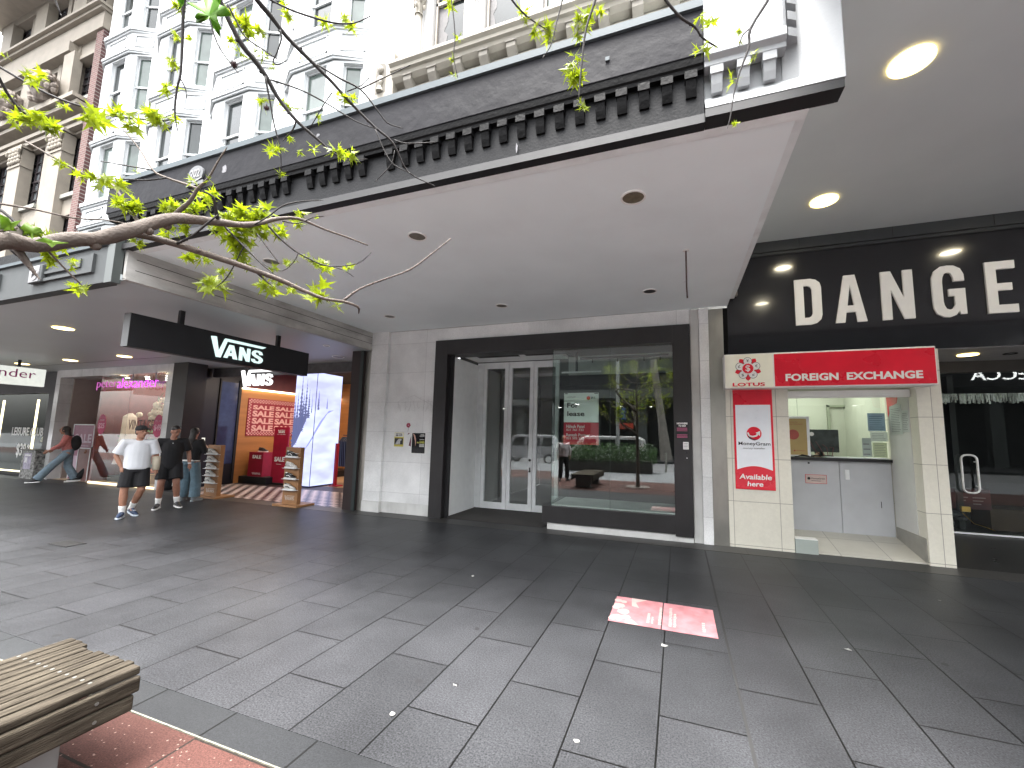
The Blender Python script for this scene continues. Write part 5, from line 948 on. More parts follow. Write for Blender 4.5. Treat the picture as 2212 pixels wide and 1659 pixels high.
# cream arcaded building
ab = thing('cream_arcade_building', 'cream stone upper facade with arched windows and bracketed cornice', 'building', (-2.8, 7.2, 4))
M_cs = mat('cream_stone', (.22, .20, .165), .7, var=.08, vscale=4, bump=.15, bscale=40, dirt=.3, dirtcol=(.14, .125, .10)); M_cw = mat('pale_pier_render', (.40, .395, .385), .6, var=.05, vscale=3, dirt=.2, dirtcol=(.25, .245, .235))
g = MB(); g.box(-6.50, -5.55, 7.14, 9, 4.0, 20); g.box(-5.55, 1, 7.5, 9, 4, 20); g.build('wall', M_cw, ab)
g = MB(); g.box(-6.1, .95, 7.12, 7.5, 4.0, 9.65)
g.prof_x([(7.12, 9.68), (7.00, 9.72), (6.92, 9.80), (6.90, 9.88), (6.84, 9.90), (6.84, 9.98), (6.78, 10.03), (6.78, 10.10), (6.88, 10.18), (7.5, 10.20), (7.5, 9.66)], -6.12, .95); g.build('cornice', M_cs, ab)
for k in range(10):
    x = -5.8+k*.64; g = MB(); g.extr([(x, 7.12, 9.68), (x, 6.92, 9.78), (x, 6.93, 9.66), (x, 7.04, 9.5), (x, 7.12, 9.32)], (.2, 0, 0)); g.box(x-.02, x+.22, 6.9, 7.12, 9.76, 9.80); g.build('bracket', mat('cornice_bracket', (.17, .155, .13), .7, var=.15), ab)
wn = [(-5.28, -4.47), (-3.92, -3.05), (-2.55, -1.65), (-1.15, -.25), (.25, 1.1)]
g = MB(); px_ = [-5.55]+[x for w_ in wn for x in w_]
piers = [(-5.55, -5.30)]+[(wn[i][1]+.02, wn[i+1][0]-.02) for i in range(4)]
for i, (a, b) in enumerate(piers):
    g.box(a, b, 7.22, 7.5, 10.2, 12.1)
    if i: g.box(a+.16, b-.16, 7.14, 7.22, 10.2, 12.0); g.box(a+.06, b-.06, 7.12, 7.3, 11.88, 12.1)
for (a, b) in wn:      # arches
    n = 14; c_ = (a+b)/2; r_ = (b-a)/2+.02; top = 13.4
    for k in range(n):
        t0, t1 = math.pi*k/n, math.pi*(k+1)/n; A = (c_-r_*math.cos(t0), 12.1+r_*math.sin(t0)); B = (c_-r_*math.cos(t1), 12.1+r_*math.sin(t1)); g.extr([(A[0], 7.2, A[1]), (B[0], 7.2, B[1]), (B[0], 7.2, top), (A[0], 7.2, top)], (0, .3, 0))
for i, (a, b) in enumerate(piers): g.box(a, b, 7.2, 7.5, 12.1, 13.4)
g.box(-5.55, 1.2, 7.2, 7.5, 13.4, 20); g.build('arcade', M_cw, ab)
for k, (x, r_) in enumerate(((-5.62, .08),)+tuple(((a+b)/2, .07) for a, b in piers[1:])):
    g = MB(); g.tube([(x, 7.12, 10.2), (x, 7.12, 10.3), (x, 7.12, 10.34), (x, 7.12, 11.45)], [r_*1.6, r_*1.6, r_, r_], 12); g.build('colonnette', M_cs, ab, smooth=True)
    g = MB(); g.tube([(x, 7.12, 11.45), (x, 7.12, 11.5), (x, 7.12, 11.7), (x, 7.11, 11.95), (x, 7.11, 12.1)], [r_*1.4, r_*1.1, r_*1.3, r_*2.1, r_*2.5], 8, jit=.12)
    for q in range(8): g.ell((x+r_*1.7*math.cos(q*.8), 7.12+r_*1.7*math.sin(q*.8), 11.62+.16*(q % 3)), (.035, .035, .07), 6, 4)
    g.build('capital', M_cs, ab)
for i, (a, b) in enumerate(wn):
    g = MB(); fr = .05; F = Flat((a, 7.36, 0)); w_ = b-a
    for r_ in ((0, 10.2, fr, 13), (w_-fr, 10.2, w_, 13), (0, 10.56, w_, 10.64), (0, 11.78, w_, 11.86), (0, 10.2, w_, 10.25)): F.rect(g, *r_, 0, .05)
    o = g.build('window', mat('cream_sash', (.25, .225, .19), .6), ab)
    g = MB(); F.rect(g, 0, 10.53, w_, 10.56, 0, .055); g.build('red_bead', mat('red_bead', (.2, .04, .03), .6), o)
    g = MB(); F.rect(g, fr, 10.2, w_-fr, 13, -.02, -.01); g.build('pane', M_wg if i != 2 else M_wg2, o)
    if i in (0, 1):    # broken film edge on the glass
        random.seed(20+i); z = 10.6; L_ = [(fr, 10.6)]; 
        pts_ = [(fr+.12+random.uniform(0, .16) if i == 0 else fr+.05+random.uniform(0, .14), 10.6+q*.13) for q in range(10)]
        g = MB(); F.poly(g, [(fr, 10.6)]+pts_+[(fr, 11.8)], -.008, -.004); g.build('torn_film', mat('torn_film', (.05, .045, .045), .6, var=.4, vscale=12), o)
nb = thing('carved_niche_block', 'cream stone block with round top and a carved bust in a niche', 'carved block', (-6.42, 7.0, 9.4))
g = MB(); n = 10; out_ = [(-6.78, 9.18), (-6.10, 9.30), (-6.10, 10.45)]+[(-6.44+.34*math.cos(math.pi*k/n), 10.45+.26*math.sin(math.pi*k/n)) for k in range(1, n)]+[(-6.78, 10.45)]
g.extr([(x, 6.95, z) for x, z in out_], (0, .5, 0)); g.build('block', M_cs, nb)
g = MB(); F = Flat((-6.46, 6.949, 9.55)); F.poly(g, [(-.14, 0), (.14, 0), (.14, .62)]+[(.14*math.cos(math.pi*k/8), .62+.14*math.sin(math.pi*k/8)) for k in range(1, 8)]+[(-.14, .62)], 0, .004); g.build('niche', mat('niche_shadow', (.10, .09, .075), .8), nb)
g = MB(); g.ell((-6.46, 6.93, 10.12), (.075, .07, .10)); g.ell((-6.46, 6.94, 9.88), (.10, .06, .11)); g.tube([(-6.46, 6.94, 9.57), (-6.46, 6.94, 9.7), (-6.46, 6.94, 9.8)], [.10, .05, .08], 8); g.ell((-6.46, 6.9, 10.1), (.02, .03, .03)); g.build('bust', M_cs, nb, mods=(.015, 3))

# brick and stone building at far left
bb = thing('brick_stone_building', 'tall stone and red brick building with grid windows at far left', 'building', (-24, 7.2, 4))
M_st = mat('weathered_sandstone', (.21, .185, .15), .75, var=.1, vscale=3, bump=.2, bscale=40, dirt=.4, dirtcol=(.12, .10, .08))
M_stg = mat('pale_stone_reveal', (.22, .22, .195), .7, var=.06)
M_rb = brick('red_brick', (.085, .032, .026), (.115, .047, .04), (.14, .12, .11), .23, .086, .012, axes='XZ', off=(46, 10), rough=.85, speck=.2, bump=.2, stain=.1)
M_rb2 = brick('red_brick_return', (.045, .014, .013), (.06, .018, .017), (.16, .14, .13), .46, .13, .018, axes='YZ', off=(46, 10), rough=.85, speck=.2, bump=.2, offset=0, stain=.1)
g = MB(); g.box(-19.35, -18.945, 7.06, 7.3, 4.0, 15.68); g.build('brick_pier', M_rb, bb)
g = MB(); g.box(-18.944, -18.93, 7.062, 7.3, 4.0, 15.68); g.build('brick_return', M_rb2, bb)
g = MB(); g.box(-40, -18.95, 7.55, 9, 4, 16.5); g.box(-27, -18.95, 7.55, 9, 16.5, 22); g.build('wall', M_stg, bb)
wx = [(-20.6, -19.37), (-23.35, -21.98), (-26.0, -24.6), (-28.9, -27.3)]
cols = [(-21.15, -20.28), (-23.9, -23.05), (-26.5, -25.7), (-29.4, -28.6)]
rows = [(6.9, 8.93, .0), (9.72, 12.0, 1), (13.35, 15.05, 2), (16.58, 18.2, 3)]
g = MB()
for (a, b), (c0, c1) in zip(wx, cols):
    # panels under windows, plain stone around
    for (z0, z1, i) in rows:
        pass
for z0, z1 in ((4, 6.85), (8.95, 9.7), (12.02, 13.33), (15.07, 16.5)): g.box(-40, -19.36, 7.2, 7.55, z0, z1)
for (a, b) in wx+[(-30.5, -29.8)]: g.box(b, b+.25 if b < -19.5 else b+.012, 7.17, 7.55, 4, 18.2 if b > -27 else 16.5); g.box(a-.26, a, 7.17, 7.55, 4, 18.2 if a > -27 else 16.5)
g.build('stone_front', M_st, bb)
g = MB()
for i, (a, b) in enumerate(cols):
    g.box(a, b, 6.98, 7.3, 4.0, 12.0); g.box(a+.1, b-.1, 6.96, 7.2, 13.2, 15.2); g.box(a, b, 7.02, 7.3, 16.57, 18.19) if b > -27 else None
g.build('giant_pilasters', M_st, bb)
for i, (a, b) in enumerate(cols):
    g = MB(); random.seed(i); g.box(a-.08, b+.08, 6.92, 7.25, 12.02, 12.12); g.box(a-.04, b+.04, 6.95, 7.25, 11.3, 11.38)
    for k in range(16): g.ell((a+(b-a)*(k % 4+.5)/4, 6.95, 11.5+.15*(k//4)), (.10, .06, .09), 8, 5)
    for q in (a, b): g.tube([(q-.05, 6.94, 12.0), (q+.05, 6.90, 11.9), (q, 6.9, 11.8), (q-.03, 6.92, 11.88)], .05, 6)
    g.build('carved_capital', M_st, bb)
g = MB()
for z, d_, x1 in ((12.12, .10, -19.36), (12.3, .16, -19.36), (12.75, .30, -19.36), (12.95, .42, -19.36)): g.box(-40, x1, 7.2-d_-.08, 7.4, z, z+.14)
g.box(-40, -20.78, 6.72, 7.3, 13.05, 13.2); g.build('entablature', M_st, bb)
g = MB(); g.box(-40, -18.95, 7.02, 7.4, 15.15, 15.3) if 0 else None
g.box(-40, -18.9, 7.0, 7.5, 15.7, 16.32); g.box(-40, -18.85, 6.88, 7.5, 16.34, 16.46); g.box(-40, -18.8, 6.78, 7.5, 16.46, 16.56); g.box(-40, -20.75, 6.93, 7.5, 15.3, 15.68); g.box(-20.7, -19.36, 7.1, 7.5, 14.95, 15.1); g.build('string_course', M_st, bb)
g = MB(); g.box(-27, -18.95, 7.1, 7.6, 18.2, 18.5); g.box(-27.3, -18.7, 5.6, 7.6, 18.5, 18.7); g.box(-27.5, -18.6, 5.4, 7.6, 18.75, 19.0); g.box(-27, -18.55, 7, 9, 19, 24); g.build('main_cornice', M_st, bb)
for (a, b) in wx:
    for (z0, z1, i) in rows:
        g = MB(); F = Flat((a, 7.40, 0)); w_ = b-a
        if i == 3 and a < -27: continue
        for k in range(5): F.rect(g, w_*k/4-.018, z0, w_*k/4+.018, z1, 0, .04)
        n = 6
        for k in range(n+1): zz = z0+(z1-z0)*k/n; t = .035 if k == 3 else .016; F.rect(g, 0, zz-t, w_, zz+t, 0, .045 if k == 3 else .04)
        o = g.build('window', mat('dark_bronze_bars', (.035, .028, .03), .5), bb); g = MB(); F.rect(g, 0, z0, w_, z1, -.02, -.01); g.build('pane', mat('old_window_glass', (.10, .11, .115), .2, var=.7, vscale=2.5, spec=.6), o)
        g = MB(); F.rect(g, -.2, z0-.16, w_+.01, z0-.02, .0, .30); g.build('sill', M_stg, bb)
g = MB(); random.seed(8)      # carved urn and figures above the entablature
for x in (-21.3, -23.9):
    g.tube([(x, 6.75, 13.2), (x, 6.75, 13.35), (x, 6.72, 13.7), (x, 6.72, 14.1), (x, 6.75, 14.3)], [.18, .3, .42, .38, .2], 12, jit=.12)
    for k in range(26): g.ell((x+random.uniform(-.6, .6), 6.68+random.uniform(-.1, .1), 13.3+random.uniform(0, .75)), (random.uniform(.08, .18), .1, random.uniform(.08, .18)), 7, 4)
g.build('carved_ornament', mat('dirty_carving', (.15, .125, .105), .85, var=.35, vscale=10), bb)
tw = thing('distant_tower', 'sliver of a dark glass tower against the sky at far left corner', 'building', (-60, 40, 0)); g = MB(); g.box(-96, -86, 30, 40, 0, 62); g.build('tower', mat('tower_glass', (.05, .055, .09), .3, var=.2), tw)

# ---------------------------------------------------------------- bench
be = thing('slatted_bench', 'weathered grey slatted timber bench on concrete block supports', 'bench', (-2.95, .5, 0))
M_slat = mat('weathered_timber', (.030, .024, .018), .85, var=.35, vscale=7, stretch=(6, .7, 6), bump=.6, bscale=30, dirt=.55, dirtcol=(.012, .009, .0075), tint2=(.068, .058, .044), spec=.08)
random.seed(6); nsl = 11; x0_, x1_ = -3.305, -2.60; sw = (x1_-x0_)/nsl
for k in range(nsl):
    e = random.uniform(-.012, .012)+(.02 if k < 3 else 0); last = k == nsl-1
    g = MB(); g.box(x0_+k*sw, x0_+(k+1)*sw-.012+(.014 if last else 0), -.62, 1.435+e, .412, .45); g.build('slat', M_slat, be, bevel=.004 if not last else .008)
for z, y1 in ((.3735, 1.425), (.295, 1.405)):
    g = MB(); g.box(-2.615, -2.578, -.6, y1, z-.036, z+.037); g.build('side_board', M_slat, be, bevel=.009)
    g = MB(); g.box(-3.32, -3.285, -.6, y1, z-.03, z+.034); g.build('side_board', M_slat, be, bevel=.007)
g = MB()
for k in range(nsl): g.cyl((x0_+(k+.5)*sw-.006, 1.255, .45), .008, .002, 8)
for z in (.37, .29): g.cyl((-2.578, 1.26, z), .008, .002, 8, axis='x')
g.build('bolt', mat('dull_bolt', (.15, .15, .14), .5, metal=.5), be)
g = MB(); g.box(-3.20, -2.72, .95, 1.22, 0, .40); g.build('support', mat('bench_concrete', (.16, .16, .155), .8, var=.15), be, bevel=.01); g = MB(); g.box(-3.20, -2.72, -.42, -.15, 0, .40); g.build('support', MATS['bench_concrete'], be, bevel=.01)
g = MB(); g.box(-3.27, -2.62, 1.15, 1.21, .36, .411); g.build('bearer', M_steel, be)
# ---------------------------------------------------------------- plane tree at the left, branches over the view
tr = thing('plane_tree', 'young plane tree with fresh lime leaves, branches crossing the view', 'tree', (-1.33, .03, 0))
M_bark = mat('plane_bark', (.085, .066, .054), .8, var=.25, vscale=10, bump=.5, bscale=90, stretch=(1, 1, 1), dirt=.5, dirtcol=(.03, .022, .02))
M_twig = mat('dark_twig', (.009, .0065, .0065), .8, var=.4, vscale=15)
M_leaf = mat('lime_leaf', (.235, .30, .008), .5, var=.35, vscale=14, trans=.55)
M_leafb = mat('green_leaf', (.12, .29, .015), .5, var=.15, vscale=14, trans=.45)
K_ = 1/2          # tracing units (half display px) -> display px
random.seed(21)
def pl(pts, d0, d1, wig=.0):
    n = len(pts); out = []; rad = []
    for i, (x, y, w_) in enumerate(pts):
        d = d0+(d1-d0)*i/max(1, n-1); out.append(P(x*K_, y*K_, d)); rad.append(max(.0008, w_*K_/877.126*d/2))
    return out, rad
def smooth(pts, rad, m=3):
    o, r_ = [], []
    n = len(pts)
    for i in range(n-1):
        p0, p1, p2, p3 = pts[max(i-1, 0)], pts[i], pts[i+1], pts[min(i+2, n-1)]
        for k in range(m):
            t = k/m; o.append(.5*((2*p1)+(p2-p0)*t+(2*p0-5*p1+4*p2-p3)*t*t+(3*p1-p0-3*p2+p3)*t**3)); r_.append(rad[i]+(rad[i+1]-rad[i])*t)
    o.append(pts[-1]); r_.append(rad[-1]); return o, r_
def limb(name, pts, d0, d1, m, pre=None, prer=None, par=tr, seg=8, knots=0):
    o, r_ = pl(pts, d0, d1)
    if pre: o = [Vector(p) for p in pre]+o; r_ = prer+r_
    o, r_ = smooth(o, r_); 
    r_ = [q*random.uniform(.93, 1.08) for q in r_]
    g = MB(); g.tube(o, r_, seg)
    for k in range(2, len(o)-1, 3):     # buds and bumps
        if random.random() < .5: v = Vector((random.uniform(-1, 1), random.uniform(-1, 1), random.uniform(-1, 1))).normalized(); g.ell(o[k]+v*r_[k], (r_[k]*.7,)*3, 6, 4)
    if r_[-1] < .003: g.tube([o[-1], o[-1]+(o[-1]-o[-2]).normalized()*.012], [.0022, .0006], 5)
    return g.build(name, m, par, smooth=True), o
g = MB(); g.tube([(-1.33, .03, 0), (-1.33, .03, .1), (-1.32, .03, 1.0), (-1.34, .03, 1.8), (-1.33, .02, 2.6), (-1.36, .0, 3.3), (-1.30, -.02, 4.1), (-1.28, -.02, 4.9)], [.085, .065, .058, .052, .04, .028, .016, .006], 12, jit=.05); g.build('trunk', M_bark, tr, smooth=True)
MAIN = [(0,1040,76),(150,1060,66),(300,1035,60),(430,1030,58),(560,995,60),(640,970,50),(740,945,46),(800,945,42),(940,960,32),(1050,972,24),(1130,962,20),(1200,945,16),(1290,945,12),(1400,990,9),(1500,1025,8),(1590,1060,5)]
limb('main_limb', MAIN, 1.15, 2.1, M_bark, pre=[(-1.33, .03, 1.75), (-1.52, .2, 1.9), (-1.75, .42, 2.06)], prer=[.045, .036, .030], seg=12)
dl = lambda x: 1.15+.95*(min(x, 1590)/1590)
limb('side_limb', [(560,1005,34),(640,1022,30),(760,1055,28),(900,1100,26),(1050,1150,24),(1200,1205,20),(1300,1250,17),(1400,1290,14),(1480,1302,12),(1545,1325,10),(1550,1352,5)], 1.49, 2.0, M_bark, seg=10)
tw_ = [([(1480,1302,12),(1550,1250,9),(1650,1210,8),(1770,1165,8),(1860,1100,7),(1948,1030,5)], 1.95, 2.2),
 ([(610,975,26),(595,955,18),(560,905,12),(510,830,11),(470,790,10),(370,755,11),(250,690,8),(110,610,6)], 1.5, 1.6),
 ([(740,945,22),(780,905,18),(820,870,16),(855,815,14),(900,770,9),(940,700,7),(975,645,5)], 1.6, 1.6),
 ([(855,815,12),(800,795,10),(720,768,9),(660,735,8),(600,640,6),(520,545,4)], 1.6, 1.7), ([(720,768,7),(640,778,7),(560,775,6),(450,772,5)], 1.62, 1.66), ([(660,735,6),(560,718,6),(440,697,4)], 1.63, 1.68),
 ([(75,1075,34),(110,1125,26),(150,1180,11),(165,1198,4)], 1.2, 1.2), ([(55,1080,20),(75,1105,8)], 1.2, 1.2),
 ([(205,1080,9),(260,1140,8),(345,1225,6)], 1.25, 1.3), ([(0,880,9),(150,905,8),(320,942,7),(450,950,6),(525,962,4)], 1.5, 1.6), ([(0,905,14),(50,945,12),(90,985,8)], 1.2, 1.2), ([(0,1000,12),(70,985,10)], 1.15, 1.2),
 ([(-60,250,10),(0,290,10),(120,360,9),(250,425,9),(400,475,8),(480,500,7),(620,515,6),(730,520,4)], 1.5, 1.6), ([(-40,270,13),(0,345,12),(50,430,10),(120,500,9),(200,540,5)], 1.3, 1.4),
 ([(800,-60,15),(795,0,14),(790,80,12),(788,180,11),(780,320,9),(765,380,8),(755,480,7),(765,555,4)], 1.3, 1.3), ([(780,340,6),(800,380,5),(805,410,3)], 1.3, 1.3),
 ([(925,-80,20),(950,0,20),(1000,110,22),(1050,200,22),(1100,260,22),(1150,330,19),(1200,420,16),(1280,520,14),(1370,600,11),(1440,660,8),(1500,690,6),(1575,688,4)], 1.3, 1.5),
 ([(985,20,8),(1020,90,8),(1060,160,7),(1130,210,6),(1190,250,5)], 1.32, 1.35), ([(1145,330,9),(1165,430,7),(1185,540,6),(1210,640,5),(1215,740,4)], 1.38, 1.4), ([(1170,345,8),(1290,385,7),(1400,440,6),(1530,520,5),(1620,555,4)], 1.4, 1.45), ([(1280,520,7),(1265,560,6),(1230,600,4)], 1.44, 1.44),
 ([(1050,-90,22),(1110,0,22),(1170,70,22),(1240,160,19),(1330,250,16),(1430,350,14),(1520,450,12),(1620,550,10),(1700,620,8),(1760,740,6),(1870,800,4)], 1.3, 1.6), ([(1372,280,8),(1470,340,8),(1556,385,8),(1626,470,6),(1673,530,5),(1726,550,4)], 1.4, 1.45), ([(1556,385,6),(1640,345,5),(1765,285,4)], 1.42, 1.45), ([(1500,395,5),(1560,370,4),(1590,340,3)], 1.42, 1.42),
 ([(1120,-30,8),(1170,0,8),(1250,40,8),(1350,75,8),(1450,100,7),(1530,100,6),(1595,72,4)], 1.3, 1.35), ([(1620,555,6),(1660,650,5),(1700,710,5),(1765,745,3)], 1.5, 1.5), ([(1705,650,4),(1690,710,4),(1630,775,3)], 1.5, 1.5), ([(1705,605,5),(1760,620,5),(1870,615,4)], 1.55, 1.55),
 ([(1210,130,8),(1215,170,7),(1195,230,5),(1180,265,6),(1200,280,5),(1230,265,3)], 1.35, 1.35), ([(1435,400,5),(1400,450,4),(1335,560,4)], 1.45, 1.45),
 ([(905,80,7),(940,190,6),(1000,280,5),(1025,310,4)], 1.25, 1.25), ([(880,-20,8),(905,80,7)], 1.22, 1.25),
 ([(765,1053,12),(830,1020,10),(890,970,9),(940,930,6)], 1.58, 1.6), ([(940,945,16),(930,900,14),(920,850,9),(870,825,6)], 1.65, 1.6), ([(950,955,9),(1010,1020,8),(1060,1070,8),(1130,1140,6),(1180,1180,4)], 1.7, 1.7),
 ([(1160,975,9),(1200,1020,9),(1270,1080,8),(1340,1120,7),(1420,1150,6),(1540,1140,5),(1600,1095,4)], 1.8, 1.9), ([(1420,1150,4),(1480,1165,4),(1520,1190,3)], 1.85, 1.85), ([(1290,1090,5),(1270,1130,4),(1220,1170,3),(1150,1150,3),(1090,1100,3)], 1.8, 1.8), ([(1100,970,6),(1160,935,6),(1220,890,6),(1300,870,5),(1385,866,4)], 1.72, 1.76),
 ([(1060,1060,6),(1040,1090,5),(1010,1150,5),(975,1205,5),(940,1235,4)], 1.7, 1.7), ([(1110,1178,10),(1150,1215,7),(1170,1230,4)], 1.72, 1.72), ([(1110,1010,5),(1160,1075,5),(1200,1130,4)], 1.75, 1.75), ([(1220,955,6),(1290,965,5),(1350,940,5),(1390,935,3)], 1.85, 1.85),
 ([(2190,-60,8),(2212,0,8),(2276,70,7),(2352,122,5)], 1.3, 1.35), ([(2440,-60,6),(2430,0,6),(2404,100,5),(2382,190,5),(2352,240,3)], 1.3, 1.3), ([(2580,-60,11),(2572,0,11),(2532,124,10),(2516,250,9),(2506,350,7),(2500,434,5)], 1.3, 1.3),
 ([(2840,-60,12),(2876,0,12),(2942,76,12),(3002,116,10),(3036,164,8),(3092,200,6)], 1.3, 1.35), ([(3350,-70,12),(3318,0,12),(3242,124,12),(3236,200,10),(3196,310,8),(3172,400,6),(3156,500,5),(3146,540,4)], 1.3, 1.3), ([(3250,115,6),(3210,150,5),(3195,190,4)], 1.3, 1.3),
 ([(1930,-60,6),(1950,0,5),(1966,150,5),(1960,240,4),(1974,320,3)], 1.3, 1.3), ([(600,990,6),(560,1000,5)], 1.5, 1.5), ([(230,-40,8),(240,0,7),(262,60,4)], 1.3, 1.3)]
for i, (pts_, a, b) in enumerate(tw_):
    big = pts_[0][2] >= 18 and i in (0, 1, 2, 6)
    limb('branch' if pts_[0][2] >= 10 else 'twig', pts_, a, b, M_bark if big or pts_[0][2] in (9, 12) and i < 12 else M_twig, seg=7)
# overhead limbs above the frame that carry the hanging twigs
O_ = lambda x, y, d: P(x, y, d)
g = MB(); a_, r_ = smooth([Vector((-1.33, .03, 2.5)), O_(-120, -260, 1.2), O_(380, -180, 1.25), O_(520, -90, 1.3), O_(820, -140, 1.3), O_(1220, -120, 1.3), O_(1700, -120, 1.3)], [.032, .028, .022, .018, .013, .009, .006]); g.tube(a_, r_, 8); g.build('main_limb', M_bark, tr, smooth=True)
g = MB()
for x, y in ((462, -40), (400, -30), (525, -45), (560, -15), (940, -30), (965, -30), (1095, -30), (1220, -30), (1290, -30), (1420, -30), (1675, -35), (440, -10)): q = O_(x, y, 1.3); t = min(a_, key=lambda v: (v-q).length); g.tube([t, (t+q)/2+Vector((0, 0, .02)), q], [.006, .006, .005], 6)
g.tube([Vector((-1.33, .03, 2.2)), O_(-200, 60, 1.3), O_(-30, 125, 1.5)], [.02, .012, .006], 6); g.tube([O_(-200, 60, 1.3), O_(-20, 135, 1.3)], [.01, .007], 6); g.tube([O_(-30, 440, 1.5), Vector((-1.4, .1, 1.9))], [.005, .012], 6)
g.build('branch', M_twig, tr)
# crown away from the view (seen mirrored in the glass)
random.seed(31); tips = []
def grow(p, d, l, r__, lev, g):
    pts_ = [p]; n = 4
    for k in range(n):
        d = (d+Vector((random.uniform(-.25, .25), random.uniform(-.25, .25), random.uniform(-.1, .25)))).normalized(); p = p+d*l/n; pts_.append(p)
        if p.y > .25: d.y = -abs(d.y)
        if lev < 2 and k >= 1: grow(p, (d+Vector((random.uniform(-1, 1), random.uniform(-1, .6), random.uniform(-.2, .6)))).normalized(), l*.55, r__*.5, lev+1, g)
        if lev >= 1: tips.append(p)
    g.tube(pts_, [r__*(1-.75*k/n) for k in range(n+1)], 6)
g = MB()
for k in range(17):
    z = 1.8+k*.13; an = random.uniform(math.pi*.95, math.pi*2.05); grow(Vector((-1.33, .02, z)), Vector((math.cos(an), math.sin(an), .38)).normalized(), 1.25-.03*k, .018, 0, g)
g.build('branch', M_bark, tr)
def leafshape(s, lobes=5):
    base = {5: [(0, 0), (.20, .07), (.58, -.12), (.27, .19), (.44, .30), (.78, .45), (.34, .42), (.17, .44), (.30, .70), (.13, .58), (0, 1.05), (-.13, .58), (-.30, .70), (-.17, .44), (-.34, .42), (-.78, .45), (-.44, .30), (-.27, .19), (-.58, -.12), (-.20, .07)]}[lobes]
    return [(a*s, b*s) for a, b in base]
def narrow(s): return [(0, 0), (.11*s, .4*s), (.02*s, .3*s), (.30*s, .62*s), (.06*s, .45*s), (0, 1.1*s), (-.06*s, .45*s), (-.30*s, .62*s), (-.02*s, .3*s), (-.11*s, .4*s)]
def put_leaf(g, c, s, shp, droop=0):
    z = Vector((random.uniform(-1, 1), random.uniform(-1, 1), random.uniform(-.8, .9))).normalized()
    x = z.cross(Vector((random.uniform(-1, 1), random.uniform(-1, 1), random.uniform(-1, 1)))).normalized(); n = x.cross(z)
    z = (z-Vector((0, 0, droop))).normalized()
    p = shp(s); b = len(g.v); m = len(p)
    g.add([c+x*a+z*b_+n*(abs(a)*.35-(b_/s)**2*s*.12) for a, b_ in p]+[c+z*.35*s+n*(-.02*s)], [(i, (i+1) % m, m) for i in range(m)])
CL = [(20,245,25),(15,420,30),(110,505,45),(165,520,45),(215,550,50),(390,495,55),(270,455,25),(530,510,45),(570,530,45),(660,500,40),(690,525,45),(720,375,40),(745,265,35),(770,160,30),(820,165,20),(725,385,40),(770,520,30),(640,480,25),(170,335,45),(60,520,30),
(265,705,30),(360,760,35),(440,775,45),(515,800,40),(590,740,18),(560,890,45),(830,780,25),(905,780,20),(190,1040,55),(260,1045,45),(220,1110,35),(310,1140,30),(335,1240,40),(520,885,30),(590,900,30),
(635,950,25),(740,890,35),(760,900,40),(800,915,45),(825,890,35),(885,860,40),(920,830,30),(890,905,35),(765,985,35),(815,985,40),(720,1010,25),(600,1050,30),(925,995,30),(710,905,25),(575,1035,18),
(990,940,50),(1040,930,50),(1110,920,40),(1150,920,40),(990,1000,45),(1030,1010,60),(1080,990,50),(1150,990,45),(1030,1060,45),(1050,1090,40),(1040,1120,35),(1080,1140,30),(960,1170,40),(1000,1190,25),(900,1230,40),(940,1235,45),(830,1110,40),(875,1115,35),(905,1125,25),(1155,1235,45),(1205,1225,25),(1260,1250,35),(1385,1270,50),(1400,1290,40),(1455,1315,35),(1300,925,30),(1285,960,30),(1370,940,15),(1205,995,35),(1220,1020,20),(1240,1140,25),(1270,1130,15),(1180,1160,30),(1330,1110,20),(1355,1135,35),(1405,1150,30),(1500,1145,25),(1120,1000,40),(1060,1040,40),(980,1030,35),(1090,950,45),(960,980,35),
(1000,180,30),(1040,230,30),(1060,105,50),(1100,120,35),(1110,210,30),(1140,240,30),(1240,45,35),(1230,20,25),(1410,95,40),(1480,80,30),(1520,110,35),(1130,430,35),(1230,450,35),(1260,465,40),(1290,245,20),(1450,415,25),(1490,430,35),(1520,430,30),(1370,510,20),(1250,590,25),(1180,650,35),(1210,640,30),(1300,650,25),(1350,645,30),(1450,650,35),(1480,660,35),(1520,660,35),(1520,690,25),(1210,755,25),(1180,290,20),(1000,60,35),(770,30,30),(1130,130,30),
(2262,50,35),(2272,85,30),(2312,125,40),(2362,120,40),(2372,150,40),(2532,70,45),(2592,45,30),(2497,130,45),(2484,240,40),(2482,295,50),(2482,340,40),(2507,435,20),(2522,465,30),(3027,70,40),(3062,110,40),(3032,215,40),(3202,130,25),(3257,240,30),(3162,350,40),(3177,530,18),(1983,160,25),(1956,250,25),(1963,325,20),(1936,15,35),(2500,90,40),(3090,210,15),(3200,180,16)]
random.seed(77); g = MB(); g2 = MB()
for x, y, s in CL:
    up = 1.48 if y < 600 and x > 400 and x < 1700 else 1.38
    d = dl(x)+.02 if y > 820 and x < 1650 else (1.34 if x > 1800 else up)
    c = P(x*K_, y*K_, d); R_ = s*K_/877.126*d
    n = random.randint(5, 7) if s < 30 else random.randint(7, 10); wide = (y > 820 and random.random() < .75) or s > 44
    for k in range(n):
        cc = c+Vector((random.gauss(0, 1), random.gauss(0, 1), random.gauss(0, 1)))*R_*(.28 if wide else .12)
        put_leaf(g, cc, R_*random.uniform(.9, 1.45), leafshape if wide else narrow if random.random() < .72 else leafshape, .2)
    for k in range(2): v = Vector((random.uniform(-1, 1), random.uniform(-1, 1), random.uniform(-1, .2)))*R_*.5; g2.tube([c+v, c+v*.1], .0008, 4)
random.seed(5)
for p in tips:
    for k in range(2): put_leaf(g, p+Vector((random.gauss(0, .06), random.gauss(0, .06), random.gauss(0, .06))), random.uniform(.03, .055), leafshape, .3)
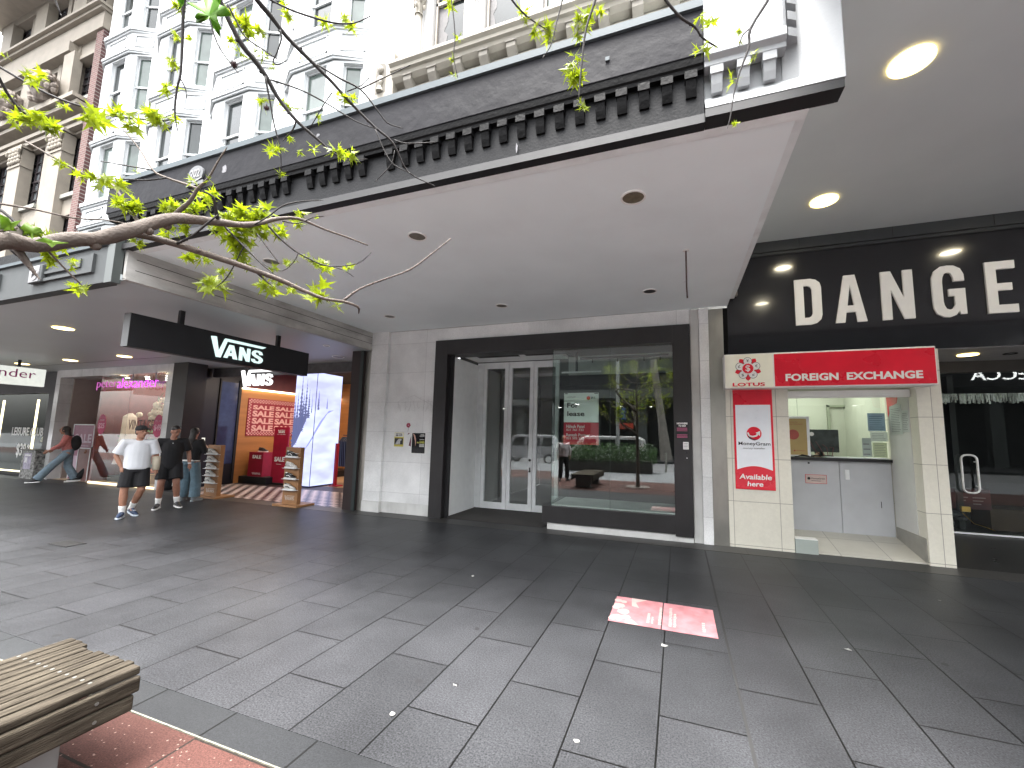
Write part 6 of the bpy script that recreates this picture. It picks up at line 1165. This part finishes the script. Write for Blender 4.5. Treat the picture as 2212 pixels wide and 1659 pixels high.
g.build('foliage', M_leaf, tr); g2.build('leaf_stalks', M_leaf, tr)
def bigleaf(pts_, d, nm='leaf', m=M_leafb):
    g = MB(); c = P(sum(p[0] for p in pts_)/len(pts_)*K_, sum(p[1] for p in pts_)/len(pts_)*K_, d+.012); n = len(pts_)
    g.add([P(x*K_, y*K_, d+.012*((i*7) % 5-2)/2) for i, (x, y) in enumerate(pts_)]+[c], [(i, (i+1) % n, n) for i in range(n)]); o = g.build(nm, m, tr, smooth=True); s = o.modifiers.new('s', 'SOLIDIFY'); s.thickness = .0006
bigleaf([(805,10),(850,15),(880,0),(925,-10),(950,20),(975,30),(1000,68),(950,72),(935,58),(945,95),(958,125),(950,130),(953,165),(935,140),(920,120),(910,75),(890,88),(865,98),(845,100),(848,85),(842,68),(862,48),(858,35),(825,25)], 1.05)
bigleaf([(760,-10),(800,-15),(795,20),(785,30),(770,45),(775,20)], 1.05); bigleaf([(925,-20),(955,-10),(950,35),(935,20)], 1.06)
M_l2 = mat('soft_green_leaf', (.15, .27, .012), .5, var=.2, vscale=14, trans=.5)
bigleaf([(0,925),(35,940),(50,960),(95,950),(60,985),(75,1000),(40,995),(0,1000)], 1.15, m=M_l2); bigleaf([(85,985),(110,960),(140,975),(175,985),(190,1010),(165,1000),(185,1030),(150,1015),(140,1035),(120,1010),(95,1020),(105,1000)], 1.16, m=M_l2); bigleaf([(150,1040),(190,1025),(230,1040),(300,1050),(245,1055),(225,1070),(200,1050)], 1.17, m=M_l2)
for x, y, r__, d in ((1012, 278, 13, 1.25), (1152, 466, 11, 1.38)):
    g = MB(); c = P(x*K_, y*K_, d); q = r__*K_/877.126*d; g.ell(c, (q*.8,)*3, 10, 8)
    for k in range(70): v = Vector((random.gauss(0, 1), random.gauss(0, 1), random.gauss(0, 1))).normalized(); g.tube([c+v*q*.7, c+v*q*1.25], [.0009, .0003], 4)
    g.tube([c, c+Vector((0, 0, q*2.6))], .0009, 4); g.build('seed_ball', mat('seed_brown', (.035, .015, .018), .8), tr)
g = MB(); g.ring((-1.33, .03, .001), .28, .42, .012, 32); g.cyl((-1.33, .03, .0005), .28, .004, 32); tag(g.build('tree_grate', mat('paving_ring', (.12, .1, .09), .8, var=.3, vscale=20)), 'round paved ring at the foot of the plane tree', 'tree surround')

# ---------------------------------------------------------------- across the street (seen mirrored in the shop glass)
ob = thing('opposite_building', 'dark office block across the street with concrete awning and colonnade', 'building', (-4, -22, 0))
M_ob = mat('opposite_dark_facade', (.02, .021, .023), .4, var=.3, vscale=.4); M_oc = mat('opposite_concrete', (.10, .11, .105), .8, var=.15, vscale=1)
g = MB(); g.box(-60, 40, -40, -23, 5.6, 12.8); g.box(-60, 40, -40, -27, 0, 5.6); g.build('block', M_ob, ob)
g = MB(); g.box(-10, 14, -23.2, -20.4, 5.0, 5.75); g.box(-60, -14, -23.2, -20, 4.6, 5.2); g.build('awning', M_oc, ob)
g = MB()
for k in range(24): g.box(-58+k*4.2, -57.2+k*4.2, -23.2, -22.6, 0, 5.0 if k > 12 else 4.6)
g.build('columns', M_oc, ob); g = MB()
for k in range(14):
    for z in (7.3,): g.box(-58+k*7, -53+k*7, -23.05, -22.98, z, z+1.9)
g.build('window_bands', M_wg, ob)
g = MB(); random.seed(12)
for k in range(26): x = -40+k*2.2+random.uniform(-.5, .5); y = random.uniform(-25.8, -21.4); g.box(x, x+.25, y, y+.5, 4.55, 4.58)
g.build('ceiling_lights', glow('far_lights', (1, 1, .95), 9), ob)
ms = thing('far_shop_sign', 'white capital letters on a dark fascia across the street', 'sign', (16, -19, 4.3)); F = Flat((22.75, -18.9, 6.0), (-1, 0, 0)); g = MB(); F.rect(g, -1, -.5, 7, 1.5, -.2, 0); g.build('fascia', M_blk, ms); g = MB(); F.text(g, 'MECCA', 0, 0, 3.8, .75, base=.01, d=.05); g.build('lettering', glow('sign_white', (1, 1, 1), 12), ms)
pb = thing('planter_hedge', 'leafy hedge in a dark steel planter across the paving', 'planter', (-3.3, -5.9, 0))
g = MB(); g.box(-5.3, -1.2, -6.5, -5.4, 0, .55); g.build('planter', mat('planter_steel', (.05, .045, .04), .6), pb); g = MB(); random.seed(14)
for k in range(5200): c = Vector((random.uniform(-5.5, -1.0), random.uniform(-6.6, -5.2), .45+random.uniform(0, .95)*(.8+.2*math.sin(k)))); a = Vector((random.uniform(-1, 1), random.uniform(-1, 1), random.uniform(-1, 1))).normalized()*.07; b = Vector((random.uniform(-1, 1), random.uniform(-1, 1), random.uniform(-1, 1))).normalized()*.03; g.quad(c-a, c+b, c+a, c-b)
g.build('foliage', mat('hedge_leaf', (.035, .075, .02), .5, var=.5, vscale=3, trans=.3), pb)
g = MB(); g.tube([(-.6, -6.8, 0), (-.6, -6.8, .95)], .05, 12); tag(g.build('bollard', M_steel), 'steel bollard beside the far planter', 'bollard')
g = MB(); g.tube([(-.9, -18.5, 0), (-1.2, -18.5, 3), (-1.7, -18.5, 7), (-1.9, -18.5, 11)], [.45, .3, .25, .2], 12); o = g.build('palm_trunk', mat('palm_bark', (.2, .18, .16), .9, var=.3, vscale=3)); tag(o, 'leaning grey palm trunk across the street', 'tree'); g = MB(); random.seed(3)
for k in range(26):
    a = k*.9; d = Vector((math.cos(a), math.sin(a), random.uniform(-.1, .9))); c = Vector((-1.9, -18.5, 11)); 
    for q in range(9): p = c+d*q*.35-Vector((0, 0, q*q*.035)); g.quad(p, p+Vector((.3*math.sin(a), -.3*math.cos(a), -.3)), p+d*.35, p+Vector((-.3*math.sin(a), .3*math.cos(a), -.3)))
g.build('crown', mat('palm_frond', (.05, .1, .03), .6), None).parent = o
sp_ = thing('street_pole', 'grey street pole with blue and red signs across the paving', 'pole', (-3.0, -7.2, 0)); g = MB(); g.tube([(-3.0, -7.2, 0), (-3.0, -7.2, 7)], .09, 12); g.build('pole', mat('pole_grey', (.35, .36, .36), .5, metal=.3), sp_); g = MB(); g.box(-2.95, -2.6, -7.22, -7.18, 2.6, 3.2); g.build('blue_sign', mat('sign_blue', (.02, .12, .4), .5), sp_); g = MB(); g.box(-2.95, -2.2, -7.22, -7.18, 2.1, 2.4); g.build('red_sign', mat('sign_orange', (.5, .06, .03), .5), sp_)
sp2 = thing('street_pole', 'slimmer white pole near the parked van across the paving', 'pole', (-6.3, -5.5, 0)); g = MB(); g.tube([(-6.3, -5.5, 0), (-6.3, -5.5, 3.9)], .13, 12); g.box(-6.5, -6.1, -5.7, -5.4, 2.6, 3.3); g.build('pole', MATS['pole_grey'], sp2)
def van(name, label, x, y, col):
    d = thing(name, label, 'van', (x, y, -.136)); g = MB(); z = -.136
    side = [(0, .35), (0, .8), (.12, 1.0), (.75, 1.12), (1.25, 1.72), (1.6, 1.85), (4.3, 1.86), (4.6, 1.7), (4.72, 1.0), (4.72, .35)]
    g.extr([(x+a, y, z+b) for a, b in side], (0, -1.75, 0)); g.build('body', mat('van_paint_'+name, col, .3, coat=.5, metal=.2), d, bevel=.05); g = MB()
    for a, b in ((1.45, 2.15), (2.3, 3.2), (3.35, 4.35)): g.extr([(x+a+(-.25 if a < 2 else 0), y+.012, z+1.15), (x+b, y+.012, z+1.15), (x+b-.03, y+.012, z+1.68), (x+a+.05, y+.012, z+1.68)], (0, -.02, 0))
    g.build('window', M_wg, d)
    for a in (.95, 3.8):
        for yy in (y+.01, y-1.56): g = MB(); g.cyl((x+a, yy, z+.33), .33, -.2, axis='y'); w_ = g.build('wheel', M_blk, d); g = MB(); g.cyl((x+a, yy+.01, z+.33), .2, -.05, axis='y'); g.build('rim', M_alu, w_)
    g = MB(); g.ell((x+.06, y-.25, z+.85), (.1, .16, .1), 8, 5); g.ell((x+.06, y-1.5, z+.85), (.1, .16, .1), 8, 5); g.build('headlight', M_white, d)
van('parked_van', 'silver people carrier parked across the street paving', -11.6, -7.9, (.4, .4, .42)); van('white_van', 'white van parked ahead of the silver people carrier', -6.4, -7.9, (.6, .6, .6))

# ---------------------------------------------------------------- people
M_skin = mat('skin_tan', (.34, .17, .11), .5, var=.08, vscale=20); M_skin2 = mat('skin_olive', (.30, .145, .095), .5, var=.12, vscale=30)
M_hair = mat('hair_dark', (.014, .011, .010), .5, var=.2)
def human(d, J, skin, face=True):
    "one continuous body; J: joints in the figure's frame, facing +x, left = +y"
    V = {k: Vector(v) for k, v in J.items()}; g = MB()
    pv, ch, nk, hd_ = V['pelvis'], V['chest'], V['neck'], V['head']
    g.tube([pv-Vector((0, 0, .08)), pv, (pv*.5+ch*.5), ch, nk-Vector((0, 0, .05))], [(.14, .10), (.155, .11), (.13, .095), (.165, .11), (.10, .07)], 14)
    g.tube([nk-Vector((0, 0, .07)), nk, hd_-Vector((0, 0, .04))], [.062, .054, .056], 12)
    Mh = V['look'].to_track_quat('X', 'Z').to_matrix() if 'look' in V else Matrix.Identity(3)
    T = lambda a, b, c: hd_+Mh @ Vector((a, b, c))
    g.ell(hd_+Mh @ Vector((-.008, 0, .025)), (.096, .076, .10), 16, 10, Mh); g.ell(T(.018, 0, -.035), (.066, .056, .078), 14, 8, Mh); g.ell(T(.055, 0, -.085), (.030, .030, .024), 10, 6, Mh)
    g.tube([T(.085, 0, .025), T(.108, 0, -.018), T(.088, 0, -.028)], [.010, .015, .012], 8)
    g.tube([T(.086, -.04, .034), T(.092, 0, .032), T(.086, .04, .034)], .010, 8); g.tube([T(.082, -.02, -.052), T(.09, 0, -.052), T(.082, .02, -.052)], .008, 8)
    for s in (-1, 1): g.ell(T(-.005, s*.078, -.005), (.018, .010, .030), 8, 6, Mh)
    for s in ('R', 'L'):
        a, b, c = V['sh'+s], V['el'+s], V['wr'+s]; g.tube([ch+(a-ch)*.4, a, (a*.5+b*.5), b, (b*.45+c*.55), c], [.07, .058, .048, .040, .038, .026], 12)
        hdv = (c-b).normalized(); 
        if J.get('hand'+s): hdv = Vector(J['hand'+s]).normalized()
        up_ = Vector((1, 0, 0)) if abs(hdv.x) < .8 else Vector((0, 0, 1)); side = hdv.cross(up_).normalized(); up_ = side.cross(hdv).normalized()
        g.tube([c, c+hdv*.03, c+hdv*.09], [(.024, .020), (.038, .018), (.040, .015)], 10)
        for k, (o_, l_) in enumerate(((-.030, .062), (-.010, .075), (.010, .070), (.028, .055))):
            p0 = c+hdv*.085+up_*o_; p1 = p0+hdv*l_*.55; p2 = p1+(hdv*.8-side*.5*(-1 if s == 'L' else 1)).normalized()*l_*.5; g.tube([p0-hdv*.02, p0, p1, p2], [.0105, .0100, .009, .0075], 7)
        g.tube([c+hdv*.03-up_*.02*-1, c+hdv*.055+up_*.05, c+hdv*.09+up_*.055], [.014, .0115, .009], 7)
        a, b, c, t = V['hp'+s], V['kn'+s], V['an'+s], V['toe'+s]; g.tube([a+Vector((0, 0, .03)), a, (a*.5+b*.5), b, (b*.7+c*.3), (b*.35+c*.65), c], [.09, .098, .080, .058, .062, .050, .036], 12)
        g.tube([c+(c-t)*.25-Vector((0, 0, .02)), (c*.5+t*.5), t], [(.038, .034), (.042, .028), (.034, .02)], 10)
    g.build('body', skin, d, mods=(.0105, 2))
    if face:
        for s in (-1, 1): g = MB(); g.ell(T(.083, s*.031, .012), (.010, .013, .007), 8, 6, Mh); g.build('eye', mat('eye_dark', (.05, .04, .035), .3), d)
        g = MB(); 
        for s in (-1, 1): g.tube([T(.094, s*.015, .036), T(.088, s*.045, .038)], .004, 6)
        g.build('eyebrows', M_hair, d); g = MB(); g.tube([T(.088, -.02, -.054), T(.097, 0, -.054), T(.088, .02, -.054)], .005, 6); g.build('lips', mat('lips', (.25, .08, .07), .5), d)
    return V, T, Mh
def sneaker(d, an, toe, up, sole, nm='shoe', lace=None):
    an, toe = Vector(an), Vector(toe); f = Vector((toe.x-an.x, toe.y-an.y, 0)).normalized(); s = Vector((-f.y, f.x, 0)); z0 = min(an.z-.085, toe.z-.03); pit_ = (toe.z-.03)-(an.z-.085)
    heel = Vector((an.x, an.y, 0))-f*.075; g = MB(); o_ = [(0, .0), (.01, .036), (.06, .042), (.14, .038), (.20, .05), (.26, .042), (.295, .01), (.29, -.02), (.25, -.044), (.19, -.048), (.12, -.036), (.05, -.04), (.01, -.03)]
    zz = lambda a: (an.z-.085)+pit_*min(1, a/.2)
    g.extr([heel+f*a+s*b+Vector((0, 0, zz(a))) for a, b in o_], (0, 0, .028)); so_ = g.build('sole', sole, d, bevel=.006)
    g = MB(); g.tube([heel+f*.015+Vector((0, 0, zz(0)+.07)), heel+f*.06+Vector((0, 0, zz(.06)+.078)), heel+f*.14+Vector((0, 0, zz(.14)+.06)), heel+f*.21+Vector((0, 0, zz(.21)+.047)), heel+f*.285+Vector((0, 0, zz(.28)+.034))], [(.030, .040), (.042, .055), (.042, .042), (.042, .028), (.018, .012)], 12)
    u_ = g.build(nm, up, d, smooth=True); so_.parent = u_
    g = MB()
    for k in range(3): c = heel+f*(.13+.03*k)+Vector((0, 0, zz(.13)+.098-.011*k)); g.tube([c-s*.022, c+s*.022], .005, 5)
    g.build('laces', lace or M_white, u_)
def sock(d, V, s, m=M_white):
    b, c = V['kn'+s], V['an'+s]; v = (b-c).normalized(); g = MB(); g.tube([c-v*.04, c+v*.02, c+v*.10, c+v*.13], [.046, .044, .052, .054], 12); g.build('sock', m, d, smooth=True)
def tee(d, V, m, hem, w=.20, sl=.62, name='t_shirt', long=False, dep=.135):
    pv, ch, nk = V['pelvis'], V['chest'], V['neck']; g = MB(); c_ = lambda z: Vector((pv.x+(ch.x-pv.x)*(z-pv.z)/(ch.z-pv.z), pv.y+(ch.y-pv.y)*(z-pv.z)/(ch.z-pv.z), z))
    g.tube([c_(hem), c_(hem+.04), c_(hem+.2), ch+Vector((0, 0, -.05)), ch+Vector((0, 0, .06)), nk-Vector((0, 0, .035))], [(w*.98, dep), (w, dep+.005), (w*.97, dep), (w*.98, dep), (w*.9, dep-.02), (.085, .07)], 16)
    for s in 'RL':
        a, b, c = V['sh'+s], V['el'+s], V['wr'+s]; g.tube([ch+Vector((0, 0, .05))+(a-ch)*.3, a, a+(b-a)*sl] if not long else [ch+(a-ch)*.3, a, b, b+(c-b)*.85], [.085, .078, .084] if not long else [.09, .075, .062, .05], 12)
    o = g.build(name, m, d, mods=(.014, 3)); return o
def shorts(d, V, m, zb, w=.095):
    pv = V['pelvis']; g = MB(); g.tube([pv+Vector((0, 0, .13)), pv, pv-Vector((0, 0, .10))], [(.165, .115), (.18, .125), (.175, .125)], 14)
    for s in 'RL':
        a, b = V['hp'+s], V['kn'+s]; t = (a.z-zb)/(a.z-b.z); g.tube([a+Vector((0, 0, .02)), a+(b-a)*t*.5, a+(b-a)*t], [w+.012, w+.016, w+.022], 12)
    g.build('shorts', m, d, mods=(.014, 2))
def trousers(d, V, m, r0_=.10, r1=.085):
    pv = V['pelvis']; g = MB(); g.tube([pv+Vector((0, 0, .12)), pv, pv-Vector((0, 0, .10))], [(.155, .11), (.175, .125), (.165, .12)], 14)
    for s in 'RL': a, b, c = V['hp'+s], V['kn'+s], V['an'+s]; g.tube([a, (a*.5+b*.5), b, (b*.5+c*.5), c+(b-c)*.02], [r0_, r0_-.005, r1-.005, r1, r1+.003], 12)
    g.build('jeans', m, d, mods=(.014, 2))
# walker in white
d = thing('person', 'man in white t-shirt, black shorts and cap, hand in pocket', 'person', (0, 0, 0)); 
J1 = dict(pelvis=(0, 0, .93), chest=(.0, 0, 1.27), neck=(.01, 0, 1.455), head=(.03, .01, 1.575), look=(.85, .5, -.02), shR=(0, -.19, 1.39), elR=(-.04, -.29, 1.13), wrR=(.03, -.20, .92), handR=(.2, .35, -1), shL=(0, .19, 1.39), elL=(-.02, .26, 1.12), wrL=(.04, .27, .88),
 hpR=(0, -.09, .88), knR=(.05, -.13, .49), anR=(.03, -.12, .09), toeR=(.20, -.16, .035), hpL=(0, .09, .88), knL=(.06, .10, .50), anL=(-.16, .0, .15), toeL=(-.03, .06, .035))
V, T, Mh = human(d, J1, M_skin); M_wt = mat('white_cotton', (.66, .68, .71), .8, var=.04, bump=.9, bscale=9, stretch=(1, 1, .5)); M_bs = mat('black_cloth', (.010, .010, .012), .85, var=.3, bump=.3, bscale=20)
tee(d, V, M_wt, .88, .195, .86); shorts(d, V, M_bs, .55)
g = MB(); g.ell(T(-.012, 0, .06), (.108, .088, .075), 16, 8, Mh); g.tube([T(.07, 0, .075), T(.12, 0, .068), T(.175, 0, .058)], [(.07, .012), (.068, .010), (.045, .008)], 12); g.build('cap', M_bs, d, mods=(.008, 1))
g = MB(); g.ell(T(-.03, 0, .0), (.082, .08, .07), 14, 8, Mh); g.build('hair', M_hair, d, mods=(.01, 1))
g = MB(); e_, w_ = V['elL'], V['wrL']; g.tube([e_+(w_-e_)*.08, e_+(w_-e_)*.6, w_+(w_-e_)*.12], [.062, .060, .046], 12); g.build('arm_cast', mat('beige_cast', (.5, .45, .35), .8), d, smooth=True)
M_navy = mat('navy_shoe', (.02, .04, .09), .6, var=.4, vscale=30)
for s in 'RL': sock(d, V, s); sneaker(d, V['an'+s], V['toe'+s], M_navy, mat('pale_blue_sole', (.5, .56, .62), .5))
d.location = (-9.69, 4.88, 0); d.rotation_euler.z = R(-26)
# walker in black
d = thing('person', 'man in black t-shirt and shorts, white socks, looking down to one side', 'person', (0, 0, 0))
J2 = dict(pelvis=(0, 0, .95), chest=(.02, 0, 1.29), neck=(.04, 0, 1.47), head=(.07, .02, 1.585), look=(.8, .45, -.35), shR=(0, -.19, 1.40), elR=(-.02, -.27, 1.12), wrR=(.10, -.25, .88), shL=(0, .19, 1.40), elL=(-.05, .27, 1.14), wrL=(.04, .30, .90),
 hpR=(0, -.09, .90), knR=(.08, -.12, .50), anR=(.0, -.13, .10), toeR=(.16, -.17, .035), hpL=(0, .09, .90), knL=(.14, .12, .52), anL=(.05, .16, .12), toeL=(.22, .22, .05))
V, T, Mh = human(d, J2, M_skin2); tee(d, V, M_bs, .82, .185, .80); shorts(d, V, M_bs, .60)
g = MB(); g.ell(T(-.018, 0, .055), (.092, .079, .082), 16, 10, Mh); g.build('hair', M_hair, d, mods=(.009, 1))
g = MB(); g.ell(V['chest']+Vector((.145, .0, .06)), (.006, .008, .012), 6, 5); g.build('pendant', M_alu, d); g = MB(); g.tube([V['wrL']+Vector((0, 0, .02)), V['wrL']+Vector((0, 0, .035))], .032, 10); g.build('bracelet', M_alu, d)
for s in 'RL': sock(d, V, s); sneaker(d, V['an'+s], V['toe'+s], M_blk, M_white, lace=M_blk)
d.location = (-10.10, 5.66, 0); d.rotation_euler.z = R(-30)
# figure in jeans by the rack
d = thing('person', 'person in black top and blue jeans holding a phone, seen from behind', 'person', (0, 0, 0))
J3 = dict(pelvis=(0, 0, .93), chest=(.02, 0, 1.27), neck=(.03, 0, 1.45), head=(.05, 0, 1.565), look=(1, .1, -.15), shR=(0, -.17, 1.38), elR=(.05, -.25, 1.12), wrR=(.22, -.15, 1.2), shL=(0, .17, 1.38), elL=(.02, .25, 1.12), wrL=(.16, .2, 1.3),
 hpR=(0, -.09, .88), knR=(.02, -.14, .48), anR=(-.02, -.17, .09), toeR=(.13, -.2, .03), hpL=(0, .09, .88), knL=(.05, .10, .48), anL=(.02, .13, .09), toeL=(.17, .16, .03))
V, T, Mh = human(d, J3, M_skin2, False); tee(d, V, M_bs, .93, .19, long=True, name='top'); trousers(d, V, mat('blue_denim', (.10, .16, .20), .85, var=.2, vscale=12, bump=.3, bscale=60), .105, .105)
g = MB(); g.tube([(0, 0, .915), (0, 0, .95)], [(.178, .135), (.178, .135)], 20); g.build('shirt_hem', M_white, d, smooth=True)
g = MB(); g.ell(T(-.025, 0, .03), (.10, .085, .10), 14, 8, Mh); g.tube([T(-.06, 0, .0), T(-.08, 0, -.15), T(-.08, 0, -.28)], [(.07, .05), (.07, .05), (.05, .03)], 10); g.build('hair', M_hair, d, mods=(.012, 2))
for s in 'RL': sneaker(d, V['an'+s], V['toe'+s], mat('grey_shoe', (.25, .28, .3), .6), mat('grey_sole', (.3, .34, .36), .6))
d.location = (-10.72, 6.4, 0); d.rotation_euler.z = R(115)
g = MB(); g.box(-10.79, -10.78, 6.62, 6.69, 1.30, 1.45); tag(g.build('phone', mat('phone_screen', (.4, .4, .35), .2, emit=(.9, .9, .8), estr=.5)), 'pale phone held up by the person in black top and jeans', 'phone')
d = thing('handbag', 'black bag with white clips hanging beside the jeans wearer', 'bag', (-10.95, 6.2, .3)); g = MB(); g.ell((-10.97, 6.15, .42), (.12, .16, .17), 12, 8); g.tube([(-10.97, 6.05, .52), (-10.97, 6.15, .9), (-10.97, 6.25, .52)], .01, 6); g.build('body', M_bs, d); g = MB(); g.box(-10.86, -10.84, 6.15, 6.17, .36, .44); g.box(-10.86, -10.84, 6.20, 6.22, .36, .44); g.build('clip', M_white, d)
# woman in pink, striding left
d = thing('person', 'woman in pink top and blue jeans with backpack striding left', 'person', (0, 0, 0))
J4 = dict(pelvis=(0, 0, .93), chest=(.06, 0, 1.26), neck=(.09, 0, 1.43), head=(.13, 0, 1.54), look=(1, -.1, -.1), shR=(.05, -.15, 1.36), elR=(.10, -.22, 1.12), wrR=(.30, -.2, .98), shL=(.05, .15, 1.36), elL=(.12, .2, 1.12), wrL=(.34, .16, .95),
 hpR=(0, -.08, .88), knR=(-.02, -.09, .47), anR=(-.20, -.09, .10), toeR=(-.06, -.09, .03), hpL=(0, .08, .88), knL=(.26, .09, .52), anL=(.52, .09, .12), toeL=(.68, .09, .06))
V, T, Mh = human(d, J4, M_skin, True); tee(d, V, mat('pink_knit', (.42, .14, .13), .85, var=.2, vscale=30, bump=.4, bscale=60), .95, .17, long=True, name='top', dep=.125); trousers(d, V, mat('light_denim', (.16, .22, .27), .85, var=.2, vscale=12, bump=.3, bscale=60), .10, .10)
g = MB(); g.ell(T(-.03, 0, .02), (.105, .09, .11), 14, 8, Mh); g.tube([T(-.06, 0, .0), T(-.07, 0, -.15), T(.0, -.05, -.32), T(.05, -.08, -.38)], [(.08, .06), (.09, .07), (.07, .05), (.03, .03)], 10); g.build('hair', M_hair, d, mods=(.012, 2))
for s in 'RL': sneaker(d, V['an'+s], V['toe'+s], M_blk, M_white)
g = MB(); g.ell((-.13, 0, 1.17), (.12, .16, .23), 12, 8); g.tube([(-.05, -.1, 1.4), (.12, -.12, 1.36), (.16, -.13, 1.2), (-.02, -.12, 1.0)], .014, 6); g.build('backpack', M_bs, d, smooth=True)
d.location = (-17.25, 7.0, 0); d.rotation_euler.z = R(-122)
# half-hidden second walker behind the boards
d = thing('person', 'dark-clothed person mostly hidden behind the sale boards', 'person', (0, 0, 0)); J5 = dict(J4); V, T, Mh = human(d, J5, M_skin2, False); tee(d, V, M_bs, .85, .17, long=True, name='jacket'); trousers(d, V, M_bs)
for s in 'RL': sneaker(d, V['an'+s], V['toe'+s], M_blk, M_white)
g = MB(); g.ell(T(-.02, 0, .03), (.1, .085, .1), 14, 8, Mh); g.build('hair', M_hair, d)
d.location = (-17.0, 7.75, 0); d.rotation_euler.z = R(-120)
# man across by the bench, mirrored in the shop glass
d = thing('person', 'man in pale shirt and dark trousers standing beyond the bench', 'person', (0, 0, 0)); J6 = dict(J3); J6.update(elR=(.0, -.26, 1.12), wrR=(.05, -.24, .9), elL=(.0, .26, 1.12), wrL=(.05, .24, .9)); V, T, Mh = human(d, J6, M_skin, True); tee(d, V, mat('pale_shirt', (.5, .46, .48), .8, var=.1, bump=.3), .9, .2, long=True, name='shirt'); trousers(d, V, M_bs)
g = MB(); g.ell(T(-.02, 0, .035), (.095, .08, .095), 14, 8, Mh); g.build('hair', M_hair, d)
for s in 'RL': sneaker(d, V['an'+s], V['toe'+s], M_blk, M_blk)
d.location = (-4.15, -.7, 0); d.rotation_euler.z = R(60)
